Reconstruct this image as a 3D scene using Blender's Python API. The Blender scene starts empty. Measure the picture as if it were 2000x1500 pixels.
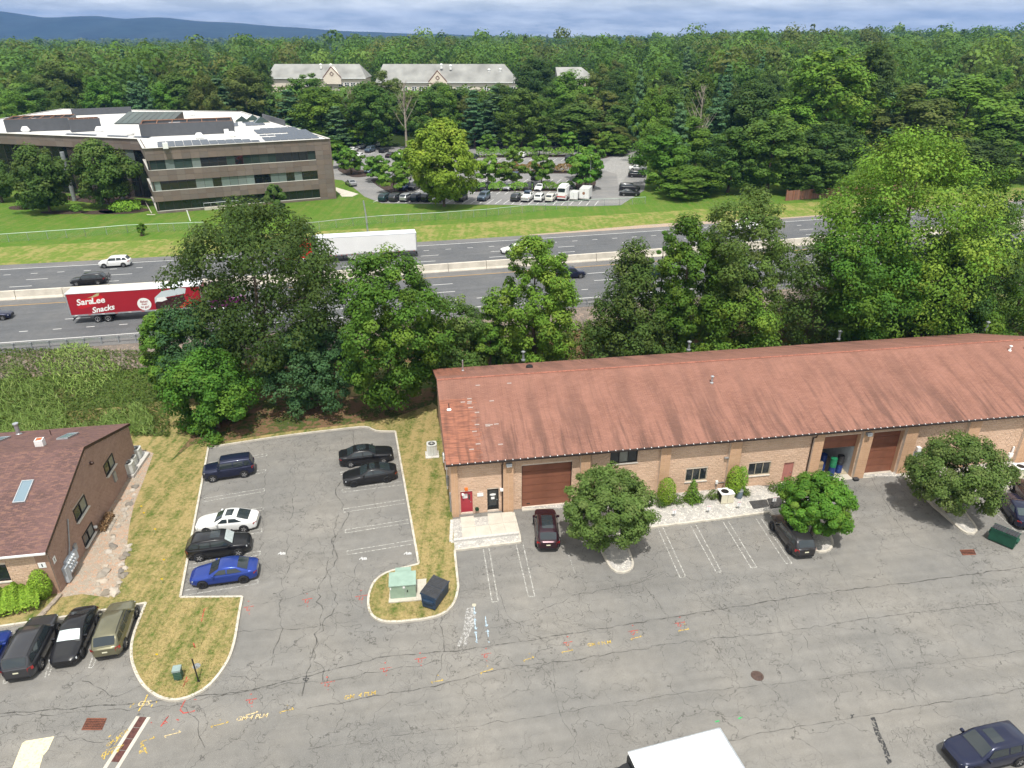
import bpy, bmesh, math, random
import numpy as np
from mathutils import Vector, Matrix
from mathutils.geometry import tessellate_polygon

sc = bpy.context.scene
R = math.radians
# ------------------------------------------------------------------ camera
HCAM = 36.5
FPX = 1387.0
PITCH = math.atan((750 - 70) / FPX)
cam_d = bpy.data.cameras.new('camera')
cam_d.sensor_width = 36.0
cam_d.lens = 36.0 * FPX / 2000.0
cam_d.clip_start = 0.5
cam_d.clip_end = 30000
cam = bpy.data.objects.new('camera', cam_d)
sc.collection.objects.link(cam)
cam.location = (0, 0, HCAM)
cam.rotation_euler = (math.pi / 2 - PITCH, 0, 0)
sc.camera = cam
# ------------------------------------------------------------------ sky and sun
SUN_TO = Vector((0.02, -0.43, 1.0)).normalized()
SUN_EL = math.asin(SUN_TO.z)
world = bpy.data.worlds.new('World')
sc.world = world
world.use_nodes = True
nt = world.node_tree
nt.nodes.clear()
def wn(t, **k):
    n = nt.nodes.new(t)
    for a, b in k.items():
        setattr(n, a, b)
    return n
sky = wn('ShaderNodeTexSky', sky_type='NISHITA', sun_disc=False, sun_elevation=SUN_EL,
         sun_rotation=math.atan2(SUN_TO.x, SUN_TO.y), altitude=100, air_density=1.0, dust_density=1.6, ozone_density=1.4)
tc = wn('ShaderNodeTexCoord')
sep = wn('ShaderNodeSeparateXYZ')
nt.links.new(tc.outputs['Generated'], sep.inputs[0])
zz = wn('ShaderNodeMath', operation='ADD'); zz.inputs[1].default_value = 0.16
nt.links.new(sep.outputs['Z'], zz.inputs[0])
dx = wn('ShaderNodeMath', operation='DIVIDE'); dy = wn('ShaderNodeMath', operation='DIVIDE')
for d_, ax in ((dx, 'X'), (dy, 'Y')):
    nt.links.new(sep.outputs[ax], d_.inputs[0]); nt.links.new(zz.outputs[0], d_.inputs[1])
cmb = wn('ShaderNodeCombineXYZ')
nt.links.new(dx.outputs[0], cmb.inputs[0]); nt.links.new(dy.outputs[0], cmb.inputs[1])
cn = wn('ShaderNodeTexNoise'); cn.inputs['Scale'].default_value = 1.9; cn.inputs['Detail'].default_value = 5; cn.inputs['Roughness'].default_value = 0.58
nt.links.new(cmb.outputs[0], cn.inputs['Vector'])
cr = wn('ShaderNodeValToRGB'); cr.color_ramp.elements[0].position = 0.40; cr.color_ramp.elements[1].position = 0.64; cr.color_ramp.elements[0].color = (.46, .46, .46, 1)
nt.links.new(cn.outputs['Fac'], cr.inputs[0])
cm = wn('ShaderNodeMix', data_type='RGBA')
cm.inputs['B'].default_value = (12.6, 12.5, 11.5, 1)
cmul = wn('ShaderNodeMath', operation='MULTIPLY'); cmul.inputs[1].default_value = 0.92
nt.links.new(cr.outputs[0], cmul.inputs[0])
nt.links.new(cmul.outputs[0], cm.inputs['Factor'])
nt.links.new(sky.outputs[0], cm.inputs['A'])
bg = wn('ShaderNodeBackground'); bg.inputs['Strength'].default_value = 0.122
nt.links.new(cm.outputs['Result'], bg.inputs['Color'])
wo = wn('ShaderNodeOutputWorld')
nt.links.new(bg.outputs[0], wo.inputs['Surface'])
sun_d = bpy.data.lights.new('sun', 'SUN')
sun_d.energy = 4.75
sun_d.angle = R(0.53)
sun_d.color = (1.0, 0.96, 0.89)
sun = bpy.data.objects.new('sun', sun_d)
sc.collection.objects.link(sun)
sun.rotation_euler = (-SUN_TO).to_track_quat('-Z', 'Y').to_euler()
vs = sc.view_settings
vs.view_transform = 'Standard'; vs.look = 'None'; vs.exposure = 0.0; vs.gamma = 1.0
vs.use_curve_mapping = False
cy = sc.cycles
cy.use_denoising = True
cy.max_bounces = 6; cy.diffuse_bounces = 3; cy.glossy_bounces = 2; cy.transmission_bounces = 3; cy.transparent_max_bounces = 8
cy.volume_bounces = 0
cy.caustics_reflective = False; cy.caustics_refractive = False
cy.use_adaptive_sampling = True
cy.adaptive_threshold = 0.02

# ------------------------------------------------------------------ photograph geometry -> world
def ray(px, py):
    u = (px - 1000) / FPX; v = (py - 750) / FPX
    return Vector((u, math.cos(PITCH) - v * math.sin(PITCH), -(math.sin(PITCH) + v * math.cos(PITCH))))
def G(px, py, z=0.0):
    d = ray(px, py); t = (z - HCAM) / d.z
    return Vector((d.x * t, d.y * t, z))
def GY(px, py, Y):
    d = ray(px, py); t = Y / d.y
    return Vector((d.x * t, Y, HCAM + d.z * t))
def on_wall(px, py, o, ang):
    """(distance along the wall, height) of a pixel on the vertical plane through o with heading ang"""
    d = ray(px, py); n = Vector((-math.sin(ang), math.cos(ang), 0))
    t = (n.x * o[0] + n.y * o[1]) / (n.x * d.x + n.y * d.y)
    q = d * t
    return (q.x - o[0]) * math.cos(ang) + (q.y - o[1]) * math.sin(ang), HCAM + q.z
ZP = 3.0                      # level of the highway and the office grounds
def road_y(x):
    return 110.9 + 0.243 * x + 2.7e-4 * x * x
def road_pt(x, off, z=ZP):
    """a point at lateral distance off from the median at the station x"""
    s = 0.243 + 5.4e-4 * x
    n = math.hypot(1, s)
    return Vector((x - off * s / n, road_y(x) + off / n, z))
def sm(a, b, x):
    t = min(1, max(0, (x - a) / (b - a)))
    return t * t * (3 - 2 * t)
def terrain(x, y):
    d = y - road_y(max(-160, min(160, x)))
    if y < 60 and d < -33:
        return 0.0
    z = ZP * sm(-34, -20.5, d)
    if y > 225:
        a = x / y
        z += 3 * sm(235, 400, y) + (1 + 4 * sm(-.42, -.2, a)) * sm(415, 560, y) * (1 - .25 * sm(.25, .5, a) * (1 - sm(450, 800, y)))
        z += 3 * sm(235, 420, y) * sm(.16, .26, a)
        z += 7 * sm(420, 1150, y) * sm(.12, .5, a)
        z -= 4 * sm(500, 1200, y) * sm(-.1, -.5, a)
    return z

# ------------------------------------------------------------------ objects
COL = sc.collection
def tag(o, label=None, cat=None, group=None, kind=None):
    if label: o['label'] = label
    if cat: o['category'] = cat
    if group: o['group'] = group
    if kind: o['kind'] = kind
    return o
def thing(name, label, cat, loc=(0, 0, 0), rz=0.0, group=None):
    o = bpy.data.objects.new(name, None)
    o.empty_display_size = 0.3
    COL.objects.link(o)
    o.location = loc; o.rotation_euler = (0, 0, rz)
    return tag(o, label, cat, group)
def copy_tree(o, parent=None):
    c = o.copy(); COL.objects.link(c); c.parent = parent
    for ch in o.children:
        copy_tree(ch, c)
    return c
def place(me, name, parent=None, loc=(0, 0, 0), rz=0.0, mats=None):
    o = bpy.data.objects.new(name, me)
    COL.objects.link(o)
    o.parent = parent; o.location = loc; o.rotation_euler = (0, 0, rz)
    return o

class MB:
    """collects shapes, builds ONE mesh"""
    def __init__(s):
        s.v = []; s.f = []; s.m = []
    def add(s, vs, fs, m=0):
        b = len(s.v)
        s.v.extend([tuple(q) for q in vs])
        for f in fs:
            s.f.append(tuple(b + i for i in f)); s.m.append(m)
        return s
    def box(s, c, d, rz=0.0, m=0, mat=None):
        hx, hy, hz = d[0] / 2, d[1] / 2, d[2] / 2
        cs, sn = math.cos(rz), math.sin(rz)
        vs = []
        for x, y, z in ((-1,-1,-1),(1,-1,-1),(1,1,-1),(-1,1,-1),(-1,-1,1),(1,-1,1),(1,1,1),(-1,1,1)):
            q = Vector((x * hx, y * hy, z * hz))
            if mat: q = mat @ q
            vs.append((c[0] + q.x * cs - q.y * sn, c[1] + q.x * sn + q.y * cs, c[2] + q.z))
        return s.add(vs, ((3,2,1,0),(4,5,6,7),(0,1,5,4),(1,2,6,5),(2,3,7,6),(3,0,4,7)), m)
    def b2(s, a, b, m=0):
        return s.box([(a[i] + b[i]) / 2 for i in range(3)], [abs(b[i] - a[i]) for i in range(3)], 0, m)
    def poly(s, pts, m=0):
        """a flat polygon, triangulated"""
        tr = tessellate_polygon([[Vector(p) for p in pts]])
        n = Vector((0, 0, 0))
        for i in range(len(pts)):
            n += Vector(pts[i]).cross(Vector(pts[(i + 1) % len(pts)]))
        fs = []
        for t in tr:
            a, b_, c = [Vector(pts[i]) for i in t]
            fs.append(t if (b_ - a).cross(c - a).dot(n) >= 0 else t[::-1])
        return s.add(pts, fs, m)
    def prism(s, pts, z0, z1, m=0, bottom=False):
        """pts: xy outline; top and sides"""
        pts = [(p[0], p[1]) for p in pts]
        ar = sum(pts[i][0] * pts[(i + 1) % len(pts)][1] - pts[(i + 1) % len(pts)][0] * pts[i][1] for i in range(len(pts)))
        if ar < 0: pts = pts[::-1]
        n = len(pts)
        s.poly([(x, y, z1) for x, y in pts], m)
        s.add([(x, y, z0) for x, y in pts] + [(x, y, z1) for x, y in pts], [(i, (i + 1) % n, n + (i + 1) % n, n + i) for i in range(n)], m)
        if bottom: s.poly([(x, y, z0) for x, y in pts[::-1]], m)
        return s
    def tube(s, pts, r, n=6, m=0, cap=True):
        pts = [Vector(p) for p in pts]
        if not hasattr(r, '__len__'): r = [r] * len(pts)
        base = len(s.v); k = len(pts)
        for i, p in enumerate(pts):
            t = (pts[min(i + 1, k - 1)] - pts[max(i - 1, 0)]).normalized()
            a = t.cross(Vector((0, 0, 1)) if abs(t.z) < .9 else Vector((1, 0, 0))).normalized(); b = t.cross(a)
            for j in range(n):
                an = 2 * math.pi * j / n
                s.v.append(tuple(p + (a * math.cos(an) + b * math.sin(an)) * r[i]))
        for i in range(k - 1):
            for j in range(n):
                s.f.append((base + i * n + j, base + (i + 1) * n + j, base + (i + 1) * n + (j + 1) % n, base + i * n + (j + 1) % n)); s.m.append(m)
        if cap:
            s.f.append(tuple(base + j for j in range(n))); s.m.append(m)
            s.f.append(tuple(base + (k - 1) * n + j for j in range(n))[::-1]); s.m.append(m)
        return s
    def lathe(s, prof, c=(0, 0, 0), n=14, m=0, axis='Z', cap=True):
        """prof: list of (radius, height)"""
        base = len(s.v)
        for r, h in prof:
            for j in range(n):
                an = 2 * math.pi * j / n
                q = (r * math.cos(an), r * math.sin(an), h)
                if axis == 'Y': q = (q[0], h, q[1])
                if axis == 'X': q = (h, q[0], q[1])
                s.v.append((c[0] + q[0], c[1] + q[1], c[2] + q[2]))
        flip = axis == 'Y'
        for i in range(len(prof) - 1):
            for j in range(n):
                f = (base + i * n + j, base + i * n + (j + 1) % n, base + (i + 1) * n + (j + 1) % n, base + (i + 1) * n + j)
                s.f.append(f[::-1] if flip else f); s.m.append(m)
        if cap:
            a = tuple(base + j for j in range(n)); b = tuple(base + (len(prof) - 1) * n + j for j in range(n))
            s.f.append(a if flip else a[::-1]); s.m.append(m); s.f.append(b[::-1] if flip else b); s.m.append(m)
        return s
    def grid(s, P, m=0, flip=False):
        """P[i][j] points"""
        base = len(s.v); a, b = len(P), len(P[0])
        for row in P:
            s.v.extend([tuple(q) for q in row])
        for i in range(a - 1):
            for j in range(b - 1):
                f = (base + i * b + j, base + (i + 1) * b + j, base + (i + 1) * b + j + 1, base + i * b + j + 1)
                s.f.append(f[::-1] if flip else f); s.m.append(m)
        return s
    def mesh(s, name, mats, smooth=None):
        me = bpy.data.meshes.new(name)
        me.from_pydata(s.v, [], s.f)
        for q in (mats if isinstance(mats, (list, tuple)) else [mats]):
            me.materials.append(q)
        if any(s.m): me.polygons.foreach_set('material_index', s.m)
        if smooth is not None:
            me.polygons.foreach_set('use_smooth', [True] * len(me.polygons))
            me.set_sharp_from_angle(angle=R(smooth))
        me.update()
        return me
    def build(s, name, mats, parent=None, smooth=None, loc=(0, 0, 0), rz=0.0):
        return place(s.mesh(name, mats, smooth), name, parent, loc, rz)
def text_mesh(txt, size, mat, shear=0.0, bold=0.0, extrude=0.0, space=1.0):
    cu = bpy.data.curves.new('lettering', 'FONT')
    cu.body = txt; cu.size = size; cu.shear = shear; cu.offset = bold; cu.extrude = extrude; cu.space_character = space
    cu.align_x = 'CENTER'; cu.align_y = 'CENTER'; cu.resolution_u = 3
    ob = bpy.data.objects.new('lettering', cu)
    COL.objects.link(ob)
    dg = bpy.context.evaluated_depsgraph_get()
    me = bpy.data.meshes.new_from_object(ob.evaluated_get(dg))
    bpy.data.objects.remove(ob); bpy.data.curves.remove(cu)
    me.materials.clear(); me.materials.append(mat)
    return me
# ------------------------------------------------------------------ materials
class NT:
    def __init__(s, name, two=False):
        s.two = two
        s.m = bpy.data.materials.new(name); s.m.use_nodes = True
        s.t = s.m.node_tree; s.t.nodes.clear()
        s.out = s.t.nodes.new('ShaderNodeOutputMaterial')
    def n(s, t, ins=None, **k):
        q = s.t.nodes.new(t)
        for a, b in k.items(): setattr(q, a, b)
        for a, b in (ins or {}).items():
            s.set(q.inputs[a], b)
        return q
    def set(s, sock, v):
        if isinstance(v, bpy.types.NodeSocket): s.t.links.new(v, sock)
        elif isinstance(v, bpy.types.Node): s.t.links.new(v.outputs[0], sock)
        else: sock.default_value = v
    def math(s, op, a, b=0.0, c=0.0):
        q = s.n('ShaderNodeMath', operation=op); s.set(q.inputs[0], a); s.set(q.inputs[1], b); s.set(q.inputs[2], c); return q.outputs[0]
    def mix(s, f, a, b, mode='MIX'):
        q = s.n('ShaderNodeMix', data_type='RGBA', blend_type=mode)
        s.set(q.inputs['Factor'], f); s.set(q.inputs['A'], c4(a)); s.set(q.inputs['B'], c4(b)); return q.outputs['Result']
    def noise(s, vec, scale, detail=4, rough=.55, out='Fac'):
        q = s.n('ShaderNodeTexNoise', {'Scale': scale, 'Detail': detail, 'Roughness': rough}, noise_dimensions='2D' if s.two else '3D')
        if vec is not None: s.set(q.inputs['Vector'], vec)
        return q.outputs[out]
    def ramp(s, f, a, b, va=0.0, vb=1.0):
        q = s.n('ShaderNodeMapRange', {'From Min': a, 'From Max': b, 'To Min': va, 'To Max': vb}); s.set(q.inputs['Value'], f); return q.outputs[0]
    def mapping(s, vec, scale=(1, 1, 1), rot=(0, 0, 0), loc=(0, 0, 0)):
        q = s.n('ShaderNodeMapping', {'Scale': scale, 'Rotation': rot, 'Location': loc}); s.set(q.inputs['Vector'], vec); return q.outputs[0]
    def bump(s, h, strength=.3, dist=.02):
        return s.n('ShaderNodeBump', {'Height': h, 'Strength': strength, 'Distance': dist}).outputs[0]
    def pos(s): return s.n('ShaderNodeNewGeometry').outputs['Position']
    def obj(s): return s.n('ShaderNodeTexCoord').outputs['Object']
    def done(s, col, rough=.7, metal=0.0, normal=None, spec=.4, coat=0.0, alpha=None, **k):
        p = s.n('ShaderNodeBsdfPrincipled', {'Base Color': c4(col), 'Roughness': rough, 'Metallic': metal, 'Specular IOR Level': spec, 'Coat Weight': coat})
        if normal is not None: s.set(p.inputs['Normal'], normal)
        if alpha is not None: s.set(p.inputs['Alpha'], alpha)
        for a, b in k.items(): s.set(p.inputs[a], b)
        s.set(s.out.inputs['Surface'], p)
        return s.m
def c4(c):
    return (c[0], c[1], c[2], 1.0) if isinstance(c, (tuple, list)) and len(c) == 3 else c
def mat(name, col, rough=.6, metal=0.0, var=.12, scale=3.0, bump=0.0, bscale=30.0, spec=.4, coat=0.0, col2=None, world_=False):
    q = NT(name)
    v = q.pos() if world_ else q.obj()
    c2 = col2 or tuple(x * (1 - var) for x in col); c1 = col if col2 else tuple(min(1, x * (1 + var)) for x in col)
    f = q.ramp(q.noise(v, scale, 2, .6), .3, .7)
    nr = q.bump(q.noise(v, bscale, 1), bump, .02) if bump else None
    return q.done(q.mix(f, c1, c2), rough, metal, nr, spec, coat)
def flat(name, col, rough=.5, metal=0.0, spec=.4, coat=0.0):
    return NT(name).done(col, rough, metal, None, spec, coat)
def paint(name, col, metal=0.0, rough=.28):
    q = NT(name)
    f = q.ramp(q.noise(q.obj(), 2.5, 4, .6), .35, .75)
    return q.done(q.mix(f, col, tuple(x * .86 + .006 for x in col)), rough, metal, None, .3, .55, **{'Coat Roughness': .03})

M = {}
# weathered asphalt with cracks
def asphalt(name, base, crack=1.0, scale=1.0, light=1.0, seam_ang=9.1, warm=0.0):
    q = NT(name, True); p = q.pos()
    rot = q.mapping(p, (1, 1, 0), (0, 0, -R(seam_ang)))
    fine = q.noise(p, 34, 1, .7); med = q.noise(p, 1.3, 3, .62); big = q.noise(p, .16, 2, .55)
    band = q.noise(q.mapping(rot, (.05, .9, 1)), 1.0, 2, .6)
    v = q.ramp(fine, .25, .75, .80, 1.20)
    v = q.math('MULTIPLY', v, q.ramp(med, .3, .7, .93, 1.06))
    v = q.math('MULTIPLY', v, q.ramp(big, .3, .7, .90, 1.09))
    v = q.math('MULTIPLY', v, q.ramp(band, .3, .7, .92, 1.07))
    col = q.mix(q.ramp(big, .35, .7), base, (base[0] * (1.02 + warm), base[1] * .995, base[2] * (.96 - warm)))
    vv = q.n('ShaderNodeVectorMath', operation='SCALE'); q.set(vv.inputs[0], col); q.set(vv.inputs['Scale'], v); col = vv.outputs[0]
    # light aggregate specks
    sp = q.n('ShaderNodeTexVoronoi', {'Scale': 9.0}, feature='F1', voronoi_dimensions='2D'); q.set(sp.inputs['Vector'], p)
    spk = q.math('LESS_THAN', sp.outputs['Distance'], .10)
    col = q.mix(q.math('MULTIPLY', spk, .22), col, (.62, .60, .56))
    h = fine
    if crack > 0:
        wv = q.noise(p, .55, 2, .6, 'Color'); w2 = q.noise(p, 3.2, 1, .6, 'Color')
        a1 = q.n('ShaderNodeVectorMath', operation='MULTIPLY_ADD'); q.set(a1.inputs[0], wv); a1.inputs[1].default_value = (3.2, 3.2, 0); q.set(a1.inputs[2], p)
        a2 = q.n('ShaderNodeVectorMath', operation='MULTIPLY_ADD'); q.set(a2.inputs[0], w2); a2.inputs[1].default_value = (.55, .55, 0); q.set(a2.inputs[2], a1.outputs[0])
        flatv = q.mapping(a2.outputs[0], (1, 1, 0))
        def net(sc_, wid, seed, lo, hi, msc):
            vo = q.n('ShaderNodeTexVoronoi', {'Scale': sc_ * scale}, feature='DISTANCE_TO_EDGE', voronoi_dimensions='2D')
            q.set(vo.inputs['Vector'], q.mapping(flatv, (1, 1, 1), (0, 0, seed), (seed * 7, seed * 3, 0)))
            e = q.math('DIVIDE', vo.outputs['Distance'], sc_ * scale)
            line = q.ramp(e, wid * .35, wid, 1, 0)
            mk = q.ramp(q.noise(q.mapping(p, (1, 1, 1), (0, 0, 0), (seed * 11, 0, 0)), msc, 1, .6), lo, hi)
            return q.math('MULTIPLY', line, mk)
        n1 = net(.20, .042, .7, .30, .46, .11)
        n2 = net(.46, .032, 2.1, .40, .54, .13)
        n3 = net(1.15, .022, 4.3, .48, .60, .17)
        c = q.math('MAXIMUM', q.math('MAXIMUM', n1, n2), q.math('MULTIPLY', n3, .8))
        c = q.math('MULTIPLY', c, .64 * crack)
        col = q.mix(c, col, (base[0] * .30, base[1] * .29, base[2] * .28))
    return q.done(col, .88, 0, None, .25)
M['lot'] = asphalt('old_asphalt', (.194, .188, .176), 1.0, 1.0)
M['road'] = asphalt('highway_asphalt', (.110, .114, .121), .12, .6, 1, 13.0)
M['road_shoulder'] = asphalt('shoulder_asphalt', (.150, .149, .150), .5, .7, 1, 13.0)
M['far_lot'] = asphalt('office_lot_asphalt', (.215, .213, .212), .35, .5)
M['white_line'] = None
def worn(name, col, cover=.55, edge=.12):
    q = NT(name, True); p = q.pos()
    f = q.noise(p, 5.5, 3, .72)
    a = q.ramp(f, cover - edge, cover + edge, 1, 0)
    col_ = q.mix(q.noise(p, 30, 1), col, tuple(x * .82 for x in col))
    return q.done(col_, .8, 0, None, .25, 0, q.math('MULTIPLY', a, .92))
M['white_line'] = worn('worn_white_paint', (.56, .55, .51), .52, .16)
M['faint_line'] = worn('faint_white_paint', (.46, .45, .42), .50, .16)
M['hwy_white'] = worn('highway_white_paint', (.80, .80, .78), .78, .1)
M['hwy_yellow'] = worn('highway_yellow_paint', (.62, .36, .08), .70, .1)
M['rumble'] = flat('rumble_strip', (.09, .09, .09), .9)
M['red_spray'] = worn('red_spray_paint', (.58, .085, .065), .54, .14)
M['yellow_spray'] = worn('yellow_spray_paint', (.72, .50, .10), .54, .14)
M['cream_spray'] = worn('cream_spray_paint', (.78, .62, .34), .58, .12)
M['blue_spray'] = worn('pale_blue_spray_paint', (.55, .72, .86), .58, .12)
M['white_spray'] = worn('white_spray_paint', (.85, .85, .85), .7, .1)
M['green_spray'] = worn('green_spray_paint', (.05, .52, .15), .55, .12)
M['cream_patch'] = worn('faded_yellow_paint', (.84, .74, .49), .74, .22)
M['pale_stain'] = worn('pale_cement_stain', (.46, .45, .43), .52, .10)
M['dark_stain'] = worn('dark_oil_stain', (.05, .05, .052), .52, .06)
M['patch'] = mat('asphalt_patch', (.25, .235, .21), .9, var=.15, scale=2)
def crack_mat():
    q = NT('crack_fill'); a = q.ramp(q.noise(q.pos(), 2.2, 2, .6), .36, .58, .08, .5)
    return q.done((.052, .050, .047), .95, 0, None, .2, 0, a)
M['crack'] = crack_mat()
# grass
def grass(name, g1, g2, dry, dry_lo, dry_hi, sc_=1.0, stripes=0.0, ang=0.0, soil=None):
    q = NT(name, True); p = q.pos()
    a = q.noise(p, 9 * sc_, 3, .75); b = q.noise(p, .55 * sc_, 3, .62); c = q.noise(p, 2.2 * sc_, 2, .6)
    col = q.mix(q.ramp(a, .3, .7), g1, g2)
    d = q.ramp(q.math('ADD', q.math('MULTIPLY', b, .62), q.math('MULTIPLY', c, .38)), dry_lo, dry_hi)
    if stripes:
        st = q.noise(q.mapping(p, (1.15, .035, 1), (0, 0, ang)), 1.0, 2, .55)
        d = q.math('MINIMUM', 1, q.math('MAXIMUM', 0, q.math('ADD', d, q.ramp(st, .3, .7, -stripes, stripes))))
    dcol = q.mix(q.ramp(a, .3, .7), dry, tuple(x * .70 for x in dry))
    col = q.mix(d, col, dcol)
    if soil:
        s_ = q.ramp(q.noise(p, .35, 5, .6), soil[1], soil[2]); col = q.mix(s_, col, q.mix(q.ramp(a, .3, .7), soil[0], tuple(x * .6 for x in soil[0])))
    return q.done(col, .95, 0, q.bump(q.noise(p, 11 * sc_, 1, .8), .9, .06), .1)
M['verge'] = grass('dry_verge_grass', (.115, .165, .034), (.072, .112, .022), (.430, .335, .150), .24, .62, 1.5, .32, R(-14))
M['lawn'] = grass('office_lawn', (.094, .188, .022), (.060, .128, .015), (.175, .205, .050), .40, .80, .55, .24, R(20))
M['rough_grass'] = grass('roadside_grass', (.150, .215, .036), (.105, .160, .028), (.300, .275, .095), .44, .62, .5, .25, R(13))
M['ground'] = grass('field_ground', (.100, .150, .034), (.064, .104, .022), (.18, .150, .07), .50, .72, .3)
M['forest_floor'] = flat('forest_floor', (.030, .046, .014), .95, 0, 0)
M['soil'] = grass('tree_litter_soil', (.085, .110, .030), (.05, .07, .02), (.215, .130, .075), .42, .56, .8)
def gravel(name, c1, c2, c3, sc_=7.0):
    q = NT(name, True); p = q.pos()
    v = q.n('ShaderNodeTexVoronoi', {'Scale': sc_}, feature='F1', voronoi_dimensions='2D'); q.set(v.inputs['Vector'], p)
    e = q.n('ShaderNodeTexVoronoi', {'Scale': sc_}, feature='DISTANCE_TO_EDGE', voronoi_dimensions='2D'); q.set(e.inputs['Vector'], p)
    hs = q.n('ShaderNodeSeparateColor'); q.set(hs.inputs[0], v.outputs['Color'])
    col = q.mix(hs.outputs[0], c1, c2); col = q.mix(q.math('GREATER_THAN', hs.outputs[1], .8), col, c3)
    col = q.mix(q.ramp(e.outputs['Distance'], 0, .12, .75, 0), col, tuple(x * .25 for x in c1))
    big = q.ramp(q.noise(p, .8, 2), .35, .65)
    col = q.mix(q.math('MULTIPLY', big, .3), col, c3)
    return q.done(col, .85, 0, None, .3)
M['white_gravel'] = gravel('white_stone_chips', (.50, .48, .445), (.34, .325, .305), (.60, .565, .51), 6.5)
M['tan_gravel'] = gravel('tan_gravel', (.42, .36, .29), (.33, .28, .22), (.45, .29, .20), 7)
M['road_gravel'] = gravel('roadside_gravel', (.20, .165, .135), (.14, .12, .105), (.26, .20, .16), 3.2)
M['mulch'] = mat('dark_mulch', (.050, .032, .024), .95, var=.4, scale=3, bump=.6)
M['concrete'] = mat('pale_concrete', (.51, .47, .40), .85, var=.10, scale=1.2, bump=.15)
M['kerb'] = mat('kerb_concrete', (.52, .48, .41), .85, var=.16, scale=1.6, bump=.25, world_=True)
M['barrier'] = mat('barrier_concrete', (.60, .55, .47), .85, var=.12, scale=.7, bump=.15, world_=True)
M['paver'] = mat('grey_block_stone', (.50, .48, .45), .9, var=.2, scale=2.5, bump=.6)
M['steel'] = mat('galvanised_steel', (.52, .55, .58), .42, .75, var=.12, scale=4)
M['dull_steel'] = mat('weathered_galvanised_steel', (.36, .38, .40), .55, .55, var=.15, scale=3)
M['black'] = flat('black_plastic', (.014, .014, .015), .45)
M['rubber'] = mat('tyre_rubber', (.020, .020, .021), .85, var=.2)
M['rim'] = flat('alloy_rim', (.60, .60, .62), .28, .85)
M['dark_rim'] = flat('dark_alloy_rim', (.045, .045, .05), .3, .6)
M['chrome'] = flat('chrome', (.75, .76, .78), .12, 1.0)
M['glass'] = NT('tinted_car_glass').done((.026, .034, .038), .04, 0, None, .75)
M['glass_clear'] = NT('light_car_glass').done((.055, .075, .078), .05, 0, None, .7)
M['sunshade'] = mat('silver_sunshade', (.50, .56, .56), .35, .2, var=.12, scale=5, bump=.6, bscale=12)
M['head_lamp'] = flat('head_lamp_lens', (.62, .65, .68), .12, .1, .8)
M['tail_lamp'] = flat('tail_lamp_lens', (.33, .012, .012), .15, 0, .7, .5)
M['plate'] = flat('licence_plate', (.72, .70, .52), .5)
M['bark'] = mat('bark', (.115, .088, .066), .95, var=.35, scale=3, bump=.8, bscale=12)
M['pale_bark'] = mat('pale_bark', (.30, .26, .21), .95, var=.25, scale=3, bump=.5, bscale=12)
M['white_paint'] = mat('white_painted_metal', (.80, .80, .79), .45, var=.05)
M['white_roof'] = mat('white_membrane_roof', (.66, .65, .63), .8, var=.07, scale=.25)
M['orange'] = flat('orange_beacon', (.75, .16, .02), .4)
# leaves
def leaf(name, c1, c2, c3, trans=.30):
    q = NT(name)
    at = q.n('ShaderNodeAttribute', attribute_name='tint', attribute_type='GEOMETRY')
    sp = q.n('ShaderNodeSeparateColor'); q.set(sp.inputs[0], at.outputs['Color'])
    oi = q.n('ShaderNodeObjectInfo')
    col = q.mix(sp.outputs[0], c1, c2)
    col = q.mix(q.math('MULTIPLY', sp.outputs[1], .75), col, c3)
    v = q.math('MULTIPLY', q.ramp(oi.outputs['Random'], 0, 1, .85, 1.18), q.ramp(sp.outputs[2], 0, 1, .72, 1.32))
    hv = q.n('ShaderNodeHueSaturation', {'Hue': q.ramp(q.math('FRACT', q.math('MULTIPLY', oi.outputs['Random'], 7.13)), 0, 1, .485, .513), 'Value': v}); q.set(hv.inputs['Color'], col)
    p = q.n('ShaderNodeBsdfPrincipled', {'Base Color': hv.outputs[0], 'Roughness': .6, 'Specular IOR Level': .14})
    tr = q.n('ShaderNodeBsdfTranslucent', {'Color': q.mix(.5, hv.outputs[0], (.20, .27, .03))})
    mx = q.n('ShaderNodeMixShader', {'Fac': trans}); q.set(mx.inputs[1], p.outputs[0]); q.set(mx.inputs[2], tr.outputs[0])
    q.set(q.out.inputs['Surface'], mx)
    return q.m
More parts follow.
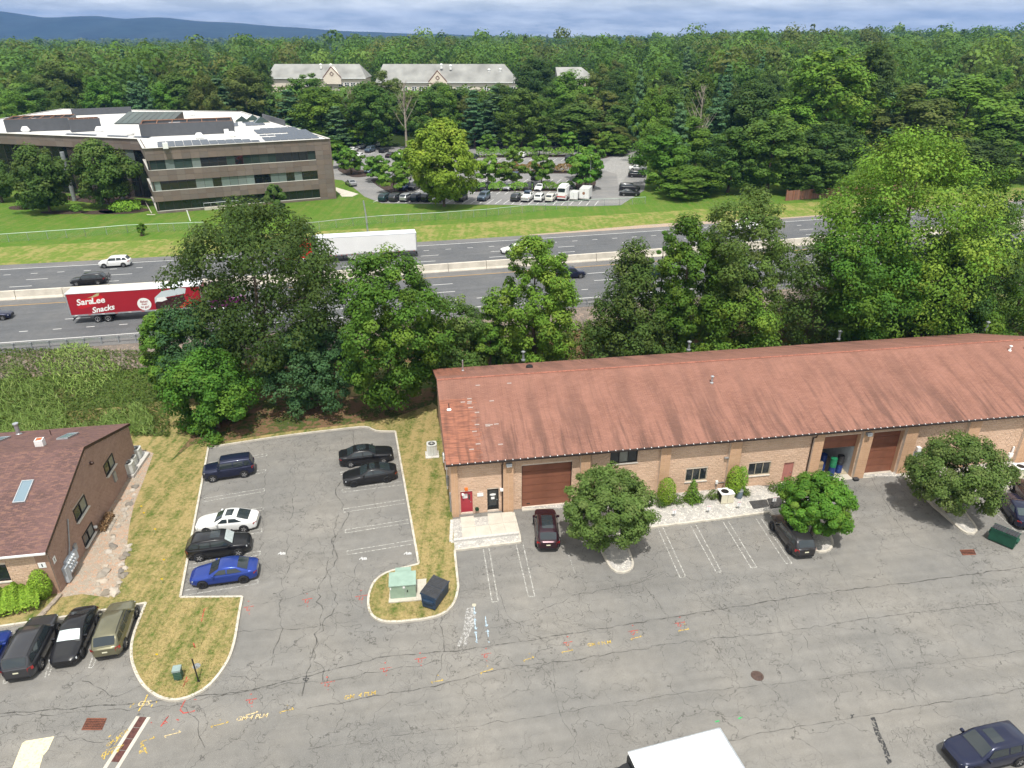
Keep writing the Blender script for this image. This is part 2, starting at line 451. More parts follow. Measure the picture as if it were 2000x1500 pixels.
LEAF = {
 'maple': leaf('maple_leaf', (0.092, 0.202, 0.026), (0.067, 0.149, 0.021), (0.160, 0.253, 0.032)),
 'light': leaf('light_maple_leaf', (0.128, 0.264, 0.030), (0.091, 0.201, 0.025), (0.206, 0.292, 0.043)),
 'pear': leaf('pear_leaf', (0.127, 0.213, 0.050), (0.090, 0.162, 0.038), (0.201, 0.271, 0.083)),
 'dark': leaf('dark_oak_leaf', (0.059, 0.113, 0.026), (0.042, 0.085, 0.019), (0.087, 0.135, 0.032)),
 'locust': leaf('locust_leaf', (0.066, 0.147, 0.053), (0.048, 0.114, 0.043), (0.095, 0.174, 0.066)),
 'olive': leaf('olive_leaf', (0.092, 0.160, 0.033), (0.066, 0.119, 0.026), (0.129, 0.171, 0.042)),
 'yellow': leaf('yellow_green_leaf', (0.198, 0.299, 0.031), (0.138, 0.223, 0.025), (0.267, 0.332, 0.041)),
 'forest': leaf('forest_leaf', (0.090, 0.173, 0.030), (0.066, 0.129, 0.022), (0.140, 0.213, 0.041)),
 'forest2': leaf('forest_bright_leaf', (0.112, 0.227, 0.028), (0.082, 0.169, 0.023), (0.170, 0.270, 0.039)),
 'forest3': leaf('forest_olive_leaf', (0.129, 0.169, 0.038), (0.094, 0.126, 0.030), (0.179, 0.188, 0.050)),
 'pine': leaf('pine_needle', (0.086, 0.167, 0.068), (0.059, 0.122, 0.047), (0.119, 0.199, 0.081), .1),
 'hedge': leaf('hedge_leaf', (0.132, 0.257, 0.035), (0.091, 0.186, 0.026), (0.200, 0.314, 0.046), .18),
 'arbor': leaf('arborvitae_leaf', (0.202, 0.357, 0.036), (0.138, 0.258, 0.028), (0.287, 0.425, 0.051), .18),
 'redhedge': leaf('reddish_hedge_leaf', (0.253, 0.134, 0.055), (0.167, 0.134, 0.048), (0.317, 0.143, 0.064), .2),
 'straw': leaf('straw_blade', (.40, .325, .145), (.20, .215, .060), (.50, .42, .22), .2),
 'reed': leaf('reed_blade', (0.217, 0.316, 0.076), (0.149, 0.234, 0.054), (0.366, 0.406, 0.150), .25),
 'weed': leaf('weed_leaf', (.100, .150, .030), (.066, .104, .022), (.170, .140, .060), .25),
}
# ------------------------------------------------------------------ ground, roads, lots
def structure(name): 
    o = bpy.data.objects.new(name, None); COL.objects.link(o); o['kind'] = 'structure'; return o
def smooth_line(pts, step=0.5, closed=False):
    """Catmull-Rom through the points, resampled"""
    P = [Vector((p[0], p[1])) for p in pts]; n = len(P); out = []
    for i in range(n if closed else n - 1):
        p1, p2 = P[i], P[(i + 1) % n]
        p0 = P[i - 1] if (i > 0 or closed) else p1 * 2 - p2
        p3 = P[(i + 2) % n] if (i + 2 < n or closed) else p2 * 2 - p1
        k = max(1, int((p2 - p1).length / step))
        for j in range(k):
            t = j / k
            out.append(.5 * ((2 * p1) + (p2 - p0) * t + (2 * p0 - 5 * p1 + 4 * p2 - p3) * t * t + (3 * p1 - p0 - 3 * p2 + p3) * t ** 3))
    if not closed: out.append(P[-1])
    return out
def px_line(pts, z=0.13):
    return [G(a, b, z).xy for a, b in pts]
# bulk terrain
def axis(lo, hi, fine_lo, fine_hi, step, grow=1.22):
    a = list(np.arange(fine_lo, fine_hi + .01, step)); s = step
    while a[-1] < hi: s *= grow; a.append(a[-1] + s)
    s = step
    while a[0] > lo: s *= grow; a.insert(0, a[0] - s)
    return a
mb = MB()
gx = axis(-7000, 7000, -130, 160, 3.0); gy = axis(-400, 11000, 40, 260, 3.0)
mb.grid([[(x, y, terrain(x, y) - .06) for y in gy] for x in gx], 0)
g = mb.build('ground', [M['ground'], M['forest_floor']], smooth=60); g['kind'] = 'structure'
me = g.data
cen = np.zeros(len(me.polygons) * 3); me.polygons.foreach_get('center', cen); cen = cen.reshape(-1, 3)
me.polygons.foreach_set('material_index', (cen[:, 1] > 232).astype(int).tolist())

LOT = structure('parking_lot')
mb = MB(); mb.poly([(-70, 4, 0), (120, 4, 0), (120, 68.6, 0), (-3.6, 51.2, 0), (-3.6, 64.2, 0), (-70, 64.2, 0)])
mb.build('asphalt', M['lot'], LOT)

# main building frame
B_ANG = R(9.1)
B_O = Vector((-5.0, 48.85, 0))
def bw(u, v, z=0.0):
    """building coordinates -> world"""
    return Vector((B_O.x + u * math.cos(B_ANG) - v * math.sin(B_ANG), B_O.y + u * math.sin(B_ANG) + v * math.cos(B_ANG), z))
KERB = structure('kerb')
_kst = {}
def kerb_run(pts, smooth=False, top=.155, wid=.17, stone=3.05, gap=.018):
    """kerb stones laid along a line"""
    L = smooth_line(pts, .35) if smooth else smooth_line([pts[0], pts[0]] if len(pts) < 2 else pts, 999) 
    P = [Vector(p) for p in L]
    # cumulative length
    cum = [0.0]
    for a, b in zip(P, P[1:]): cum.append(cum[-1] + (b - a).length)
    def at(s):
        s = min(max(s, 0), cum[-1])
        for i in range(len(P) - 1):
            if s <= cum[i + 1] or i == len(P) - 2:
                t = (s - cum[i]) / max(1e-6, cum[i + 1] - cum[i]); d = (P[i + 1] - P[i]).normalized()
                return P[i].lerp(P[i + 1], t), Vector((-d.y, d.x))
    n = max(1, round(cum[-1] / stone)); ln = cum[-1] / n
    for k in range(n):
        s0, s1 = k * ln + gap / 2, (k + 1) * ln - gap / 2
        brk = [c for c in cum if s0 + .05 < c < s1 - .05] if not smooth else [s0 + (s1 - s0) * j / 6 for j in range(1, 6)]
        ss = [s0] + brk + [s1]
        A = [at(s) for s in ss]
        o = A[0][0]
        lft = [p + nn * wid / 2 - o for p, nn in A]; rgt = [p - nn * wid / 2 - o for p, nn in A]
        m_ = MB(); m_.prism([*rgt, *lft[::-1]], -.02, top + random.uniform(-.004, .004))
        m_.build('kerb_stone', M['kerb'], KERB, loc=(o.x, o.y, 0))
random.seed(5)
# verge around the small lot: one U-shaped raised lawn
lot_back = px_line([(407, 873), (560, 850), (705, 833), (718, 833), (735, 841), (772, 842)])
lot_right = px_line([(772, 842), (818, 1101)])
bulb_r = smooth_line(px_line([(818, 1101), (790, 1108), (757, 1117), (735, 1131), (723, 1152), (719, 1176), (723, 1196), (737, 1209), (762, 1214), (803, 1211), (848, 1204), (874, 1192), (889, 1172), (895, 1145)]), .4)
right_front = px_line([(895, 1145), (888, 1075)])
left_k = px_line([(407, 873), (352, 1166)])
left_t = px_line([(352, 1166), (473, 1165)])
bulb_l = smooth_line(px_line([(473, 1165), (467, 1197), (456, 1258), (441, 1296), (410, 1336), (377, 1357), (341, 1367), (306, 1358), (278, 1335), (261, 1302), (256, 1272), (262, 1236), (285, 1177)]), .4)
stall_k = px_line([(285, 1177), (107, 1207), (0, 1223), (-150, 1245)])
outline = [(-75, 77), (-14, 77), tuple(bw(0.0, 20.0).xy), tuple(bw(-.02, 0).xy)] + [tuple(p) for p in right_front[::-1]] + [tuple(p) for p in bulb_r[::-1]] + [tuple(p) for p in lot_right[::-1]][1:] + \
    [tuple(p) for p in lot_back[::-1]][1:] + [tuple(p) for p in left_k[1:]] + [tuple(p) for p in left_t[1:]] + [tuple(p) for p in bulb_l[1:]] + [tuple(p) for p in stall_k[1:]] + [(-75, stall_k[-1].y - 2)]
mb = MB(); mb.prism(outline, -.03, .13)
mb.build('verge', M['verge'])['kind'] = 'structure'
for ln, s_ in ((lot_back, True), (lot_right, False), (bulb_r, True), (right_front, False), (left_k, False), (left_t, False), (bulb_l, True), (stall_k, False)):
    kerb_run(ln, s_)
# bare soil and leaf litter under the trees
def strip_sheet(name, m, left, right, n, dz, kind='structure', follow=True, k=8):
    """a sheet between two lines (world xy functions of t), lying dz above the ground"""
    rows = []
    for i in range(n + 1):
        t = i / n; a = Vector(left(t)[:2]); b = Vector(right(t)[:2]); row = []
        for j in range(k + 1):
            p = a.lerp(b, j / k); row.append((p.x, p.y, (max(terrain(p.x, p.y) - .06, .13 if p.y < 72 else -9) if follow else ZP) + dz))
        rows.append(row)
    o = MB().grid(rows, 0).build(name, m, smooth=60); o['kind'] = kind
    return o
def lerp_line(pts):
    def f(t):
        x = t * (len(pts) - 1); i = min(int(x), len(pts) - 2); return Vector(pts[i][:2]).lerp(Vector(pts[i + 1][:2]), x - i)
    return f
soil_lo = px_line([(330, 905), (375, 868), (440, 862), (560, 843), (705, 826), (780, 812), (842, 790)])
soil_hi = [(-32, 80), (-27, 81), (-22, 82), (-17, 83), (-13, 84), (-10, 84.5), (-7.5, 85)]
strip_sheet('soil', M['soil'], lerp_line([tuple(p) for p in soil_lo]), lerp_line(soil_hi), 40, .012, k=14)
strip_sheet('soil_behind_building', M['soil'], lerp_line([(-8, 66), (70, 79)]), lerp_line([(-8, 84), (70, 103)]), 40, .02, k=10)

# gravel strip, slab and walk beside the left building
GRAVEL = px_line([(112, 1168), (160, 1160), (213, 1167), (236, 1132), (246, 1085), (252, 1030), (262, 985), (282, 935), (300, 885), (262, 872), (236, 905), (190, 985), (140, 1080), (110, 1140)], .135)
mb = MB(); mb.prism([tuple(p) for p in GRAVEL], .10, .142); mb.build('gravel_strip', M['tan_gravel'])['kind'] = 'structure'

# planting beds in front of the warehouse
def bed(name, pts, m, top=.125):
    mb = MB(); mb.prism([tuple(p) for p in pts], -.02, top); o = mb.build(name, m); o['kind'] = 'structure'; return o
bA_l = smooth_line(px_line([(1163, 1050), (1190, 1103), (1203, 1115), (1219, 1117), (1233, 1110), (1236, 1098), (1223, 1062)]), .3)
bA_f = px_line([(1223, 1062), (1216, 1037), (1286, 1027), (1400, 1013), (1503, 999)])
bA_r = smooth_line(px_line([(1503, 999), (1543, 1032), (1585, 1070), (1601, 1077), (1618, 1074), (1626, 1063), (1622, 1046), (1598, 1005)]), .3)
bA_e = px_line([(1120, 992), (1163, 1050)])
endA = px_line([(1598, 1005), (1580, 968)])
bed('planting_bed', [tuple(p) for p in [*bA_e, *bA_l[1:], *bA_f[1:], *bA_r[1:], *endA[1:]]] + [tuple(bw(27.6, .3).xy), tuple(bw(5.9, .3).xy)], M['white_gravel'])
kerb_run(bA_e); kerb_run(bA_l, True); kerb_run(bA_f); kerb_run(bA_r, True); kerb_run(endA)
bB_l = px_line([(1768, 930), (1822, 986), (1878, 1034)])
bB_e = smooth_line(px_line([(1878, 1034), (1892, 1042), (1904, 1041), (1907, 1032), (1898, 1017), (1862, 972)]), .3)
bB_f = px_line([(1862, 972), (1960, 956), (2120, 930)])
bed('planting_bed', [tuple(p) for p in [*bB_l, *bB_e[1:], *bB_f[1:]]] + [tuple(bw(53, .3).xy), tuple(bw(37.1, .3).xy)], M['white_gravel'])
kerb_run(bB_l); kerb_run(bB_e, True); kerb_run(bB_f)
# walk beside the grey door
mb = MB(); mb.prism([tuple(p) for p in px_line([(1776, 928), (1800, 922), (1840, 960), (1822, 978)], .13)], .1, .134); mb.build('walk', M['concrete'])['kind'] = 'structure'
# entrance terrace: slabs, chips and a low block wall
ENT = structure('entrance_terrace')
ent = px_line([(883, 1014), (1003, 1003), (1018, 1057), (887, 1074)])
mb = MB(); mb.prism([tuple(p) for p in ent], -.02, .12); mb.build('chip_bed', M['white_gravel'], ENT)
def slab(pts, top=.16):
    P = px_line(pts, top); c = sum(P, Vector((0, 0))) / 4
    P = [c + (p - c) * .985 for p in P]
    mb = MB(); mb.prism([tuple(p) for p in P], .0, top); mb.build('paving_slab', M['concrete'], ENT)
slab([(899, 1010), (925, 1007), (928, 1028), (902, 1031)]); slab([(902, 1031), (928, 1028), (931, 1047), (903, 1050)])
slab([(928, 1028), (955, 1025), (961, 1044), (931, 1047)]); slab([(952, 1003), (978, 1001), (983, 1021), (955, 1025)])
slab([(955, 1025), (983, 1021), (989, 1041), (961, 1044)]); slab([(978, 1001), (1001, 999), (1006, 1019), (983, 1021)]); slab([(983, 1021), (1006, 1019), (1011, 1040), (989, 1041)])
wall_a, wall_b = G(881, 1061, .0).xy, G(1014, 1046, .0).xy
mb_ = MB(); mb_.box((0, 0, 0), (.395, .28, .145)); blk = mb_.mesh('wall_stone', M['paver'])
d = (wall_b - wall_a); nb = int(d.length / .41); dn = d.normalized()
for row in range(2):
    for i in range(nb):
        p = wall_a + dn * ((i + .5 + .5 * (row % 2)) * .41) + Vector((-dn.y, dn.x)) * (.05 * row)
        place(blk, 'wall_stone', ENT, (p.x, p.y, .075 + .15 * row), math.atan2(dn.y, dn.x) + random.uniform(-.02, .02))
wl = G(881, 1061, 0).xy; wt = G(883, 1018, 0).xy; d = wt - wl; dn = d.normalized()
for i in range(int(d.length / .41)):
    p = wl + dn * ((i + .5) * .41); place(blk, 'wall_stone', ENT, (p.x, p.y, .105), math.atan2(dn.y, dn.x))
kerb_run(px_line([(887, 1074), (1018, 1057), (1003, 1001)]))

# ------------------------------------------------------------------ painted lines in the small lots
def ribbon(mb, pts, w, z=.006, m=0):
    P = [Vector(p[:2]) for p in pts]; rows = []
    for i, p in enumerate(P):
        t = (P[min(i + 1, len(P) - 1)] - P[max(i - 1, 0)]).normalized(); n = Vector((-t.y, t.x)) * (w / 2 if not hasattr(w, '__len__') else w[i] / 2)
        rows.append([(p.x + n.x, p.y + n.y, z), (p.x - n.x, p.y - n.y, z)])
    mb.grid(rows, m); return mb
def painted(name, pts, w, m, z=.006, parent=None):
    mb = MB(); ribbon(mb, pts, w, z); return mb.build(name, m, parent or LOT)
def z5(a, b): return (350 + .235 * a, 840 + .235 * b)
def z2(a, b): return (1100 + .2 * a, 830 + .2 * b)
def zA(a, b): return (600 + .35 * a, 975 + .35 * b)
def zB(a, b): return (1300 + .35 * a, 975 + .35 * b)
def z6(a, b): return (.2533 * a, 1120 + .2533 * b)
def stall(p, q, m='white_line', w=.085):
    a, b = G(*p), G(*q); painted('parking_line', [a, a.lerp(b, .33), a.lerp(b, .66), b], w, M[m])
def pair(p, q, r, s, cap=True):
    stall(p, q); stall(r, s)
    if cap:
        painted('parking_line', [G(*p), G(*r)], .09, M['white_line'], .010)
for a in (((1345, 345), (1815, 286), (1345, 370), (1818, 312)), ((1355, 492), (1845, 427), (1355, 518), (1850, 455)), ((1365, 655), (1878, 577), (1368, 683), (1882, 607)),
          ((1382, 828), (1905, 745), (1382, 855), (1910, 773)), ((1395, 1005), (1942, 915), (1397, 1037), (1950, 945)), ((1335, 205), (1790, 150), (1336, 230), (1795, 175))):
    pair(*[z5(*q) for q in a])
for a in (((728, 195), (250, 272), (728, 213), (246, 296)), ((720, 325), (222, 408), (717, 350), (218, 438)), ((706, 485), (195, 570), (706, 510), (190, 598)), ((700, 640), (165, 735), (699, 665), (160, 765)),
          ((687, 820), (130, 915), (685, 848), (125, 945)), ((673, 1005), (85, 1117), (670, 1038), (78, 1150)), ((655, 1245), (45, 1332), (655, 1275), (40, 1375))):
    pair(*[z5(*q) for q in a])
for a in (((1032, 575), (983, 278), (1065, 570), (1015, 273)), ((1235, 545), (1165, 250), (1270, 542), (1203, 243))):
    pair(*[zA(*q) for q in a])
stall(zA(1495, 415), zA(1455, 300), 'faint_line')
for a in (((1140, 1490), (925, 1008), (1195, 1480), (975, 1004)), ((1495, 1440), (1240, 977), (1545, 1435), (1295, 972)), ((1835, 1395), (1562, 948), (1890, 1390), (1614, 944))):
    pair(*[z2(*q) for q in a])
pair(zB(672, 360), zB(505, 110), zB(705, 358), zB(533, 107))
pair((1990, 1042), (1943, 1000), (2000, 1038), (1953, 998))
for a in (((685, 728), (790, 430), (715, 726), (822, 425)), ((345, 798), (450, 520), (372, 795), (480, 515)), ((22, 850), (110, 610), (50, 846), (140, 606))):
    pair(*[z6(*q) for q in a])
# main cracks and seams, traced as narrow strips
CRK = MB()
def crack(pts, w=.05, jit=.10, seed=0):
    rnd = random.Random(seed * 31 + len(pts)); P = [G(*q).xy for q in pts]; out = []
    for a, b in zip(P, P[1:]):
        k = max(2, int((b - a).length / .45)); d = (b - a).normalized(); n = Vector((-d.y, d.x))
        for j in range(k): out.append(a.lerp(b, j / k) + n * rnd.gauss(0, jit) * (0 if j == 0 else 1))
    out.append(P[-1])
    ribbon(CRK, out, [w * rnd.uniform(.45, 1.25) for _ in out], .0035)
for i, (pts, w, jt) in enumerate([
    ([(0, 1394), (250, 1375), (480, 1350), (560, 1330), (750, 1283), (905, 1270), (1130, 1236), (1330, 1203), (1560, 1165), (1760, 1140), (2000, 1108)], .09, .05),
    ([(600, 1384), (820, 1345), (1010, 1300), (1120, 1290), (1300, 1258), (1520, 1235), (1760, 1200), (2000, 1172)], .07, .06),
    ([(0, 1400), (330, 1380), (500, 1345), (700, 1320), (860, 1290)], .05, .08),
    ([(600, 1464), (830, 1430), (1050, 1400), (1300, 1357), (1560, 1330), (1800, 1300), (2000, 1270)], .04, .05),
    ([(1200, 1500), (1500, 1430), (1760, 1385), (2000, 1345)], .05, .05),
    ([(690, 845), (690, 900), (655, 960), (680, 1010), (648, 1060), (660, 1090), (620, 1150), (628, 1200), (605, 1290), (590, 1360)], .08, .10),
    ([(575, 880), (575, 940), (570, 1010), (560, 1060), (565, 1110), (545, 1160), (550, 1210), (530, 1300)], .06, .14),
    ([(515, 870), (520, 920), (510, 1000), (515, 1060), (495, 1100)], .05, .12),
    ([(660, 1000), (655, 1050), (640, 1120), (660, 1180), (615, 1240), (630, 1330)], .06, .15),
    ([(880, 1160), (965, 1145), (990, 1200), (1040, 1240), (1075, 1260)], .05, .10),
    ([(1040, 1200), (1130, 1160), (1240, 1140), (1285, 1120), (1250, 1130), (1300, 1200)], .05, .08),
    ([(1620, 1075), (1640, 1120), (1680, 1180), (1740, 1290), (1800, 1380)], .04, .10),
    ([(1700, 930), (1745, 1010), (1780, 1060), (1870, 1090), (1930, 1150), (1980, 1210)], .05, .08),
    ([(1500, 1160), (1560, 1230), (1600, 1290), (1640, 1370)], .04, .10), ([(1330, 1140), (1390, 1190), (1440, 1250), (1470, 1310), (1530, 1370)], .04, .10),
    ([(1080, 1290), (1090, 1380), (1120, 1440)], .035, .12), ([(860, 1200), (868, 1270), (850, 1330)], .05, .10),
    ([(450, 1320), (560, 1330), (640, 1300)], .05, .12), ([(250, 1420), (200, 1450), (110, 1440), (40, 1490)], .04, .12),
    ([(160, 1330), (230, 1360), (300, 1330), (380, 1400), (400, 1460)], .05, .12), ([(430, 1240), (520, 1230), (600, 1225), (700, 1215)], .05, .12),
    ([(700, 1100), (680, 1150), (710, 1200)], .045, .12), ([(480, 1185), (540, 1175), (620, 1150)], .045, .1)]):
    crack(pts, w, jt, i)
CRK.build('crack_line', M['crack'], LOT)['kind'] = 'stuff'
# pale patches and stains
def blot(name, pts, m, z=.008):
    mb = MB(); mb.poly([(p.x, p.y, z) for p in smooth_line([G(*q).xy for q in pts], .3, True)]); mb.build(name, m, LOT)
blot('cement_stain', [(912, 1188), (927, 1186), (928, 1215), (918, 1235), (910, 1262), (905, 1262), (908, 1238), (898, 1263), (893, 1262), (905, 1230), (908, 1205)], M['pale_stain'])
blot('oil_stain', [(1700, 1402), (1708, 1400), (1718, 1430), (1730, 1455), (1742, 1490), (1733, 1494), (1725, 1465), (1712, 1440)], M['dark_stain'])
blot('oil_stain', [(1660, 1396), (1669, 1395), (1666, 1402), (1663, 1404)], M['dark_stain'])
blot('oil_stain', [(590, 1326), (600, 1322), (605, 1326), (598, 1333)], M['dark_stain'])
MB().poly([G(*q, .009) for q in ((43, 1452), (50, 1447), (106, 1438), (101, 1449), (94, 1464), (84, 1476), (76, 1503), (22, 1506))][::-1]).build('painted_patch', M['cream_patch'], LOT)
# spray marks of the utility survey
def spray(strokes, m, w=.07, name='utility_mark'):
    mb = MB()
    for st in strokes: ribbon(mb, [G(*q) for q in st], w, .012)
    mb.build(name, M[m], LOT)
def arrow_mark(x0, y0, x1, y1, m, w=.06, word=None):
    spray([[(x0, y0), (x1, y1)], [(x1, y1), (x1 - 4, y1 - 2.5)], [(x0, y0), (x0 + 3, y0 + 3)]], m, w)
for x, y, l in ((694, 1166, 24), (590, 1172, 20), (476, 1187, 20), (626, 1335, 28), (742, 1307, 23), (810, 1288, 23), (940, 1279, 19), (1100, 1256, 18), (1226, 1234, 21), (1318, 1218, 20), (1415 - 935, 1368, 22)):
    sl = -.16
    spray([[(x, y), (x + l, y + l * sl)], [(x + l * .35, y), (x + l * .3, y + 5), (x + l * .55, y + 6), (x + l * .62, y + 1)]], 'red_spray', .065)
    spray([[(x + l * .4, y - 12), (x + l * .4 + 3, y - 12.6)]], 'red_spray', .09); spray([[(x + l * .5, y + 12), (x + l * .5 + 2, y + 12)]], 'red_spray', .065)
spray([[(372, 1338), (365, 1362), (357, 1376), (352, 1387), (358, 1393), (372, 1391), (381, 1388)]], 'red_spray', .08)
spray([[(314, 1419), (330, 1397), (322, 1408), (327, 1412), (318, 1414)], [(294, 1412), (297, 1411)], [(345, 1405), (350, 1407)], [(379, 1366), (384, 1366)]], 'red_spray', .08)
for x0, y0, x1, y1, m in ((412, 1419, 446, 1411, 'yellow_spray'), (546, 1391, 574, 1385, 'yellow_spray'), (275, 1449, 302, 1441, 'yellow_spray'), (321, 1438, 353, 1430, 'cream_spray'), (842, 1332, 866, 1329, 'yellow_spray'),
                          (938, 1314, 963, 1307, 'yellow_spray'), (1022, 1290, 1043, 1284, 'yellow_spray'), (1097, 1274, 1119, 1270, 'yellow_spray'), (1232, 1248, 1254, 1243, 'yellow_spray'), (1325, 1232, 1346, 1229, 'yellow_spray')):
    arrow_mark(x0, y0, x1, y1, m)
    spray([[((x0 + x1) / 2, y0 - 13), ((x0 + x1) / 2 + 3, y0 - 13)]], m, .07)
spray([[(288, 1357), (283, 1370), (270, 1390)], [(262, 1373), (260, 1377)], [(254, 1382), (256, 1378)], [(298, 1376), (295, 1381)], [(306, 1370), (305, 1374)]], 'yellow_spray', .08)
spray([[(198, 1476), (203, 1484), (208, 1465), (242, 1455), (234, 1462)], [(223, 1455), (235, 1436), (233, 1443), (240, 1438)], [(212, 1440), (217, 1436)]], 'yellow_spray', .07)
spray([[(275, 1460), (279, 1454), (274, 1453)], [(279, 1454), (284, 1464)], [(288, 1472), (283, 1466)]], 'yellow_spray', .07)
spray([[(480, 1397), (504, 1391)], [(480, 1397), (485, 1402)], [(504, 1391), (500, 1389)]], 'cream_spray', .07)
def word(txt, px, py, size, rz, m, parent=LOT):
    p = G(px, py, .013); place(text_mesh(txt, size, M[m], .15, .006), 'utility_lettering', parent, p, rz)
word('GM 4 PLM', 492, 1401, .42, R(9), 'cream_spray'); word('GM  4 PLM', 703, 1358, .42, R(12), 'yellow_spray'); word('GM 4 PLM', 1170, 1257, .38, R(10), 'yellow_spray')
word('G/S', 281, 1374, .5, R(5), 'cream_spray'); word('GM 4', 215, 1470, .40, R(20), 'yellow_spray'); word('GM 4 PLM', 229, 1441, .30, R(58), 'yellow_spray'); word('801', 279, 1466, .30, R(40), 'yellow_spray')
def scribble(c):
    x, y = c
    spray([[(x - 7, y + 2), (x - 2, y - 3), (x - 1, y + 3), (x + 1, y + 1)], [(x - 6, y), (x + 2, y - 1)], [(x + 2, y + 2), (x + 4, y - 2), (x + 7, y - 1), (x + 4, y + 2), (x + 8, y + 1)]], 'white_spray', .07, 'bay_mark')
scribble((550, 1081)); scribble((709, 1091)); scribble((796, 1081))
spray([[(926, 1182), (927, 1200), (925, 1196)], [(927, 1200), (930, 1196)], [(927, 1208), (929, 1230), (926, 1226)], [(929, 1230), (932, 1226)], [(926, 1212), (927, 1208), (930, 1212)], [(929, 1233), (932, 1256), (929, 1252)], [(926, 1237), (929, 1233), (932, 1237)]], 'blue_spray', .06)
spray([[(948, 1204), (950, 1224), (947, 1221)], [(950, 1224), (953, 1220)], [(952, 1230), (954, 1244)], [(949, 1234), (952, 1230), (955, 1234)], [(954, 1253), (956, 1255)]], 'blue_spray', .06)
spray([[(1442, 1404), (1451, 1400)], [(1397, 1410), (1405, 1408)]], 'green_spray', .09)
spray([[(408, 1190), (400, 1192), (394, 1217)], [(379, 1263), (382, 1268), (378, 1258)], [(366, 1325), (358, 1345), (369, 1330)]], 'red_spray', .07, 'verge_mark')
for o in list(LOT.children):
    if o.name.startswith('verge_mark'): o.location.z = .135
# ------------------------------------------------------------------ highway
HWY = structure('highway')
def hstrip(name, m, o0, o1, z, x0=-150, x1=190, step=6, parent=HWY):
    rows = [[tuple(road_pt(x, o0, z)), tuple(road_pt(x, (o0 + o1) / 2, z)), tuple(road_pt(x, o1, z))] for x in np.arange(x0, x1 + .1, step)]
    return MB().grid(rows, 0, True).build(name, m, parent)
hstrip('carriageway', M['road'], -16.95, -2.1, ZP + .008); hstrip('carriageway', M['road'], 2.9, 17.0, ZP + .008)
hstrip('shoulder', M['road_shoulder'], -20.3, -16.95, ZP + .006); hstrip('shoulder', M['road_shoulder'], 17.0, 19.3, ZP + .006); hstrip('shoulder', M['road_shoulder'], -2.1, 2.9, ZP + .004)
hstrip('edge_line', M['hwy_white'], -16.90, -16.74, ZP + .014); hstrip('edge_line', M['hwy_white'], 16.50, 16.66, ZP + .014)
hstrip('edge_line', M['hwy_yellow'], -2.42, -2.27, ZP + .014); hstrip('edge_line', M['hwy_yellow'], 3.1, 3.25, ZP + .014)
ds = MB().add([(-1.52, -.07, 0), (1.52, -.07, 0), (1.52, .07, 0), (-1.52, .07, 0)], [(0, 1, 2, 3)]).mesh('lane_dash', M['hwy_white'])
dt = MB().add([(-.5, -.07, 0), (.5, -.07, 0), (.5, .07, 0), (-.5, .07, 0)], [(0, 1, 2, 3)]).mesh('lane_dash', M['hwy_white'])
for off, per, me_, ph in ((-5.95, 12.2, ds, -57.3), (-9.6, 12.2, ds, -57.5), (-13.25, 3.9, dt, -60), (6.6, 12.2, ds, -70), (10.0, 12.2, ds, -69.0), (13.3, 3.9, dt, -68)):
    x = ph - per * 5
    while x < 105:
        p = road_pt(x, off, ZP + .014)
        if abs(p.x) < .75 * p.y:
            place(me_, 'lane_dash', HWY, p, math.atan(.243 + 5.4e-4 * x))
        x += per * .97
mb = MB()
for i in range(520):
    x = -90 + i * .32; p = road_pt(x, -17.9, ZP + .012); a = math.atan(.243 + 5.4e-4 * x)
    t = Vector((math.cos(a), math.sin(a), 0)); n = Vector((-t.y, t.x, 0))
    mb.add([p - t * .07 - n * .2, p + t * .07 - n * .2, p + t * .07 + n * .2, p - t * .07 + n * .2], [(0, 1, 2, 3)])
mb.build('rumble_strip', M['rumble'], HWY)['kind'] = 'stuff'
# roadside ground
def rline(off, x0=-150, x1=190):
    return lambda t: road_pt(x0 + (x1 - x0) * t, off).xy
strip_sheet('roadside_gravel', M['road_gravel'], rline(-20.2), rline(-25.5), 60, .055)
strip_sheet('roadside_grass', M['rough_grass'], rline(19.2), rline(31.5), 60, .004, follow=False)
strip_sheet('lawn', M['lawn'], rline(31.4), rline(118), 60, -.012, follow=False)
strip_sheet('gravel_margin', M['tan_gravel'], lambda t: road_pt(8 + 130 * t, 19.1).xy, lambda t: road_pt(8 + 130 * t, 19.9 + 1.6 * math.sin(math.pi * min(1, t * 2.4)) ** 2 * (t < .42) + 1.2 * (t > .5)).xy, 50, .010, follow=False, k=2)
# ------------------------------------------------------------------ block-built buildings
def block_mat(name, c1, c2, c3, bump=.8, bs=14):
    q = NT(name)
    at = q.n('ShaderNodeAttribute', attribute_name='tint', attribute_type='GEOMETRY'); sp = q.n('ShaderNodeSeparateColor'); q.set(sp.inputs[0], at.outputs['Color'])
    p = q.pos(); n_ = q.noise(p, bs, 2, .7); w = q.ramp(q.noise(p, .5, 2), .35, .7)
    col = q.mix(sp.outputs[0], c1, c2); col = q.mix(q.math('MULTIPLY', q.ramp(n_, .35, .7), .5), col, c3)
    col = q.mix(q.math('MULTIPLY', w, .22), col, tuple(x * .62 for x in c2))
    return q.done(col, .92, 0, q.bump(n_, bump, .05), .2)
M['block'] = block_mat('split_face_block', (.66, .455, .325), (.575, .385, .265), (.73, .56, .43))
M['block_b'] = block_mat('shade_toned_split_face_block', (.40, .265, .205), (.335, .215, .165), (.46, .33, .27))  # darker copy of the block: the left gable's shade put into the colour
M['pilaster'] = block_mat('smooth_orange_block', (.58, .370, .235), (.52, .325, .200), (.61, .40, .26), .25, 30)
M['pilaster_b'] = block_mat('smooth_brown_block', (.40, .255, .185), (.35, .22, .155), (.44, .29, .22), .25, 30)
M['mortar'] = mat('pale_mortar', (.68, .57, .47), .95, var=.1)
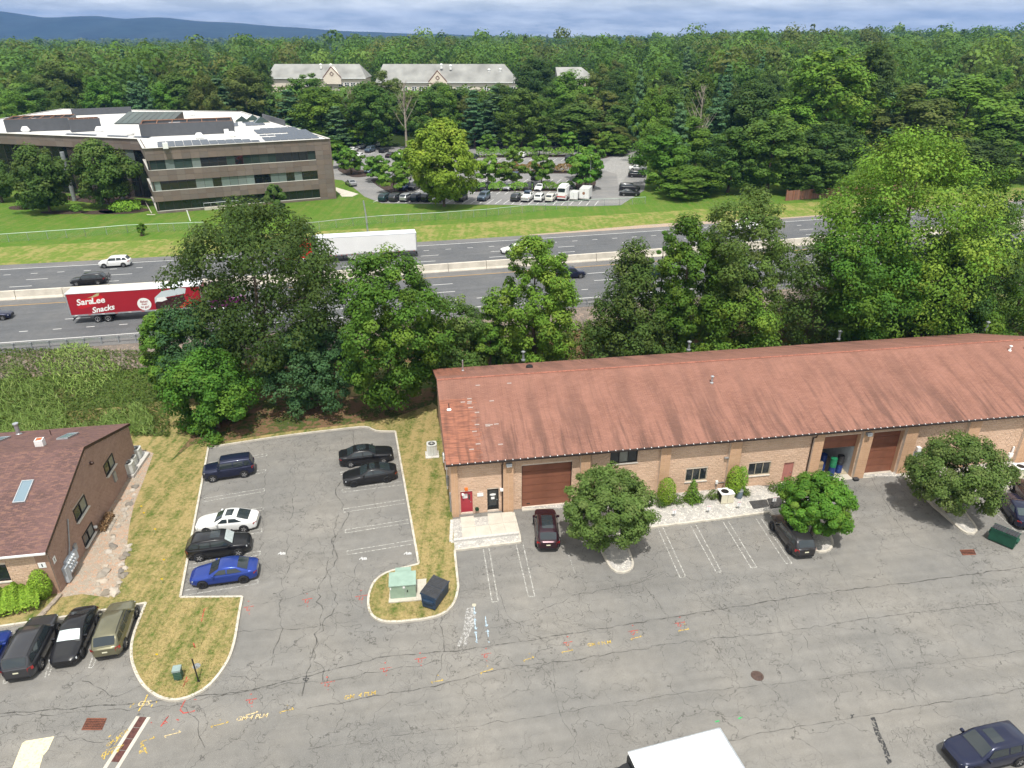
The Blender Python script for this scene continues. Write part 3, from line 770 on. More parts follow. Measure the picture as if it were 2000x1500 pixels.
M['mortar_b'] = mat('shade_toned_mortar', (.46, .37, .31), .95, var=.1)  # mortar darkened along with the shaded gable's blocks
M['door_brown'] = mat('brown_sectional_door', (.235, .095, .058), .5, var=.14, scale=.8, bump=.05)
M['trim_brown'] = flat('brown_trim', (.055, .030, .022), .5)
M['gutter'] = flat('dark_gutter', (.030, .022, .020), .45)
M['red_door'] = mat('red_painted_door', (.36, .035, .050), .45, var=.06)
M['pink_door'] = mat('dull_pink_door', (.40, .165, .135), .55, var=.08)
M['grey_door'] = mat('grey_door', (.42, .46, .48), .5, var=.06)
M['win_frame'] = flat('tan_window_frame', (.36, .32, .24), .5)
M['dark_frame'] = flat('dark_window_frame', (.020, .019, .018), .4)
M['window'] = NT('window_glass').done((.020, .026, .030), .05, 0, None, .7)
M['window_blind'] = mat('window_with_blind', (.20, .21, .19), .25, var=.15, scale=2, spec=.7)
M['sill'] = mat('pale_sill', (.62, .58, .52), .8, var=.08)
M['white'] = flat('white_paint', (.80, .80, .80), .5)
M['interior'] = mat('painted_interior', (.55, .57, .60), .8, var=.08)
M['floor_in'] = mat('dusty_floor', (.40, .34, .24), .9, var=.2)
def add_tint(me, per_face_rgb):
    ca = me.color_attributes.new('tint', 'FLOAT_COLOR', 'POINT')
    ca.data.foreach_set('color', np.asarray(per_face_rgb, dtype=np.float32).ravel())
def cut(iv, holes):
    """interval minus holes"""
    out = [iv]
    for h0, h1 in holes:
        nx = []
        for a, b in out:
            if h1 <= a or h0 >= b: nx.append((a, b)); continue
            if h0 > a: nx.append((a, h0))
            if h1 < b: nx.append((h1, b))
        out = nx
    return out
def block_wall(parent, loc, rz, length, z0, z1, openings=(), m='block', mortar='mortar', bl=.406, bh=.203, top=None, rnd=None, joint=.014, name='block_facing', x0=0.0):
    """split-face blocks laid over a mortar slab; local x along the wall, outer face towards -y; top(x) optional gable"""
    rnd = rnd or random.Random(int(length * 100 + z1 * 10)); mb = MB(); tint = []; wb = MB()
    rows = int(math.ceil((z1 - z0) / bh - 1e-6))
    for r in range(rows):
        za, zb = z0 + r * bh, min(z1, z0 + (r + 1) * bh)
        holes = [(o[0], o[1]) for o in openings if o[3] > za + .02 and o[2] < zb - .02]
        off = (bl / 2 if r % 2 else 0)
        xs = np.arange(x0 - off, length + bl, bl)
        for a in xs:
            for c, d in cut((max(x0, a), min(length, a + bl)), holes):
                if d - c < .04: continue
                if top and (top((c + d) / 2) < (za + zb) / 2): continue
                pr = rnd.uniform(.014, .034); j = joint / 2
                x_a, x_b, z_a, z_b = c + j, d - j, za + j, zb - j
                q = .012
                b = len(mb.v)
                mb.v += [(x_a, 0, z_a), (x_b, 0, z_a), (x_b, 0, z_b), (x_a, 0, z_b), (x_a + q, -pr, z_a + q), (x_b - q, -pr, z_a + q), (x_b - q, -pr, z_b - q), (x_a + q, -pr, z_b - q)]
                mb.f += [(b + 4, b + 5, b + 6, b + 7), (b, b + 1, b + 5, b + 4), (b + 1, b + 2, b + 6, b + 5), (b + 2, b + 3, b + 7, b + 6), (b + 3, b, b + 4, b + 7)]; mb.m += [0] * 5
                t = rnd.random(); tint += [(t, rnd.random(), 0, 1)] * 8
    me = mb.mesh(name, M[m]); add_tint(me, tint)
    fac = place(me, name, parent, loc, rz); fac['kind'] = 'stuff'
    us = sorted({x0, length, *[min(max(o[0], x0), length) for o in openings], *[min(max(o[1], x0), length) for o in openings]}); zs = sorted({z0, z1, *[min(max(o[2], z0), z1) for o in openings], *[min(max(o[3], z0), z1) for o in openings]})
    for a, b in zip(us, us[1:]):
        for c, d in zip(zs, zs[1:]):
            mu, mz = (a + b) / 2, (c + d) / 2
            if any(o[0] < mu < o[1] and o[2] < mz < o[3] for o in openings): continue
            if b - a < .005 or d - c < .005: continue
            if top is None: wb.b2((a, .002, c), (b, .22, d))
    if top is not None:
        n = 12; pts = [(length * i / n, min(top(length * i / n), 99)) for i in range(n + 1)]
        wb.add([(x, .002, z0) for x, z in pts] + [(x, .002, z) for x, z in pts], [(i, i + 1, n + 2 + i, n + 1 + i) for i in range(n)])
    wb.build('wall', M[mortar], parent, loc=loc, rz=rz)
    return fac
def pilaster(parent, u0, u1, v0, v1, z1, m='pilaster', mortar='mortar'):
    """pier of smooth blocks"""
    rnd = random.Random(int(u0 * 77)); mb = MB(); tint = []; bh = .203
    w = u1 - u0
    for r in range(int(math.ceil(z1 / bh))):
        za, zb = r * bh + .006, min(z1, (r + 1) * bh) - .006
        cuts = [0, w * .5, w] if r % 2 else [0, w * .5 + .2 * 0, w]
        for a, b in zip(cuts, cuts[1:]):
            k = len(mb.v); mb.b2((u0 + a + .006, v0 - .012, za), (u0 + b - .006, v1, zb)); t = rnd.random(); tint += [(t, rnd.random(), 0, 1)] * (len(mb.v) - k)
    me = mb.mesh('pilaster', [M[m]]); add_tint(me, tint); o = place(me, 'pilaster', parent)
    MB().b2((u0 + .004, v0, 0), (u1 - .004, v1 - .01, z1)).build('mortar_core', M[mortar], o)
    return o
def window(parent, u0, u1, z0, z1, v, panes=3, frame='win_frame', rz=0.0, loc=None, sill=True, blind=()):
    """framed window, local -y outward"""
    w, h = u1 - u0, z1 - z0
    W = bpy.data.objects.new('window', None); COL.objects.link(W); W.parent = parent; W.location = loc or (u0, v, z0); W.rotation_euler = (0, 0, rz)
    fr = MB(); t = .07
    fr.b2((0, .0, 0), (w, .10, t)); fr.b2((0, 0, h - t), (w, .10, h)); fr.b2((0, .001, t), (t, .099, h - t)); fr.b2((w - t, .001, t), (w, .099, h - t))
    for i in range(1, panes): x = w * i / panes; fr.b2((x - t / 2, .002, t), (x + t / 2, .098, h - t))
    fr.build('frame', M[frame], W)
    for i in range(panes):
        a, b = w * i / panes + t / 2, w * (i + 1) / panes - t / 2
        MB().add([(a, .06, t * .9), (b, .06, t * .9), (b, .06, h - t * .9), (a, .06, h - t * .9)], [(0, 1, 2, 3)]).build('pane', M['window_blind'] if i in blind else M['window'], W)
    if sill: MB().b2((-.06, -.14, -.09), (w + .06, .08, -.004)).build('sill', M['sill'], W)
    return W
def shingle(name, c1, c2, streak=0.0, newedge=None, rowh=.145, wid=.42, spot=None):
    """shingle courses; object x along the eave, object y up the slope (stored as uv)"""
    q = NT(name, True); uv = q.n('ShaderNodeUVMap', uv_map='slope').outputs[0]
    br = q.n('ShaderNodeTexBrick', {'Color1': (0, 0, 0, 1), 'Color2': (1, 1, 1, 1), 'Mortar': (.5, .5, .5, 1), 'Scale': 1.0, 'Mortar Size': .012, 'Brick Width': wid, 'Row Height': rowh, 'Bias': 0.0}, offset=.5, squash=1.0)
    q.set(br.inputs['Vector'], uv)
    col = q.mix(br.outputs['Color'], c1, c2); col = q.mix(q.math('MULTIPLY', br.outputs['Fac'], .55), col, tuple(x * .35 for x in c2))
    col = q.mix(q.math('MULTIPLY', q.ramp(q.noise(uv, .35, 2, .6), .35, .7), .4), col, tuple(x * 1.18 for x in c1))
    if spot: col = q.mix(q.math('MULTIPLY', q.ramp(q.noise(q.mapping(uv, (1.6, 4.5, 1)), 1.0, 3, .7), .52, .62), .55), col, spot)
    if newedge:
        b2 = q.n('ShaderNodeTexBrick', {'Color1': (0, 0, 0, 1), 'Color2': (1, 1, 1, 1), 'Scale': 1.0, 'Mortar Size': .0, 'Brick Width': 1.0, 'Row Height': rowh, 'Bias': 0.0}, offset=.37, offset_frequency=3)
        q.set(b2.inputs['Vector'], uv)
        n2 = q.mix(q.ramp(q.noise(q.mapping(uv, (.8, 6.9, 1)), 1.0, 2, .7), .4, .62), (.32, .135, .088), (.20, .088, .062))
        sx = q.n('ShaderNodeSeparateXYZ'); q.set(sx.inputs[0], uv)
        e = q.math('ADD', sx.outputs[0], q.math('MULTIPLY', b2.outputs['Color'], .8))
        msk = q.math('MULTIPLY', q.math('LESS_THAN', e, newedge), q.math('LESS_THAN', sx.outputs[1], 7.2))
        col = q.mix(msk, col, n2)
    if streak:
        wv = q.noise(uv, .25, 1, .5, 'Color')
        a1 = q.n('ShaderNodeVectorMath', operation='MULTIPLY_ADD'); q.set(a1.inputs[0], wv); a1.inputs[1].default_value = (.4, 0, 0); q.set(a1.inputs[2], uv)
        s1 = q.noise(q.mapping(a1.outputs[0], (.62, .10, 1)), 1.0, 3, .62)
        s2 = q.noise(q.mapping(a1.outputs[0], (2.6, .16, 1), (0, 0, 0), (9, 0, 0)), 1.0, 3, .65)
        sx = q.n('ShaderNodeSeparateXYZ'); q.set(sx.inputs[0], uv)
        low = q.ramp(sx.outputs[1], 0.0, 9.5, 1.0, .22)
        st = q.math('MULTIPLY', q.math('MINIMUM', 1, q.math('ADD', q.ramp(s1, .47, .68), q.math('MULTIPLY', q.ramp(s2, .53, .70), .75))), low)
        col = q.mix(q.math('MULTIPLY', st, streak), col, (.062, .040, .034))
    return q.done(col, .93, 0, None, .15)
M['roof_red'] = shingle('faded_red_shingles', (.272, .137, .103), (.226, .111, .083), .60, 3.3)
M['roof_brown'] = shingle('brown_shingles', (.162, .094, .086), (.104, .066, .062), 0.0, None, .15, .36, (.24, .135, .10))
def roof_slab(name, m, parent, x0, x1, y0, z0, y1, z1, th=.13):
    """sloping slab from the eave (y0,z0) to the ridge (y1,z1) with slope uv"""
    L = math.hypot(y1 - y0, z1 - z0)
    mb = MB(); vs_ = [(x0, y0, z0), (x1, y0, z0), (x1, y1, z1), (x0, y1, z1)]
    nrm = Vector((0, -(z1 - z0), y1 - y0)).normalized()
    if nrm.z < 0: nrm = -nrm
    lo = [tuple(Vector(p) - Vector((0, 0, th))) for p in vs_]
    fl = (y1 < y0)
    mb.add(vs_ + lo, [f[::-1] if fl else f for f in ((0, 1, 2, 3), (7, 6, 5, 4), (0, 4, 5, 1), (1, 5, 6, 2), (3, 7, 4, 0))])
    me = mb.mesh(name, M[m]); uvl = me.uv_layers.new(name='slope')
    for lp in me.loops:
        i = lp.vertex_index % 4; uvl.data[lp.index].uv = ((0, 0), (x1 - x0, 0), (x1 - x0, L), (0, L))[i]
    return place(me, name, parent)

# ================================================================== the long warehouse
BL = 62.0; EZ = 5.48; RZ = 8.7; BD = 17.95
WH = thing('brick_warehouse', 'long tan block warehouse with faded red shingle roof and brown garage doors', 'building', B_O, B_ANG)
def ux(px, py, v=0.0): 
    o = bw(0, v); return on_wall(px, py, o, B_ANG)
WV = .30          # wall plane behind the pilaster faces
def rect(px0, py0, px1, py1, v=WV):
    a = ux(px0, py0, v); b = ux(px1, py1, v)
    return a[0], b[0], min(a[1], b[1]), max(a[1], b[1])
PIL = [(ux(876, 985)[0], ux(896, 985)[0]), (ux(983, 950)[0], ux(1003, 950)[0]), (ux(1135, 900)[0], ux(1154, 900)[0]), (ux(1287, 930)[0], ux(1306, 930)[0]), (ux(1425, 890)[0], ux(1447, 890)[0]),
       (ux(1587, 880)[0], ux(1606, 880)[0]), (ux(1680, 880)[0], ux(1699, 880)[0]), (ux(1768, 860)[0], ux(1790, 860)[0]), (ux(1894, 835)[0], ux(1916, 835)[0])]
PIL[0] = (0.0, PIL[0][1])
w_ = PIL[-1][0] - PIL[-2][0]
for k in range(1, 4): PIL.append((PIL[8][0] + 6.1 * k, PIL[8][1] + 6.1 * k))
OPEN = {}
OPEN['red'] = (*[ux(p, 990, WV)[0] for p in (900.2, 923.5)], .16, 2.30)
OPEN['black'] = (*[ux(p, 985, WV)[0] for p in (952, 974.3)], .16, 2.32)
OPEN['g1'] = (*[ux(p, 950, WV)[0] for p in (1019, 1115.5)], .10, 4.35)
a = rect(1191, 907, 1246, 884); OPEN['w1'] = (a[0], a[1], 3.75, 5.02)
a = rect(1337, 945, 1380, 930); OPEN['w2'] = (a[0], a[1], 1.20, 2.50)
a = rect(1459, 930, 1502, 925); OPEN['w3'] = (a[0], a[1], 1.20, 2.50)
OPEN['pink'] = (ux(1524, 945, WV)[0], ux(1543, 945, WV)[0], .14, 2.25)
OPEN['g2'] = (PIL[5][1] + .02, PIL[6][0] - .02, .02, 4.62)
OPEN['g3'] = (PIL[6][1] + .02, PIL[7][0] - .02, .02, 4.62)
OPEN['grey'] = (PIL[7][1] + .35, PIL[7][1] + 1.3, .14, 2.25)
ops = list(OPEN.values())
block_wall(WH, (0, WV, 0), 0, BL, 0, EZ - .12, ops)
for p in PIL: pilaster(WH, p[0], p[1], 0.0, WV + .02, EZ - .13)
# gable and rear walls
half = (BD + .02) / 2
gtop = lambda x: EZ - .16 + (RZ - EZ) * (1 - abs(x - 8.95) / 9.25)
block_wall(WH, (-.0, BD, 0), -math.pi / 2, BD, 0, RZ - .2, (), top=lambda x: gtop(BD - x), rnd=random.Random(3))
MB().b2((0, BD - .01, 0), (BL, BD + .05, EZ - .2)).build('rear_wall', M['mortar'], WH)
MB().b2((BL - .05, 0.3, 0), (BL, BD, EZ - .2)).build('end_wall', M['mortar'], WH)
# roof
RF = roof_slab('roof', 'roof_red', WH, -.38, BL + .3, -.30, EZ, 8.95, RZ)
roof_slab('rear_slope', 'roof_red', RF, -.379, BL + .3, 18.2, EZ, 8.951, RZ - .001)
mb = MB(); n = int((BL + .6) / .19)
for i in range(n):
    x = -.36 + i * .19
    for s in (-1, 1):
        yy = 8.95 + s * .15; zz_ = RZ - .15 * .34 + .022
        mb.add([(x, 8.95, RZ + .035), (x + .205, 8.95, RZ + .05), (x + .205, yy, zz_ + .02), (x, yy, zz_ + .005)], [(0, 1, 2, 3)] if s < 0 else [(3, 2, 1, 0)])
me = mb.mesh('ridge_cap', mat('ridge_shingle', (.27, .105, .072), .9, var=.35, scale=5)); o = place(me, 'ridge_cap', RF); o['kind'] = 'stuff'
mb = MB(); mb.b2((-.40, -.42, EZ - .16), (BL + .3, -.305, EZ - .02)); gut = mb.build('gutter', M['gutter'], WH)
mb = MB()
for i in range(int(BL / .62)): mb.b2((.1 + i * .62, -.41, EZ - .018), (.155 + i * .62, -.27, EZ + .006))
mb.build('gutter_hanger', M['white'], gut)['kind'] = 'stuff'
def rake(s):
    mb = MB(); z_ = lambda v: RZ - abs(v - 8.95) * (RZ - EZ) / 9.25
    for a, b in ((-.30, 8.95), (8.95, 18.2)):
        mb.add([(-.40, a, z_(a) - .22), (-.40, b, z_(b) - .22), (-.40, b, z_(b) + .012), (-.40, a, z_(a) + .012), (-.375, a, z_(a) - .22), (-.375, b, z_(b) - .22), (-.375, b, z_(b) + .012), (-.375, a, z_(a) + .012)],
               [(3, 2, 1, 0), (4, 5, 6, 7), (2, 3, 7, 6), (0, 1, 5, 4)])
    mb.build('rake_board', M['trim_brown'], WH)
rake(0)
# soffit strip under the front eave
MB().b2((-.36, -.29, EZ - .155), (BL, .30, EZ - .135)).build('soffit', M['trim_brown'], WH)
def on_roof(px, py, back=False):
    """pixel -> roof point in building coordinates"""
    d = ray(px, py); o = Vector((0, 0, HCAM)); p0 = bw(0, 8.95, RZ)
    sl = (RZ - EZ) / 9.25
    n = Vector((math.sin(B_ANG) * sl, -math.cos(B_ANG) * sl, 1)) if not back else Vector((-math.sin(B_ANG) * sl, math.cos(B_ANG) * sl, 1))
    t = (p0 - o).dot(n) / d.dot(n); q = o + d * t - B_O
    return Vector((q.x * math.cos(B_ANG) + q.y * math.sin(B_ANG), -q.x * math.sin(B_ANG) + q.y * math.cos(B_ANG), q.z))
def roof_pipe(px, py, h, r, back=True, cap=True, m='dull_steel', collar=True):
    p = on_roof(px, py, back); mb = MB()
    prof = [(r * 1.9, -.08), (r * 1.9, .06), (r, .10), (r, h * .80)]
    if cap: prof += [(r * 1.25, h * .80), (r * 1.25, h * .86), (r * 1.05, h * .86), (r * 1.05, h * .90), (r * 1.9, h * .90), (r * 1.9, h * .97), (r * .9, h * 1.04), (.01, h * 1.06)]
    else: prof += [(r, h), (.01, h)]
    mb.lathe(prof, p, 10); return mb.build('roof_vent', M[m], RF, smooth=35)
roof_pipe(904, 724, 1.15, .07, True, False, 'steel'); roof_pipe(1022, 703, 1.05, .13); roof_pipe(1345, 683, 1.05, .13); roof_pipe(1638, 662, 1.05, .13); roof_pipe(1926, 644, 1.05, .13)
roof_pipe(1390, 748, .72, .085, False, True, 'steel'); roof_pipe(877, 799, .55, .04, False, False, 'black'); roof_pipe(1972, 685, .55, .08, False, True, 'white_paint'); roof_pipe(2003, 681, .4, .1, False, False, 'black')
p = on_roof(1034, 718, True); MB().lathe([(.36, -.05), (.36, .10), (.30, .22), (.05, .26)], p, 12).build('turbine_cap', M['black'], RF, smooth=40)
p = on_roof(877, 800, False); MB().lathe([(.22, -.02), (.18, .05), (.05, .10)], p, 10).build('vent_flashing', M['white'], RF)
# pale replacement shingles
sl_a = math.atan2(RZ - EZ, 9.25)
psh = MB(); psh.add([(-.2, -.06, .012), (.2, -.06, .012), (.2, .06, .012), (-.2, .06, .012), (-.2, -.06, 0), (.2, -.06, 0)], [(0, 1, 2, 3), (4, 5, 1, 0)]); psh = psh.mesh('pale_shingle', mat('pale_grey_shingle', (.32, .26, .235), .9, var=.15))
for zx, zy in ((377, 376), (322, 463), (280, 485), (324, 482), (322, 492), (330, 521), (372, 552), (468, 477), (372, 631), (440, 632), (460, 633), (443, 640), (498, 628), (356, 676), (379, 757), (525, 760), (337, 793), (582, 362)):
    p = on_roof(820 + zx * .3, 640 + zy * .3); o = place(psh, 'pale_shingle', RF, p + Vector((0, 0, .006))); o.rotation_euler = (sl_a, 0, 0)
# openings: sectional doors
def sectional(op, v, n, zlo=None, name='garage_door'):
    u0, u1, z0, z1 = op; D = bpy.data.objects.new(name, None); COL.objects.link(D); D.parent = WH; D.location = (u0, v, z0)
    h = (z1 - z0) / n
    pn = MB(); w = u1 - u0 - .04
    pn.b2((.02, 0, .012), (w, .05, h - .012)); pn.b2((.06, -.012, .09), (w - .04, .0, h - .09))
    me = pn.mesh('door_panel', M['door_brown'])
    for i in range(n):
        if zlo is None or z0 + (i + 1) * h > zlo: place(me, 'door_panel', D, (0, 0, i * h))
    return D
d1 = sectional(OPEN['g1'], WV + .16, 6)
MB().b2((.45, -.02, .22), (.75, .0, .32)).build('handle', M['black'], d1)
sectional(OPEN['g3'], WV + .42, 6)
d2 = sectional(OPEN['g2'], WV + .42, 6, 3.5)
for k, dv in (('g1', .16), ('g3', .42), ('g2', .42)):
    u0, u1, z0, z1 = OPEN[k]
    mb = MB(); mb.b2((u0 - .0, WV + .02, z0), (u0 + .03, WV + dv + .05, z1)); mb.b2((u1 - .03, WV + .02, z0), (u1, WV + dv + .05, z1)); mb.b2((u0 + .03, WV + .02, z1 - .03), (u1 - .03, WV + dv + .05, z1))
    mb.build('door_jamb', M['pilaster'] if k != 'g1' else M['trim_brown'], WH)
    MB().b2((u0 - .0, -.10 if k == 'g1' else -.04, -.01), (u1, WV + dv + .2, .03 if k != 'g1' else .095)).build('threshold', M['concrete'], WH)
# inside of the open bay
u0, u1, z0, z1 = OPEN['g2']; v0, v1 = WV + .5, WV + 5.5
mb = MB()
mb.add([(u0, v0, .035), (u1, v0, .035), (u1, v1, .035), (u0, v1, .035)], [(0, 1, 2, 3)]); mb.build('bay_floor', M['floor_in'], WH)
mb = MB()
mb.add([(u0, v1, 0), (u1, v1, 0), (u1, v1, 4.8), (u0, v1, 4.8), (u0, v0, 0), (u0, v0, 4.8), (u1, v0, 0), (u1, v0, 4.8)], [(0, 1, 2, 3), (4, 0, 3, 5), (1, 6, 7, 2), (5, 3, 2, 7)]); mb.build('bay_wall', M['interior'], WH)
# personnel doors
def door(op, v, m, frame, glassy=False):
    u0, u1, z0, z1 = op; D = bpy.data.objects.new('door', None); COL.objects.link(D); D.parent = WH; D.location = (u0, v, z0); w, h = u1 - u0, z1 - z0
    mb = MB(); mb.b2((0, -.02, 0), (.07, .1, h)); mb.b2((w - .07, -.02, 0), (w, .1, h)); mb.b2((.07, -.02, h - .07), (w - .07, .1, h)); mb.build('frame', frame, D)
    if glassy:
        mb = MB(); mb.b2((.07, .01, .02), (.17, .05, h - .07)); mb.b2((w - .17, .01, .02), (w - .07, .05, h - .07)); mb.b2((.17, .01, .02), (w - .17, .05, .26)); mb.b2((.17, .01, h - .2), (w - .17, .05, h - .07)); mb.build('leaf_frame', frame, D)
        MB().add([(.17, .03, .26), (w - .17, .03, .26), (w - .17, .03, h - .2), (.17, .03, h - .2)], [(0, 1, 2, 3)]).build('pane', M['window'], D)
    else:
        MB().b2((.07, .0, .02), (w - .07, .05, h - .07)).build('leaf', m, D)
    MB().lathe([(.0, 0), (.035, .01), (.035, .06)], (w - .15, -.065, 1.02), 8, 0, 'Y').build('handle', M['steel'], D)
    return D
dr = door(OPEN['red'], WV + .08, M['red_door'], M['red_door'])
w = OPEN['red'][1] - OPEN['red'][0]
MB().b2((w * .66, -.015, 1.25), (w * .80, -.002, 1.78)).build('pane', M['window'], dr)
MB().b2((w * .18, -.012, 1.42), (w * .58, -.002, 1.86)).build('notice', M['white'], dr)
for k in range(4): MB().b2((w * .23, -.015, 1.50 + k * .09), (w * .53, -.0125, 1.53 + k * .09)).build('notice_line', M['dull_steel'], dr)
db = door(OPEN['black'], WV + .08, M['dark_frame'], M['dark_frame'], True)
w = OPEN['black'][1] - OPEN['black'][0]
me = MB().lathe([(.01, 0), (.27, .0)], (0, 0, 0), 20, 0, 'Y', False).mesh('door_decal', M['white']); o = place(me, 'door_decal', db, (w * .5, .02, 1.52)); o.scale = (1, 1, .42)
MB().b2((w * .34, .012, 1.05), (w * .64, .022, 1.28)).build('notice', M['white'], db)
door(OPEN['pink'], WV + .08, M['pink_door'], M['pink_door']); door(OPEN['grey'], WV + .08, M['grey_door'], M['grey_door'])
for k, pn, fr, bl in (('w1', 3, 'dark_frame', (1,)), ('w2', 3, 'win_frame', ()), ('w3', 3, 'win_frame', ())):
    u0, u1, z0, z1 = OPEN[k]; window(WH, u0, u1, z0, z1, WV + .05, pn, fr, blind=bl)
# fittings on the front wall
def wallbox(name, px, py, du, dz, dv, m, v=WV - .035, parent=None):
    u, z = ux(px, py, v); return MB().b2((u - du / 2, v - dv, z - dz / 2), (u + du / 2, v, z + dz / 2)).build(name, m, parent or WH)
wallbox('wall_sign', 938, 966, .52, .34, .03, M['white'])
wallbox('wall_sign', 938, 961, .30, .10, .03, mat('faded_sign', (.70, .55, .48), .7))
wallbox('beacon', 910.5, 954.5, .26, .22, .18, M['orange'])
wallbox('camera_box', 979.5, 954.5, .28, .2, .25, M['white']); wallbox('camera_box', 903.5, 964.5, .16, .12, .2, M['white'])
u, z = ux(931.5, 993, WV - .03); MB().lathe([(.02, 0), (.17, .0), (.17, .14), (.12, .16)], (u, WV - .19, z), 12, 0, 'Y').build('hose_reel', mat('dark_green_plastic', (.012, .045, .022), .5), WH)
def flood(px, py):
    u, z = ux(px, py, 0); mb = MB(); mb.b2((u - .24, -.34, z - .10), (u + .24, -.012, z + .13)); o = mb.build('wall_lamp', M['dull_steel'], WH)
    MB().b2((u - .2, -.36, z - .12), (u + .2, -.1, z - .102)).build('lens', M['head_lamp'], o)
flood(993.5, 905.5); flood(1695.5, 846)
for px, py in ((980.5, 940), (1582, 880)):
    u = ux(px, py, WV)[0]; mb = MB(); mb.tube([(u, -.34, EZ - .16), (u, -.20, EZ - .5), (u, WV - .09, EZ - .8), (u, WV - .09, .12), (u, WV - .3, .06)], .055, 8); mb.build('downspout', M['trim_brown'], WH, smooth=40)
for px, py in ((1308, 900), (1153.5, 900), (1447.5, 880)):
    u = ux(px, py, WV)[0]; MB().tube([(u, WV - .06, EZ - .2), (u, WV - .06, .2)], .028, 6).build('conduit', M['trim_brown'], WH)
wallbox('meter_box', 1399, 941, .22, .3, .16, M['white_paint']); u, z = ux(1399, 941, WV)
MB().tube([(u, WV - .06, z - .15), (u, WV - .06, .15)], .03, 6).build('conduit', M['dull_steel'], WH); MB().tube([(u, WV - .08, z - .05), (u + .8, WV - .08, z - .05)], .03, 6).build('conduit', M['dull_steel'], WH)
wallbox('blue_kickboard', 1475, 953, 3.4, .22, .05, mat('grey_blue_panel', (.17, .21, .24), .6))
wallbox('wall_bracket', 1418, 893, .35, .06, .2, M['dull_steel'])
wallbox('vent_hood', 1792, 875, .35, .4, .3, M['white_paint'])
for px, y0, y1, r in ((1967, 902, 872, .09), (1988, 893, 855, .11)):
    u, z = ux(px, y0, WV); u1_, z1_ = ux(px, y1, WV); MB().tube([(u, WV - .15, max(.3, z)), (u, WV - .15, z1_)], r, 8).build('drain_pipe', M['white_paint'], WH, smooth=40)
wallbox('meter_box', 1972, 887, .4, .4, .2, M['white_paint'])
# fittings on the gable wall
for v_, z_, dv_, dz_, m in ((2.6, 1.9, .30, .9, 'dull_steel'), (3.4, 2.9, .5, .55, 'white_paint'), (4.6, 2.2, .55, .8, 'door_brown'), (5.4, 2.6, .45, .5, 'white_paint'), (6.3, 1.9, .4, .7, 'white_paint'), (7.4, 1.2, .6, .8, 'dull_steel')):
    MB().b2((-.26, v_, z_ - dz_ / 2), (-.04, v_ + dv_, z_ + dz_ / 2)).build('meter_box', M[m], WH)
MB().b2((-.15, .6, .15), (-.04, .85, 2.0)).build('cable_cover', M['dull_steel'], WH)
MB().tube([(-.12, 4.0, .2), (-.12, 4.0, 5.2)], .05, 6).build('conduit', M['white_paint'], WH)

# ================================================================== the brown building on the left
L_ANG = R(9.2); L_O = G(121, 1157, .0)
L_O = Vector((-32.8, 39.75, 0)); LE, LR, LD, LLEN = 4.05, 7.05, 18.0, 30.0
LB = thing('brown_roofed_building', 'low block building with brown shingle roof and skylights by the gravel strip', 'building', L_O, L_ANG)
lops = []
def lw(px, py):
    """pixel on the right gable wall -> (distance back from the front corner, height)"""
    return on_wall(px, py, L_O, L_ANG + math.pi / 2)
def lrect(a, b, zz0, zz1):
    return (lw(*a)[0], lw(*b)[0], zz0, zz1)
W_A = (9.0, 10.9, 1.75, 3.0); W_B = (4.6, 6.5, 1.7, 3.0); W_C = (2.9, 4.9, .35, 1.25)
gt2 = lambda x: LE - .16 + (LR - LE) * (1 - abs(x - 9) / 9)
def lz(z4x, z4y): return (z4x * .2667, 820 + z4y * .2667)
wins = []
for q in (((760, 360), (833, 300)), ((538, 690), (632, 610)), ((604, 880), (683, 800))):
    s0, h0 = lw(*lz(*q[0])); s1, h1 = lw(*lz(*q[1])); hm = (h0 + h1) / 2
    wins.append((s0, s1, hm - .55, hm + .55))
wins[2] = (wins[2][0], wins[2][1], max(.4, wins[2][2]), max(.4, wins[2][2]) + 1.0)
block_wall(LB, (0, 0, 0), math.pi / 2, LD, 0, LR - .2, wins, 'block_b', 'mortar_b', top=gt2, rnd=random.Random(8))
for wnd in wins:
    window(LB, 0, wnd[1] - wnd[0], 0, wnd[3] - wnd[2], 0, 2, 'dark_frame', math.pi / 2, (.075, wnd[0], wnd[2]), True, (1,))
fops = [(-9.6, -2.9, 1.62, 3.1)]
fo = [(LLEN + a, LLEN + b, c, d) for a, b, c, d in fops]
block_wall(LB, (-LLEN, .0, 0), 0, LLEN - .9, 0, LE - .15, fo, 'block', 'mortar', rnd=random.Random(9))
pilaster(LB, -.9, -.03, -.06, .25, LE - .15, 'pilaster_b', 'mortar_b')
window(LB, -9.6, -2.9, 1.62, 3.1, .06, 6, 'dark_frame', blind=(1, 4))
MB().b2((-LLEN, LD - .2, 0), (-.3, LD, LE - .2)).build('rear_wall', M['mortar_b'], LB)
RB = roof_slab('roof', 'roof_brown', LB, -LLEN - .3, .10, -.35, LE, 9, LR)
roof_slab('rear_slope', 'roof_brown', RB, -LLEN - .3, .10, LD + .35, LE, 9.001, LR - .001)
mb = MB(); z_ = lambda v: LR - abs(v - 9) * (LR - LE) / 9.35
for a, b in ((-.35, 9), (9, LD + .35)):
    mb.add([(.105, a, z_(a) - .24), (.105, b, z_(b) - .24), (.105, b, z_(b) + .012), (.105, a, z_(a) + .012), (.085, a, z_(a) - .24), (.085, b, z_(b) - .24), (.085, b, z_(b) + .012), (.085, a, z_(a) + .012)], [(0, 1, 2, 3), (7, 6, 5, 4), (2, 6, 7, 3), (0, 4, 5, 1)])
mb.build('rake_board', M['trim_brown'], LB)
MB().b2((-LLEN - .3, -.46, LE - .14), (.1, -.355, LE - .01)).build('gutter', M['white_paint'], LB)
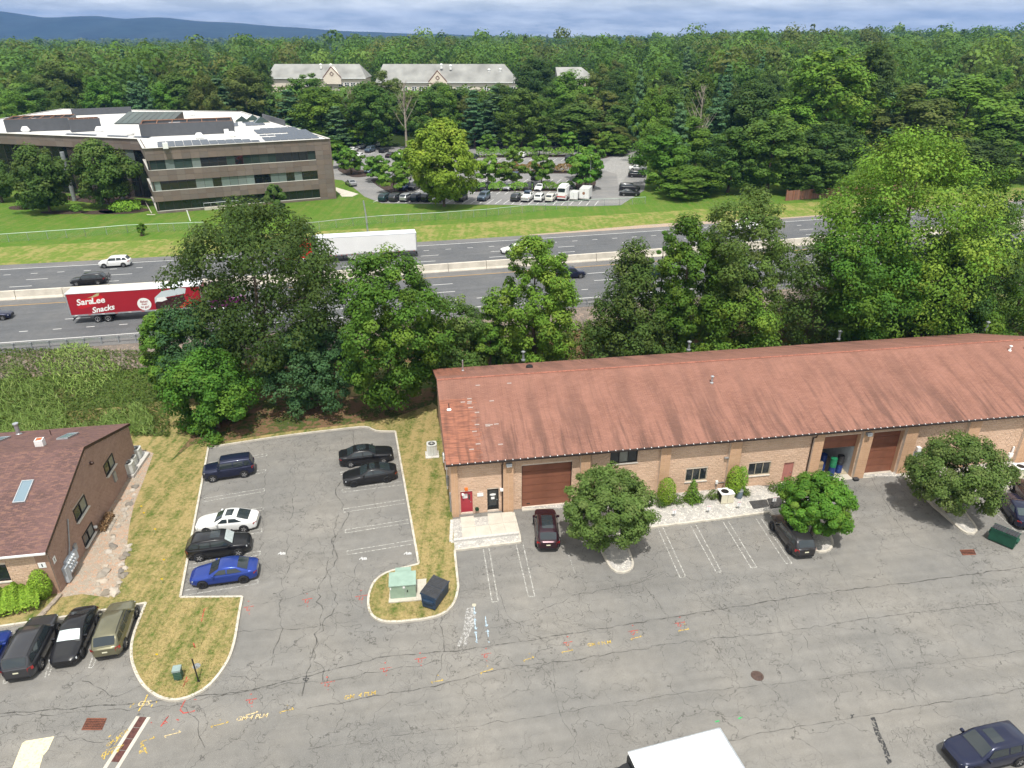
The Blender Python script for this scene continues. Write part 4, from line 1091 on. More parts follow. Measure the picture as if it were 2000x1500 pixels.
def on_lroof(px, py, back=False):
    d = ray(px, py); o = Vector((0, 0, HCAM)); sl = (LR - LE) / 9.35
    p0 = Vector((L_O.x - 9 * math.sin(L_ANG), L_O.y + 9 * math.cos(L_ANG), LR)); s = 1 if not back else -1
    n = Vector((math.sin(L_ANG) * sl * s, -math.cos(L_ANG) * sl * s, 1)); t = (p0 - o).dot(n) / d.dot(n); q = o + d * t - L_O
    return Vector((q.x * math.cos(L_ANG) + q.y * math.sin(L_ANG), -q.x * math.sin(L_ANG) + q.y * math.cos(L_ANG), q.z))
sl_b = math.atan2(LR - LE, 9.35)
def skylight(px, py, w, l, back):
    p = on_lroof(px, py, back); S = bpy.data.objects.new('skylight', None); COL.objects.link(S); S.parent = RB; S.location = p; S.rotation_euler = (-sl_b if back else sl_b, 0, 0)
    mb = MB(); t = .07
    mb.b2((-w / 2, -l / 2, -.05), (-w / 2 + t, l / 2, .14)); mb.b2((w / 2 - t, -l / 2, -.05), (w / 2, l / 2, .14)); mb.b2((-w / 2 + t, -l / 2, -.05), (w / 2 - t, -l / 2 + t, .14)); mb.b2((-w / 2 + t, l / 2 - t, -.05), (w / 2 - t, l / 2, .14)); mb.build('frame', M['steel'], S)
    MB().add([(-w / 2 + t, -l / 2 + t, .11), (w / 2 - t, -l / 2 + t, .11), (w / 2 - t, l / 2 - t, .11), (-w / 2 + t, l / 2 - t, .11)], [(0, 1, 2, 3)]).build('pane', NT('skylight_glass').done((.17, .24, .29), .08, 0, None, .7), S)
skylight(*lz(175, 528), .85, 2.1, False); skylight(*lz(498, 124), .9, 2.2, True); skylight(*lz(-10, 152), .9, 2.2, True)
p = on_lroof(*lz(138, 104), True); MB().lathe([(.3, -.08), (.22, .05), (.17, .1), (.17, .95), (.24, 1.0), (.24, 1.1), (.02, 1.12)], p, 12).build('roof_vent', M['steel'], RB, smooth=35)
p = on_lroof(*lz(300, 190), True); o = MB().box((p.x, p.y, p.z + .25), (.6, .6, .75), .1).build('chimney', M['white_paint'], RB); MB().box((p.x, p.y, p.z + .635), (.42, .42, .03), .1).build('rusty_cap', mat('rust', (.45, .13, .05), .8), o)
p = on_lroof(*lz(375, 112), True); MB().tube([p, p + Vector((0, 0, .5))], .035, 6).build('roof_vent', M['trim_brown'], RB)
# fittings on its gable wall: meter bank, conduit, boxes, lamp, house signs
def lbox(name, s, z, ds_, dz_, dx_, m):
    return MB().b2((.035, s - ds_ / 2, z - dz_ / 2), (.035 + dx_, s + ds_ / 2, z + dz_ / 2)).build(name, m, LB)
s0, h0 = lw(*lz(500, 1170)); s1, h1 = lw(*lz(570, 1040)); gm = mat('meter_bank_grey', (.42, .46, .50), .5, var=.08)
mbk = bpy.data.objects.new('meter_bank', None); COL.objects.link(mbk); mbk.parent = LB
MB().b2((.035, .85, .25), (.30, 1.35, 1.55)).build('cabinet', gm, mbk); MB().b2((.035, 1.36, .55), (.25, 2.6, 1.75)).build('meter_panel', gm, mbk); MB().b2((.035, 2.61, .75), (.22, 3.2, 1.6)).build('meter_panel', gm, mbk)
for i in range(4):
    for j in range(3):
        MB().lathe([(.11, 0), (.11, .10), (.08, .13), (.01, .14)], (.25, 1.52 + i * .31, .78 + j * .38), 10, 0, 'X').build('meter', M['head_lamp'], mbk)
MB().tube([(.12, 2.2, 1.75), (.12, 2.6, 2.2), (.10, 3.6, 4.0)], .05, 6).build('conduit', M['dull_steel'], LB)
lbox('junction_box', 3.3, 1.55, .45, .55, .14, M['dull_steel']); lbox('wall_box', 12.6, 1.9, .5, .9, .12, M['dull_steel'])
lbox('number_sign', .45, 2.75, .38, .5, .02, M['white']); MB().b2((.056, .41, 2.6), (.062, .49, 2.9)).build('number', M['black'], LB)
MB().b2((-.80, -.10, 2.55), (-.30, -.075, 3.0)).build('number_sign', M['white'], LB); MB().b2((-.59, -.107, 2.65), (-.51, -.101, 2.9)).build('number', M['black'], LB)
MB().lathe([(.14, 0), (.16, .12), (.10, .26), (.02, .3)], (.04, 9.3, 5.35), 10, 0, 'X').build('wall_lamp', M['trim_brown'], LB, smooth=40)
MB().lathe([(.13, 0), (.13, .2), (.10, .2)], (.04, 6.9, .75), 10, 0, 'X').build('dryer_vent', M['white_paint'], LB)
# ------------------------------------------------------------------ trees and shrubs
def leaf_mesh(name, pos, nrm, size, tint, m, aspect=.62, droop=None):
    """one rhombic face per leaf spray"""
    n = len(pos); rng = np.random.default_rng(n)
    nrm = nrm / (np.linalg.norm(nrm, axis=1, keepdims=True) + 1e-9)
    a = rng.normal(size=(n, 3)) if droop is None else droop + rng.normal(size=(n, 3)) * .35
    t1 = a - (a * nrm).sum(1, keepdims=True) * nrm; t1 /= np.linalg.norm(t1, axis=1, keepdims=True) + 1e-9
    t2 = np.cross(nrm, t1); s = size[:, None]
    v = np.empty((n, 4, 3), dtype=np.float32)
    v[:, 0] = pos - t1 * s * .5; v[:, 1] = pos + t2 * s * .5 * aspect; v[:, 2] = pos + t1 * s * .5; v[:, 3] = pos - t2 * s * .5 * aspect
    me = bpy.data.meshes.new(name)
    me.vertices.add(n * 4); me.vertices.foreach_set('co', v.ravel())
    me.loops.add(n * 4); me.loops.foreach_set('vertex_index', np.arange(n * 4, dtype=np.int32))
    me.polygons.add(n); me.polygons.foreach_set('loop_start', np.arange(0, n * 4, 4, dtype=np.int32))
    me.update(calc_edges=True)
    ca = me.color_attributes.new('tint', 'FLOAT_COLOR', 'POINT')
    col = np.ones((n, 4, 4), dtype=np.float32); col[:, :, :3] = tint[:, None, :]
    ca.data.foreach_set('color', col.ravel())
    me.materials.append(m)
    return me
def envelope(shape, t):
    """relative radius at relative height t (0 base of crown .. 1 top)"""
    t = np.clip(t, 0, 1)
    if shape == 'round': return np.sqrt(np.clip(1 - (2 * t - .86) ** 2 / 1.30, 0, 1))
    if shape == 'oval': return np.sin(np.pi * np.clip(t * .93 + .05, 0, 1)) ** .62
    if shape == 'cone': return np.clip(1.02 - t, 0, 1) ** .8 * np.clip(t * 7 + .25, 0, 1)
    if shape == 'vase': return np.clip(.35 + t * 1.0, 0, 1) * np.sqrt(np.clip(1 - np.clip((t - .55) / .47, 0, 1) ** 2.2, 0, 1))
    if shape == 'flat': return np.sqrt(np.clip(1 - (2 * t - .9) ** 2 / 1.3, 0, 1)) ** .7
    return np.sqrt(np.clip(1 - (2 * t - 1) ** 2, 0, 1))
def make_crown(seed, h, r, base, shape, clumps, per, leaf_s, kind, lump=.28, csize=1.0, sparse=0.0, up=.85, flatc=.8, fill=.42, ow=.75):
    """clump centres spread through an uneven envelope, each clump a spray of leaves"""
    rng = np.random.default_rng(seed); ph = rng.uniform(0, 6.28, 8); am = rng.uniform(.3, 1, 8)
    C = []; hc = h - base; per = int(per * 1.25); leaf_s *= 1.28
    def rad(az, t):
        w = (am[0] * np.sin(2 * az + ph[0] + 3 * t) + am[1] * np.sin(3 * az + ph[1] - 4 * t) + am[2] * np.sin(5 * az + ph[2] + 7 * t) * .7 + am[3] * np.sin(1 * az + ph[3]) * .8 + am[4] * np.sin(7 * t + ph[4] + az)) / 2.2
        return r * envelope(shape, t) * (1 + lump * w)
    while len(C) < clumps:
        t = rng.uniform(0, 1); az = rng.uniform(0, 6.2832)
        e = rad(az, t)
        if rng.uniform() * 1.15 * r > e + .12 * r: continue
        f = rng.uniform() ** fill
        C.append((e * f * math.cos(az), e * f * math.sin(az), base + t * hc, f))
    C = np.array(C)
    cr = csize * rng.uniform(.65, 1.25, clumps) * r * .235
    n = clumps * per; ci = np.repeat(np.arange(clumps), per)
    g = rng.normal(size=(n, 3)); g /= np.linalg.norm(g, axis=1, keepdims=True); g *= (rng.uniform(0, 1, n) ** .3)[:, None]
    off = g * cr[ci][:, None]; off[:, 2] *= flatc
    pos = C[ci, :3] + off
    outw = pos.copy(); outw[:, 2] = (pos[:, 2] - base - hc * .35) * .6; outw /= np.linalg.norm(outw, axis=1, keepdims=True) + 1e-6
    nrm = g * 1.0 + outw * ow * .6 + np.array([0, 0, up * .62]) + rng.normal(size=(n, 3)) * .34
    size = leaf_s * rng.uniform(.6, 1.4, n)
    ct = rng.uniform(0, 1, clumps); cy_ = (rng.uniform(0, 1, clumps) < .25) * rng.uniform(.2, 1, clumps)
    tint = np.stack([np.clip(ct[ci] * .6 + rng.uniform(0, .5, n), 0, 1), np.clip(cy_[ci] + (rng.uniform(0, 1, n) < .10) * .6, 0, 1), np.clip(rng.uniform(0, 1, clumps)[ci] * .7 + rng.uniform(0, .3, n), 0, 1)], 1)
    return leaf_mesh('crown', pos, nrm, size, tint.astype(np.float32), LEAF[kind]), C
def make_trunk(seed, h, base, C, r0, m='bark', limbs=9, lean=0.0):
    rng = random.Random(seed); mb = MB(); top = h * .80
    ax = lambda z: Vector((lean * z / h + .12 * math.sin(z * .55 + seed), .12 * math.cos(z * .45 + seed * 2), z))
    zs = [-.3, .0, .5, base * .6 + .6] + [base + (top - base) * k / 5 for k in range(1, 6)]
    zs = sorted(set(max(-.3, z) for z in zs))
    mb.tube([ax(z) for z in zs], [r0 * (1.35 if z <= 0 else 1.0 if z < .6 else max(.06, 1 - .85 * z / top)) for z in zs], 7, 0, False)
    idx = list(range(len(C))); rng.shuffle(idx)
    for i in idx[:limbs]:
        c = Vector(C[i][:3]); z0 = max(base * .55, min(top * .95, c.z - (c.xy.length) * rng.uniform(.35, .9)))
        a = ax(z0); k = a.lerp(c, .5) + Vector((0, 0, .12 * (c - a).length * rng.uniform(.2, 1)))
        rr = max(.03, r0 * .30 * (1 - .6 * z0 / top)); mb.tube([a, k, c], [rr, rr * .6, rr * .2], 5, 0, False)
    return mb.mesh('trunk', M[m], 60)
def plant_tree(name, label, loc, h, r, base, shape, kind, seed, clumps=150, per=110, leaf_s=.26, r0=None, group=None, m='bark', limbs=8, cat='tree', **k):
    """a tree of its own with its own crown and trunk"""
    t = thing(name, label, cat, loc, 0, group)
    cm_, C = make_crown(seed, h, r, base, shape, clumps, per, leaf_s, kind, **k)
    place(make_trunk(seed, h, base, C, r0 or h * .016 + .05, m, limbs), 'trunk', t)
    place(cm_, 'crown', t)
    return t
# ------------------------------------------------------------------ the row between the lot and the highway
ROW = 'trees of the row along the highway'
def tree_px(name, label, bx, Y, px, py_top, wpx, base_f, shape, kind, seed, clumps, per, leaf_s, **k):
    """px: crown centre column, py_top: row of the top, wpx: crown width in photo pixels; Y: distance"""
    x = GY(px, py_top, Y).x; z1 = GY(px, py_top, Y).z; z0 = terrain(x, Y) if Y > 66 else .1
    zc = Y * math.cos(PITCH) + (HCAM - (z0 + z1) / 2) * math.sin(PITCH); r = wpx / 2 * zc / FPX
    return plant_tree(name, label, (x, Y, z0 - .05), z1 - z0, r, (z1 - z0) * base_f, shape, kind, seed, clumps, per, leaf_s, group=ROW, **k)
tree_px('slender_tree', 'slim bright green young tree at the left end of the tree row', 0, 70, 300, 606, 92, .10, 'oval', 'maple', 11, 120, 120, .24, lump=.35)
tree_px('oak_tree', 'tallest dark spreading tree hiding the front of the red trailer', 0, 72.5, 472, 396, 330, .26, 'round', 'dark', 12, 250, 110, .27, limbs=16, csize=.70, lump=.34, fill=.36)
tree_px('locust_tree', 'blue-green feathery tree below the tall dark one, trunk by the lot corner', 0, 68.2, 596, 640, 178, .14, 'round', 'locust', 13, 170, 130, .22, lump=.32, csize=.85)
tree_px('locust_tree', 'blue-green feathery tree in the shade left of the tall dark trunk', 0, 70.5, 372, 590, 160, .12, 'oval', 'locust', 14, 150, 120, .22, lump=.34)
tree_px('young_maple_tree', 'low grey-green tree closest to the lot corner in front of the dark one', 0, 64.0, 395, 690, 160, .05, 'round', 'maple', 15, 150, 130, .22, lump=.34)
tree_px('maple_tree', 'broad mid-green maple behind the back kerb of the small lot', 0, 68.0, 742, 492, 215, .10, 'oval', 'maple', 16, 240, 125, .25, lump=.30, csize=.8)
tree_px('scrub_tree', 'small tangled tree at the left rear corner of the warehouse', 0, 73, 880, 578, 120, .03, 'oval', 'olive', 17, 120, 110, .22, lump=.4)
tree_px('scrub_tree', 'dark bushy sapling between the scrub and the light green maple', 0, 75, 955, 606, 85, .03, 'oval', 'maple', 18, 80, 110, .22, lump=.4)
tree_px('light_maple_tree', 'light green upright maple standing alone behind the warehouse ridge', 0, 76, 1045, 458, 170, .08, 'oval', 'light', 19, 210, 125, .25, lump=.26, csize=.8)
tree_px('ash_tree', 'fine-leaved conical tree right of the light green maple', 0, 78.5, 1240, 462, 185, .10, 'cone', 'olive', 20, 200, 115, .24, lump=.26, csize=.85)
tree_px('maple_tree', 'dense bright green maple right of the fine-leaved tree', 0, 79, 1352, 424, 120, .12, 'oval', 'maple', 21, 170, 115, .25, lump=.34)
tree_px('maple_tree', 'thin green sapling crown between the fine-leaved tree and its bright neighbour', 0, 83, 1300, 450, 50, .4, 'oval', 'maple', 22, 34, 90, .25, lump=.4)
tree_px('oak_tree', 'brownish green oak with two bare trunks below, hiding a white truck', 0, 81, 1470, 372, 185, .26, 'round', 'olive', 23, 230, 105, .25, lump=.34, limbs=10, csize=.85)
tree_px('shrubby_tree', 'low green tree under the brownish oak by the warehouse eave', 0, 78, 1440, 560, 170, .06, 'round', 'maple', 24, 130, 110, .25, lump=.36)
tree_px('thin_tree', 'thin see-through tree showing bare branches before the concrete barrier', 0, 84, 1610, 462, 150, .12, 'oval', 'olive', 25, 110, 70, .24, lump=.45, limbs=30)
tree_px('large_maple_tree', 'largest yellow-green maple of the row at the right', 0, 86, 1815, 258, 330, .12, 'round', 'light', 26, 330, 120, .28, lump=.30, limbs=12, csize=.80)
tree_px('large_maple_tree', 'green maple standing low left of the largest maple', 0, 82, 1730, 400, 190, .06, 'oval', 'maple', 27, 210, 115, .26, lump=.32)
tree_px('thin_tree', 'leaning thin grey-green tree near the right edge of the picture', 0, 86, 1960, 400, 150, .18, 'oval', 'olive', 28, 120, 90, .25, lump=.4, limbs=24)
tree_px('shrubby_tree', 'dark low tree under the leaning one at the right edge', 0, 84, 1900, 560, 150, .05, 'round', 'maple', 29, 110, 110, .25, lump=.36)
tree_px('shrubby_tree', 'last low bushy tree beyond the leaning one, cut by the picture edge', 0, 90, 2030, 470, 200, .05, 'round', 'maple', 30, 130, 110, .26, lump=.36)
tree_px('maple_tree', 'green maple filling the gap right of the largest maple', 0, 92, 1955, 330, 150, .10, 'oval', 'maple', 31, 130, 110, .28, lump=.32)
tree_px('maple_tree', 'dark green maple under the right flank of the largest maple', 0, 85, 1850, 470, 170, .06, 'round', 'dark', 32, 130, 110, .26, lump=.34)
# ------------------------------------------------------------------ clipped and planted shrubs
def shrub(name, label, loc, h, r, shape, kind, seed, n=1600, leaf_s=.12, group=None, cat='shrub', lump=.2, up=.6, shell=.78):
    """leafy shrub: leaves close to the surface of the envelope over a few stems"""
    t = thing(name, label, cat, loc, 0, group); rng = np.random.default_rng(seed)
    tt = rng.uniform(0, 1, n * 2); az = rng.uniform(0, 6.283, n * 2); e = envelope(shape, tt); keep = rng.uniform(0, 1.02, n * 2) < e + .1
    tt, az, e = tt[keep][:n], az[keep][:n], e[keep][:n]; k = len(tt)
    w = 1 + lump * (np.sin(az * 3 + seed) * np.cos(tt * 7 + seed) + .5 * np.sin(az * 7 + tt * 11)); f = shell + (1 - shell) * rng.uniform(0, 1, k) ** .6
    f *= np.where(rng.uniform(0, 1, k) < .2, rng.uniform(.4, 1, k), 1)
    pos = np.stack([r * e * w * f * np.cos(az), r * e * w * f * np.sin(az), tt * h], 1)
    nrm = np.stack([np.cos(az), np.sin(az), np.full(k, up) + (tt - .4)], 1) + rng.normal(size=(k, 3)) * .5
    tint = np.stack([rng.uniform(0, 1, k), (rng.uniform(0, 1, k) < .15) * rng.uniform(0, 1, k), rng.uniform(0, 1, k)], 1).astype(np.float32)
    place(leaf_mesh('foliage', pos, nrm, leaf_s * rng.uniform(.6, 1.5, k), tint, LEAF[kind], .5), 'foliage', t)
    mb = MB(); rr = random.Random(seed)
    for i in range(4): mb.tube([(rr.uniform(-.1, .1), rr.uniform(-.1, .1), -.05), (rr.uniform(-.4, .4) * r, rr.uniform(-.4, .4) * r, h * .6)], [.045, .02], 5)
    mb.build('stem', M['bark'], t)
    return t
def front_bed(px, py): 
    p = G(px, py, .12); return (p.x, p.y, .10)
ISL = 'round clipped trees in the front islands'
def island_tree(label, px, py, h, r, kind, seed, base=.30, name='pear_tree'):
    p = G(px, py, .12)
    return plant_tree(name, label, (p.x, p.y, .08), h, r, h * base, 'round', kind, seed, 190, 170, .15, .13, ISL, lump=.13, csize=.72, fill=.30)
island_tree('dense round green tree in the gravel island beside the maroon car', 1186, 1068, 6.9, 3.4, 'pear', 41, .26)
island_tree('small yellow-green round tree beside the grey wagon', 1586, 1044, 5.3, 2.85, 'light', 42, .24, 'small_tree')
island_tree('wide green tree in the right island near the green dumpster', 1852, 1000, 6.9, 3.75, 'pear', 43, .24)
shrub('arborvitae', 'egg-shaped clipped evergreen alone against the pier left of the middle window', front_bed(1300, 984), 2.7, .78, 'oval', 'arbor', 51, 2600, .13, lump=.08)
shrub('arborvitae', 'taller pointed evergreen behind the beige cooling unit', front_bed(1430, 968), 3.1, .72, 'oval', 'arbor', 52, 2600, .13, lump=.10)
shrub('arborvitae', 'slimmer pointed evergreen right of the one behind the beige unit', front_bed(1444, 964), 2.9, .55, 'oval', 'arbor', 53, 1800, .13, lump=.10)
shrub('spruce_sapling', 'loose bushy evergreen sapling growing in front of the middle window', front_bed(1350, 980), 2.35, .85, 'cone', 'hedge', 54, 1500, .16, lump=.3, shell=.5)
for i, (px, py, h, r, lab) in enumerate(((1290, 988, .8, .6, 'low brownish shrub at the foot of the egg-shaped evergreen'), (1323, 982, .8, .7, 'low brownish shrub between the egg-shaped evergreen and the sapling'), (1364, 978, .7, .6, 'low brownish shrub right of the sapling'), (1391, 974, .9, .55, 'sparse brownish shrub left of the beige cooling unit'),
        (1455, 966, .6, .5, 'small sparse shrub under the right window of the front bed'), (1512, 958, .8, .7, 'sparse grey-brown shrub by the pink door'))):
    shrub('low_shrub', lab, front_bed(px, py), h, r, 'ball', 'olive', 60 + i, 420, .13, lump=.3, shell=.4)
# hedge and clipped thuja before the left building
t = thing('juniper_hedge', 'long low bright green hedge in front of the brown-roofed block building', 'hedge', (0, 0, 0))
rng = np.random.default_rng(71); A, B_ = G(-60, 1190, .13), G(92, 1160, .13)
n = 9000; s_ = rng.uniform(0, 1, n); q = rng.uniform(-1, 1, n); base_ = np.outer(1 - s_, A) + np.outer(s_, B_); d = (B_ - A).normalized(); nn = np.array([-d.y, d.x, 0])
hh = (1.25 + .18 * np.sin(s_ * 23) + .1 * np.sin(s_ * 61 + q * 4)) * np.sqrt(np.clip(1 - q ** 2 * .85, 0, 1))
pos = base_ + nn * (q * 1.45 - .35)[:, None]; pos[:, 2] = .15 + hh * np.where(rng.uniform(0, 1, n) < .8, 1, rng.uniform(.3, 1, n))
nr = nn * (q * .9)[:, None] + np.array([0, 0, 1.0]) + rng.normal(size=(n, 3)) * .5
tint = np.stack([rng.uniform(0, 1, n), (rng.uniform(0, 1, n) < .15) * 1.0, rng.uniform(0, 1, n)], 1).astype(np.float32)
place(leaf_mesh('foliage', pos, nr, .20 * rng.uniform(.6, 1.4, n), tint, LEAF['arbor'], .4), 'foliage', t)
mb = MB()
for i in range(14): p = A.lerp(B_, (i + .5) / 14) + Vector((0, -.3, 0)); mb.tube([p, p + Vector((.1, .1, .8))], [.06, .03], 5)
mb.build('stem', M['bark'], t)
p = G(88, 1166, .13); shrub('thuja', 'tight bright green thuja at the corner of the brown-roofed block building', (p.x, p.y, .1), 2.5, .72, 'oval', 'arbor', 72, 2600, .13, lump=.12)
# ------------------------------------------------------------------ reeds and weeds on the bank (uncountable)
def blades(name, label, cat, n, sample, hgt, wid, kind, seed, lean=.25):
    rng = np.random.default_rng(seed); P = np.array([sample(rng) for _ in range(n)])
    h = hgt * rng.uniform(.55, 1.25, n); az = rng.uniform(0, 6.283, n)
    up = np.stack([np.cos(az) * lean, np.sin(az) * lean, np.ones(n)], 1) + rng.normal(size=(n, 3)) * .12
    nr = np.stack([np.cos(az + 1.5), np.sin(az + 1.5), rng.uniform(.5, 1.6, n)], 1)
    pos = P + up * (h * .45)[:, None]
    tint = np.stack([rng.uniform(0, 1, n), (rng.uniform(0, 1, n) < .2) * rng.uniform(0, 1, n), rng.uniform(0, 1, n)], 1).astype(np.float32)
    o = place(leaf_mesh(name, pos, nr, h, tint, LEAF[kind], wid, up), name); return tag(o, label, cat, None, 'stuff')
def bank(px0, px1, y0, y1, edge=None):
    def f(rng):
        while True:
            x = rng.uniform(px0, px1); y = rng.uniform(y0, y1); p = G(x, y, 0.6)
            z = terrain(p.x, p.y)
            if edge is None or edge(x, y): return (p.x, p.y, max(z - .06, .1))
    return f
blades('reeds', 'tall grey-green reeds behind the brown-roofed block building', 'reeds', 13000, bank(-140, 300, 745, 850, lambda x, y: y > 812 - (x < 130) * 42 - 22 * math.sin(x * .03) + 8 * math.sin(x * .11) and not (x > 235 and y > 842)), .9, .07, 'reed', 81)
blades('reeds', 'clump of reeds below the roadside gravel', 'reeds', 2400, bank(70, 250, 708, 775, lambda x, y: abs(x - 160) < 85 - 1.9 * abs(y - 742)), .6, .14, 'reed', 82)
blades('weeds', 'rough weeds and grass covering the bank below the highway', 'weeds', 24000, bank(-160, 330, 718, 845), .42, .26, 'weed', 83, .5)
def in_poly(x, y, P):
    c = False
    for (ax, ay), (bx, by) in zip(P, P[1:] + P[:1]):
        if (ay > y) != (by > y) and x < (bx - ax) * (y - ay) / (by - ay) + ax: c = not c
    return c
_ol = [tuple(p) for p in outline]; _gr = [tuple(p) for p in GRAVEL]
def on_verge(rng):
    while True:
        p = G(rng.uniform(100, 500), rng.uniform(850, 1370), .13) if rng.uniform() < .68 else G(rng.uniform(715, 900), rng.uniform(790, 1216), .13)
        if in_poly(p.x, p.y, _ol) and not in_poly(p.x, p.y, _gr) and not (p.x < -32 and p.y > 39): return (p.x, p.y, .12)
blades('grass_tufts', 'dry straw and green grass tufts of the verges', 'grass', 17000, on_verge, .17, .16, 'straw', 85, .9)
blades('weeds', 'green undergrowth behind the warehouse', 'weeds', 9000, lambda rng: (lambda x, y: (x, y, terrain(x, y)))(rng.uniform(-8, 62), 0) if False else (lambda x: (lambda y: (x, y, terrain(x, y)))(road_y(x) - rng.uniform(25, 37)))(rng.uniform(-9, 62)), .9, .3, 'weed', 84, .5)
# ------------------------------------------------------------------ vehicles
def lerp(a, b, t): return a + (b - a) * t
def interp(xs, ys, x):
    return float(np.interp(x, xs, ys))
KINDS = {
 # length, width, height, body side profile (x from nose 0..1 -> z of shoulder), greenhouse: windscreen base/top, roof end, rear base (fractions), roof z, belt z
 'sedan': dict(L=4.75, W=1.84, H=1.44, hood=[(0, .66), (.05, .76), (.28, .93), (.34, .95), (.80, .99), (.93, 1.00), (1, .90)], gh=(.29, .46, .70, .885), belt=.94, n=2),
 'coupe': dict(L=4.85, W=1.88, H=1.40, hood=[(0, .64), (.05, .74), (.30, .92), (.36, .94), (.80, 1.00), (.94, .99), (1, .86)], gh=(.31, .47, .66, .90), belt=.94, n=2),
 'big_sedan': dict(L=5.04, W=1.90, H=1.49, hood=[(0, .74), (.04, .86), (.28, 1.00), (.34, 1.02), (.82, 1.06), (.95, 1.06), (1, .96)], gh=(.31, .45, .71, .86), belt=1.02, n=2),
 'wagon': dict(L=4.87, W=1.86, H=1.62, hood=[(0, .74), (.04, .86), (.26, 1.00), (.32, 1.03), (.85, 1.08), (.97, 1.08), (1, 1.00)], gh=(.27, .41, .89, .985), belt=1.03, n=3),
 'suv': dict(L=4.72, W=1.89, H=1.68, hood=[(0, .78), (.04, .93), (.24, 1.05), (.30, 1.08), (.85, 1.13), (.97, 1.13), (1, 1.02)], gh=(.25, .39, .87, .98), belt=1.08, n=3),
 'large_suv': dict(L=5.02, W=2.00, H=1.80, hood=[(0, .86), (.03, 1.02), (.24, 1.14), (.30, 1.17), (.85, 1.20), (.98, 1.20), (1, 1.10)], gh=(.26, .38, .92, .99), belt=1.17, n=3),
 'boxy_suv': dict(L=4.48, W=1.84, H=1.80, hood=[(0, .88), (.03, 1.03), (.26, 1.10), (.31, 1.13), (.9, 1.16), (.98, 1.16), (1, 1.08)], gh=(.29, .37, .93, .985), belt=1.13, n=3),
 'hatch': dict(L=4.25, W=1.78, H=1.50, hood=[(0, .68), (.05, .80), (.26, .95), (.33, .98), (.82, 1.03), (.95, 1.03), (1, .92)], gh=(.26, .42, .84, .97), belt=.98, n=2),
 'van': dict(L=5.6, W=2.02, H=2.45, hood=[(0, .95), (.03, 1.08), (.15, 1.22), (.20, 1.28), (.9, 1.30), (.99, 1.30), (1, 1.2)], gh=(.13, .25, .97, .995), belt=1.28, n=1),
 'pickup': dict(L=5.7, W=2.0, H=1.88, hood=[(0, .95), (.03, 1.10), (.25, 1.20), (.30, 1.22), (.58, 1.24), (.60, 1.22), (.97, 1.22), (1, 1.2)], gh=(.27, .37, .55, .60), belt=1.22, n=2),
}
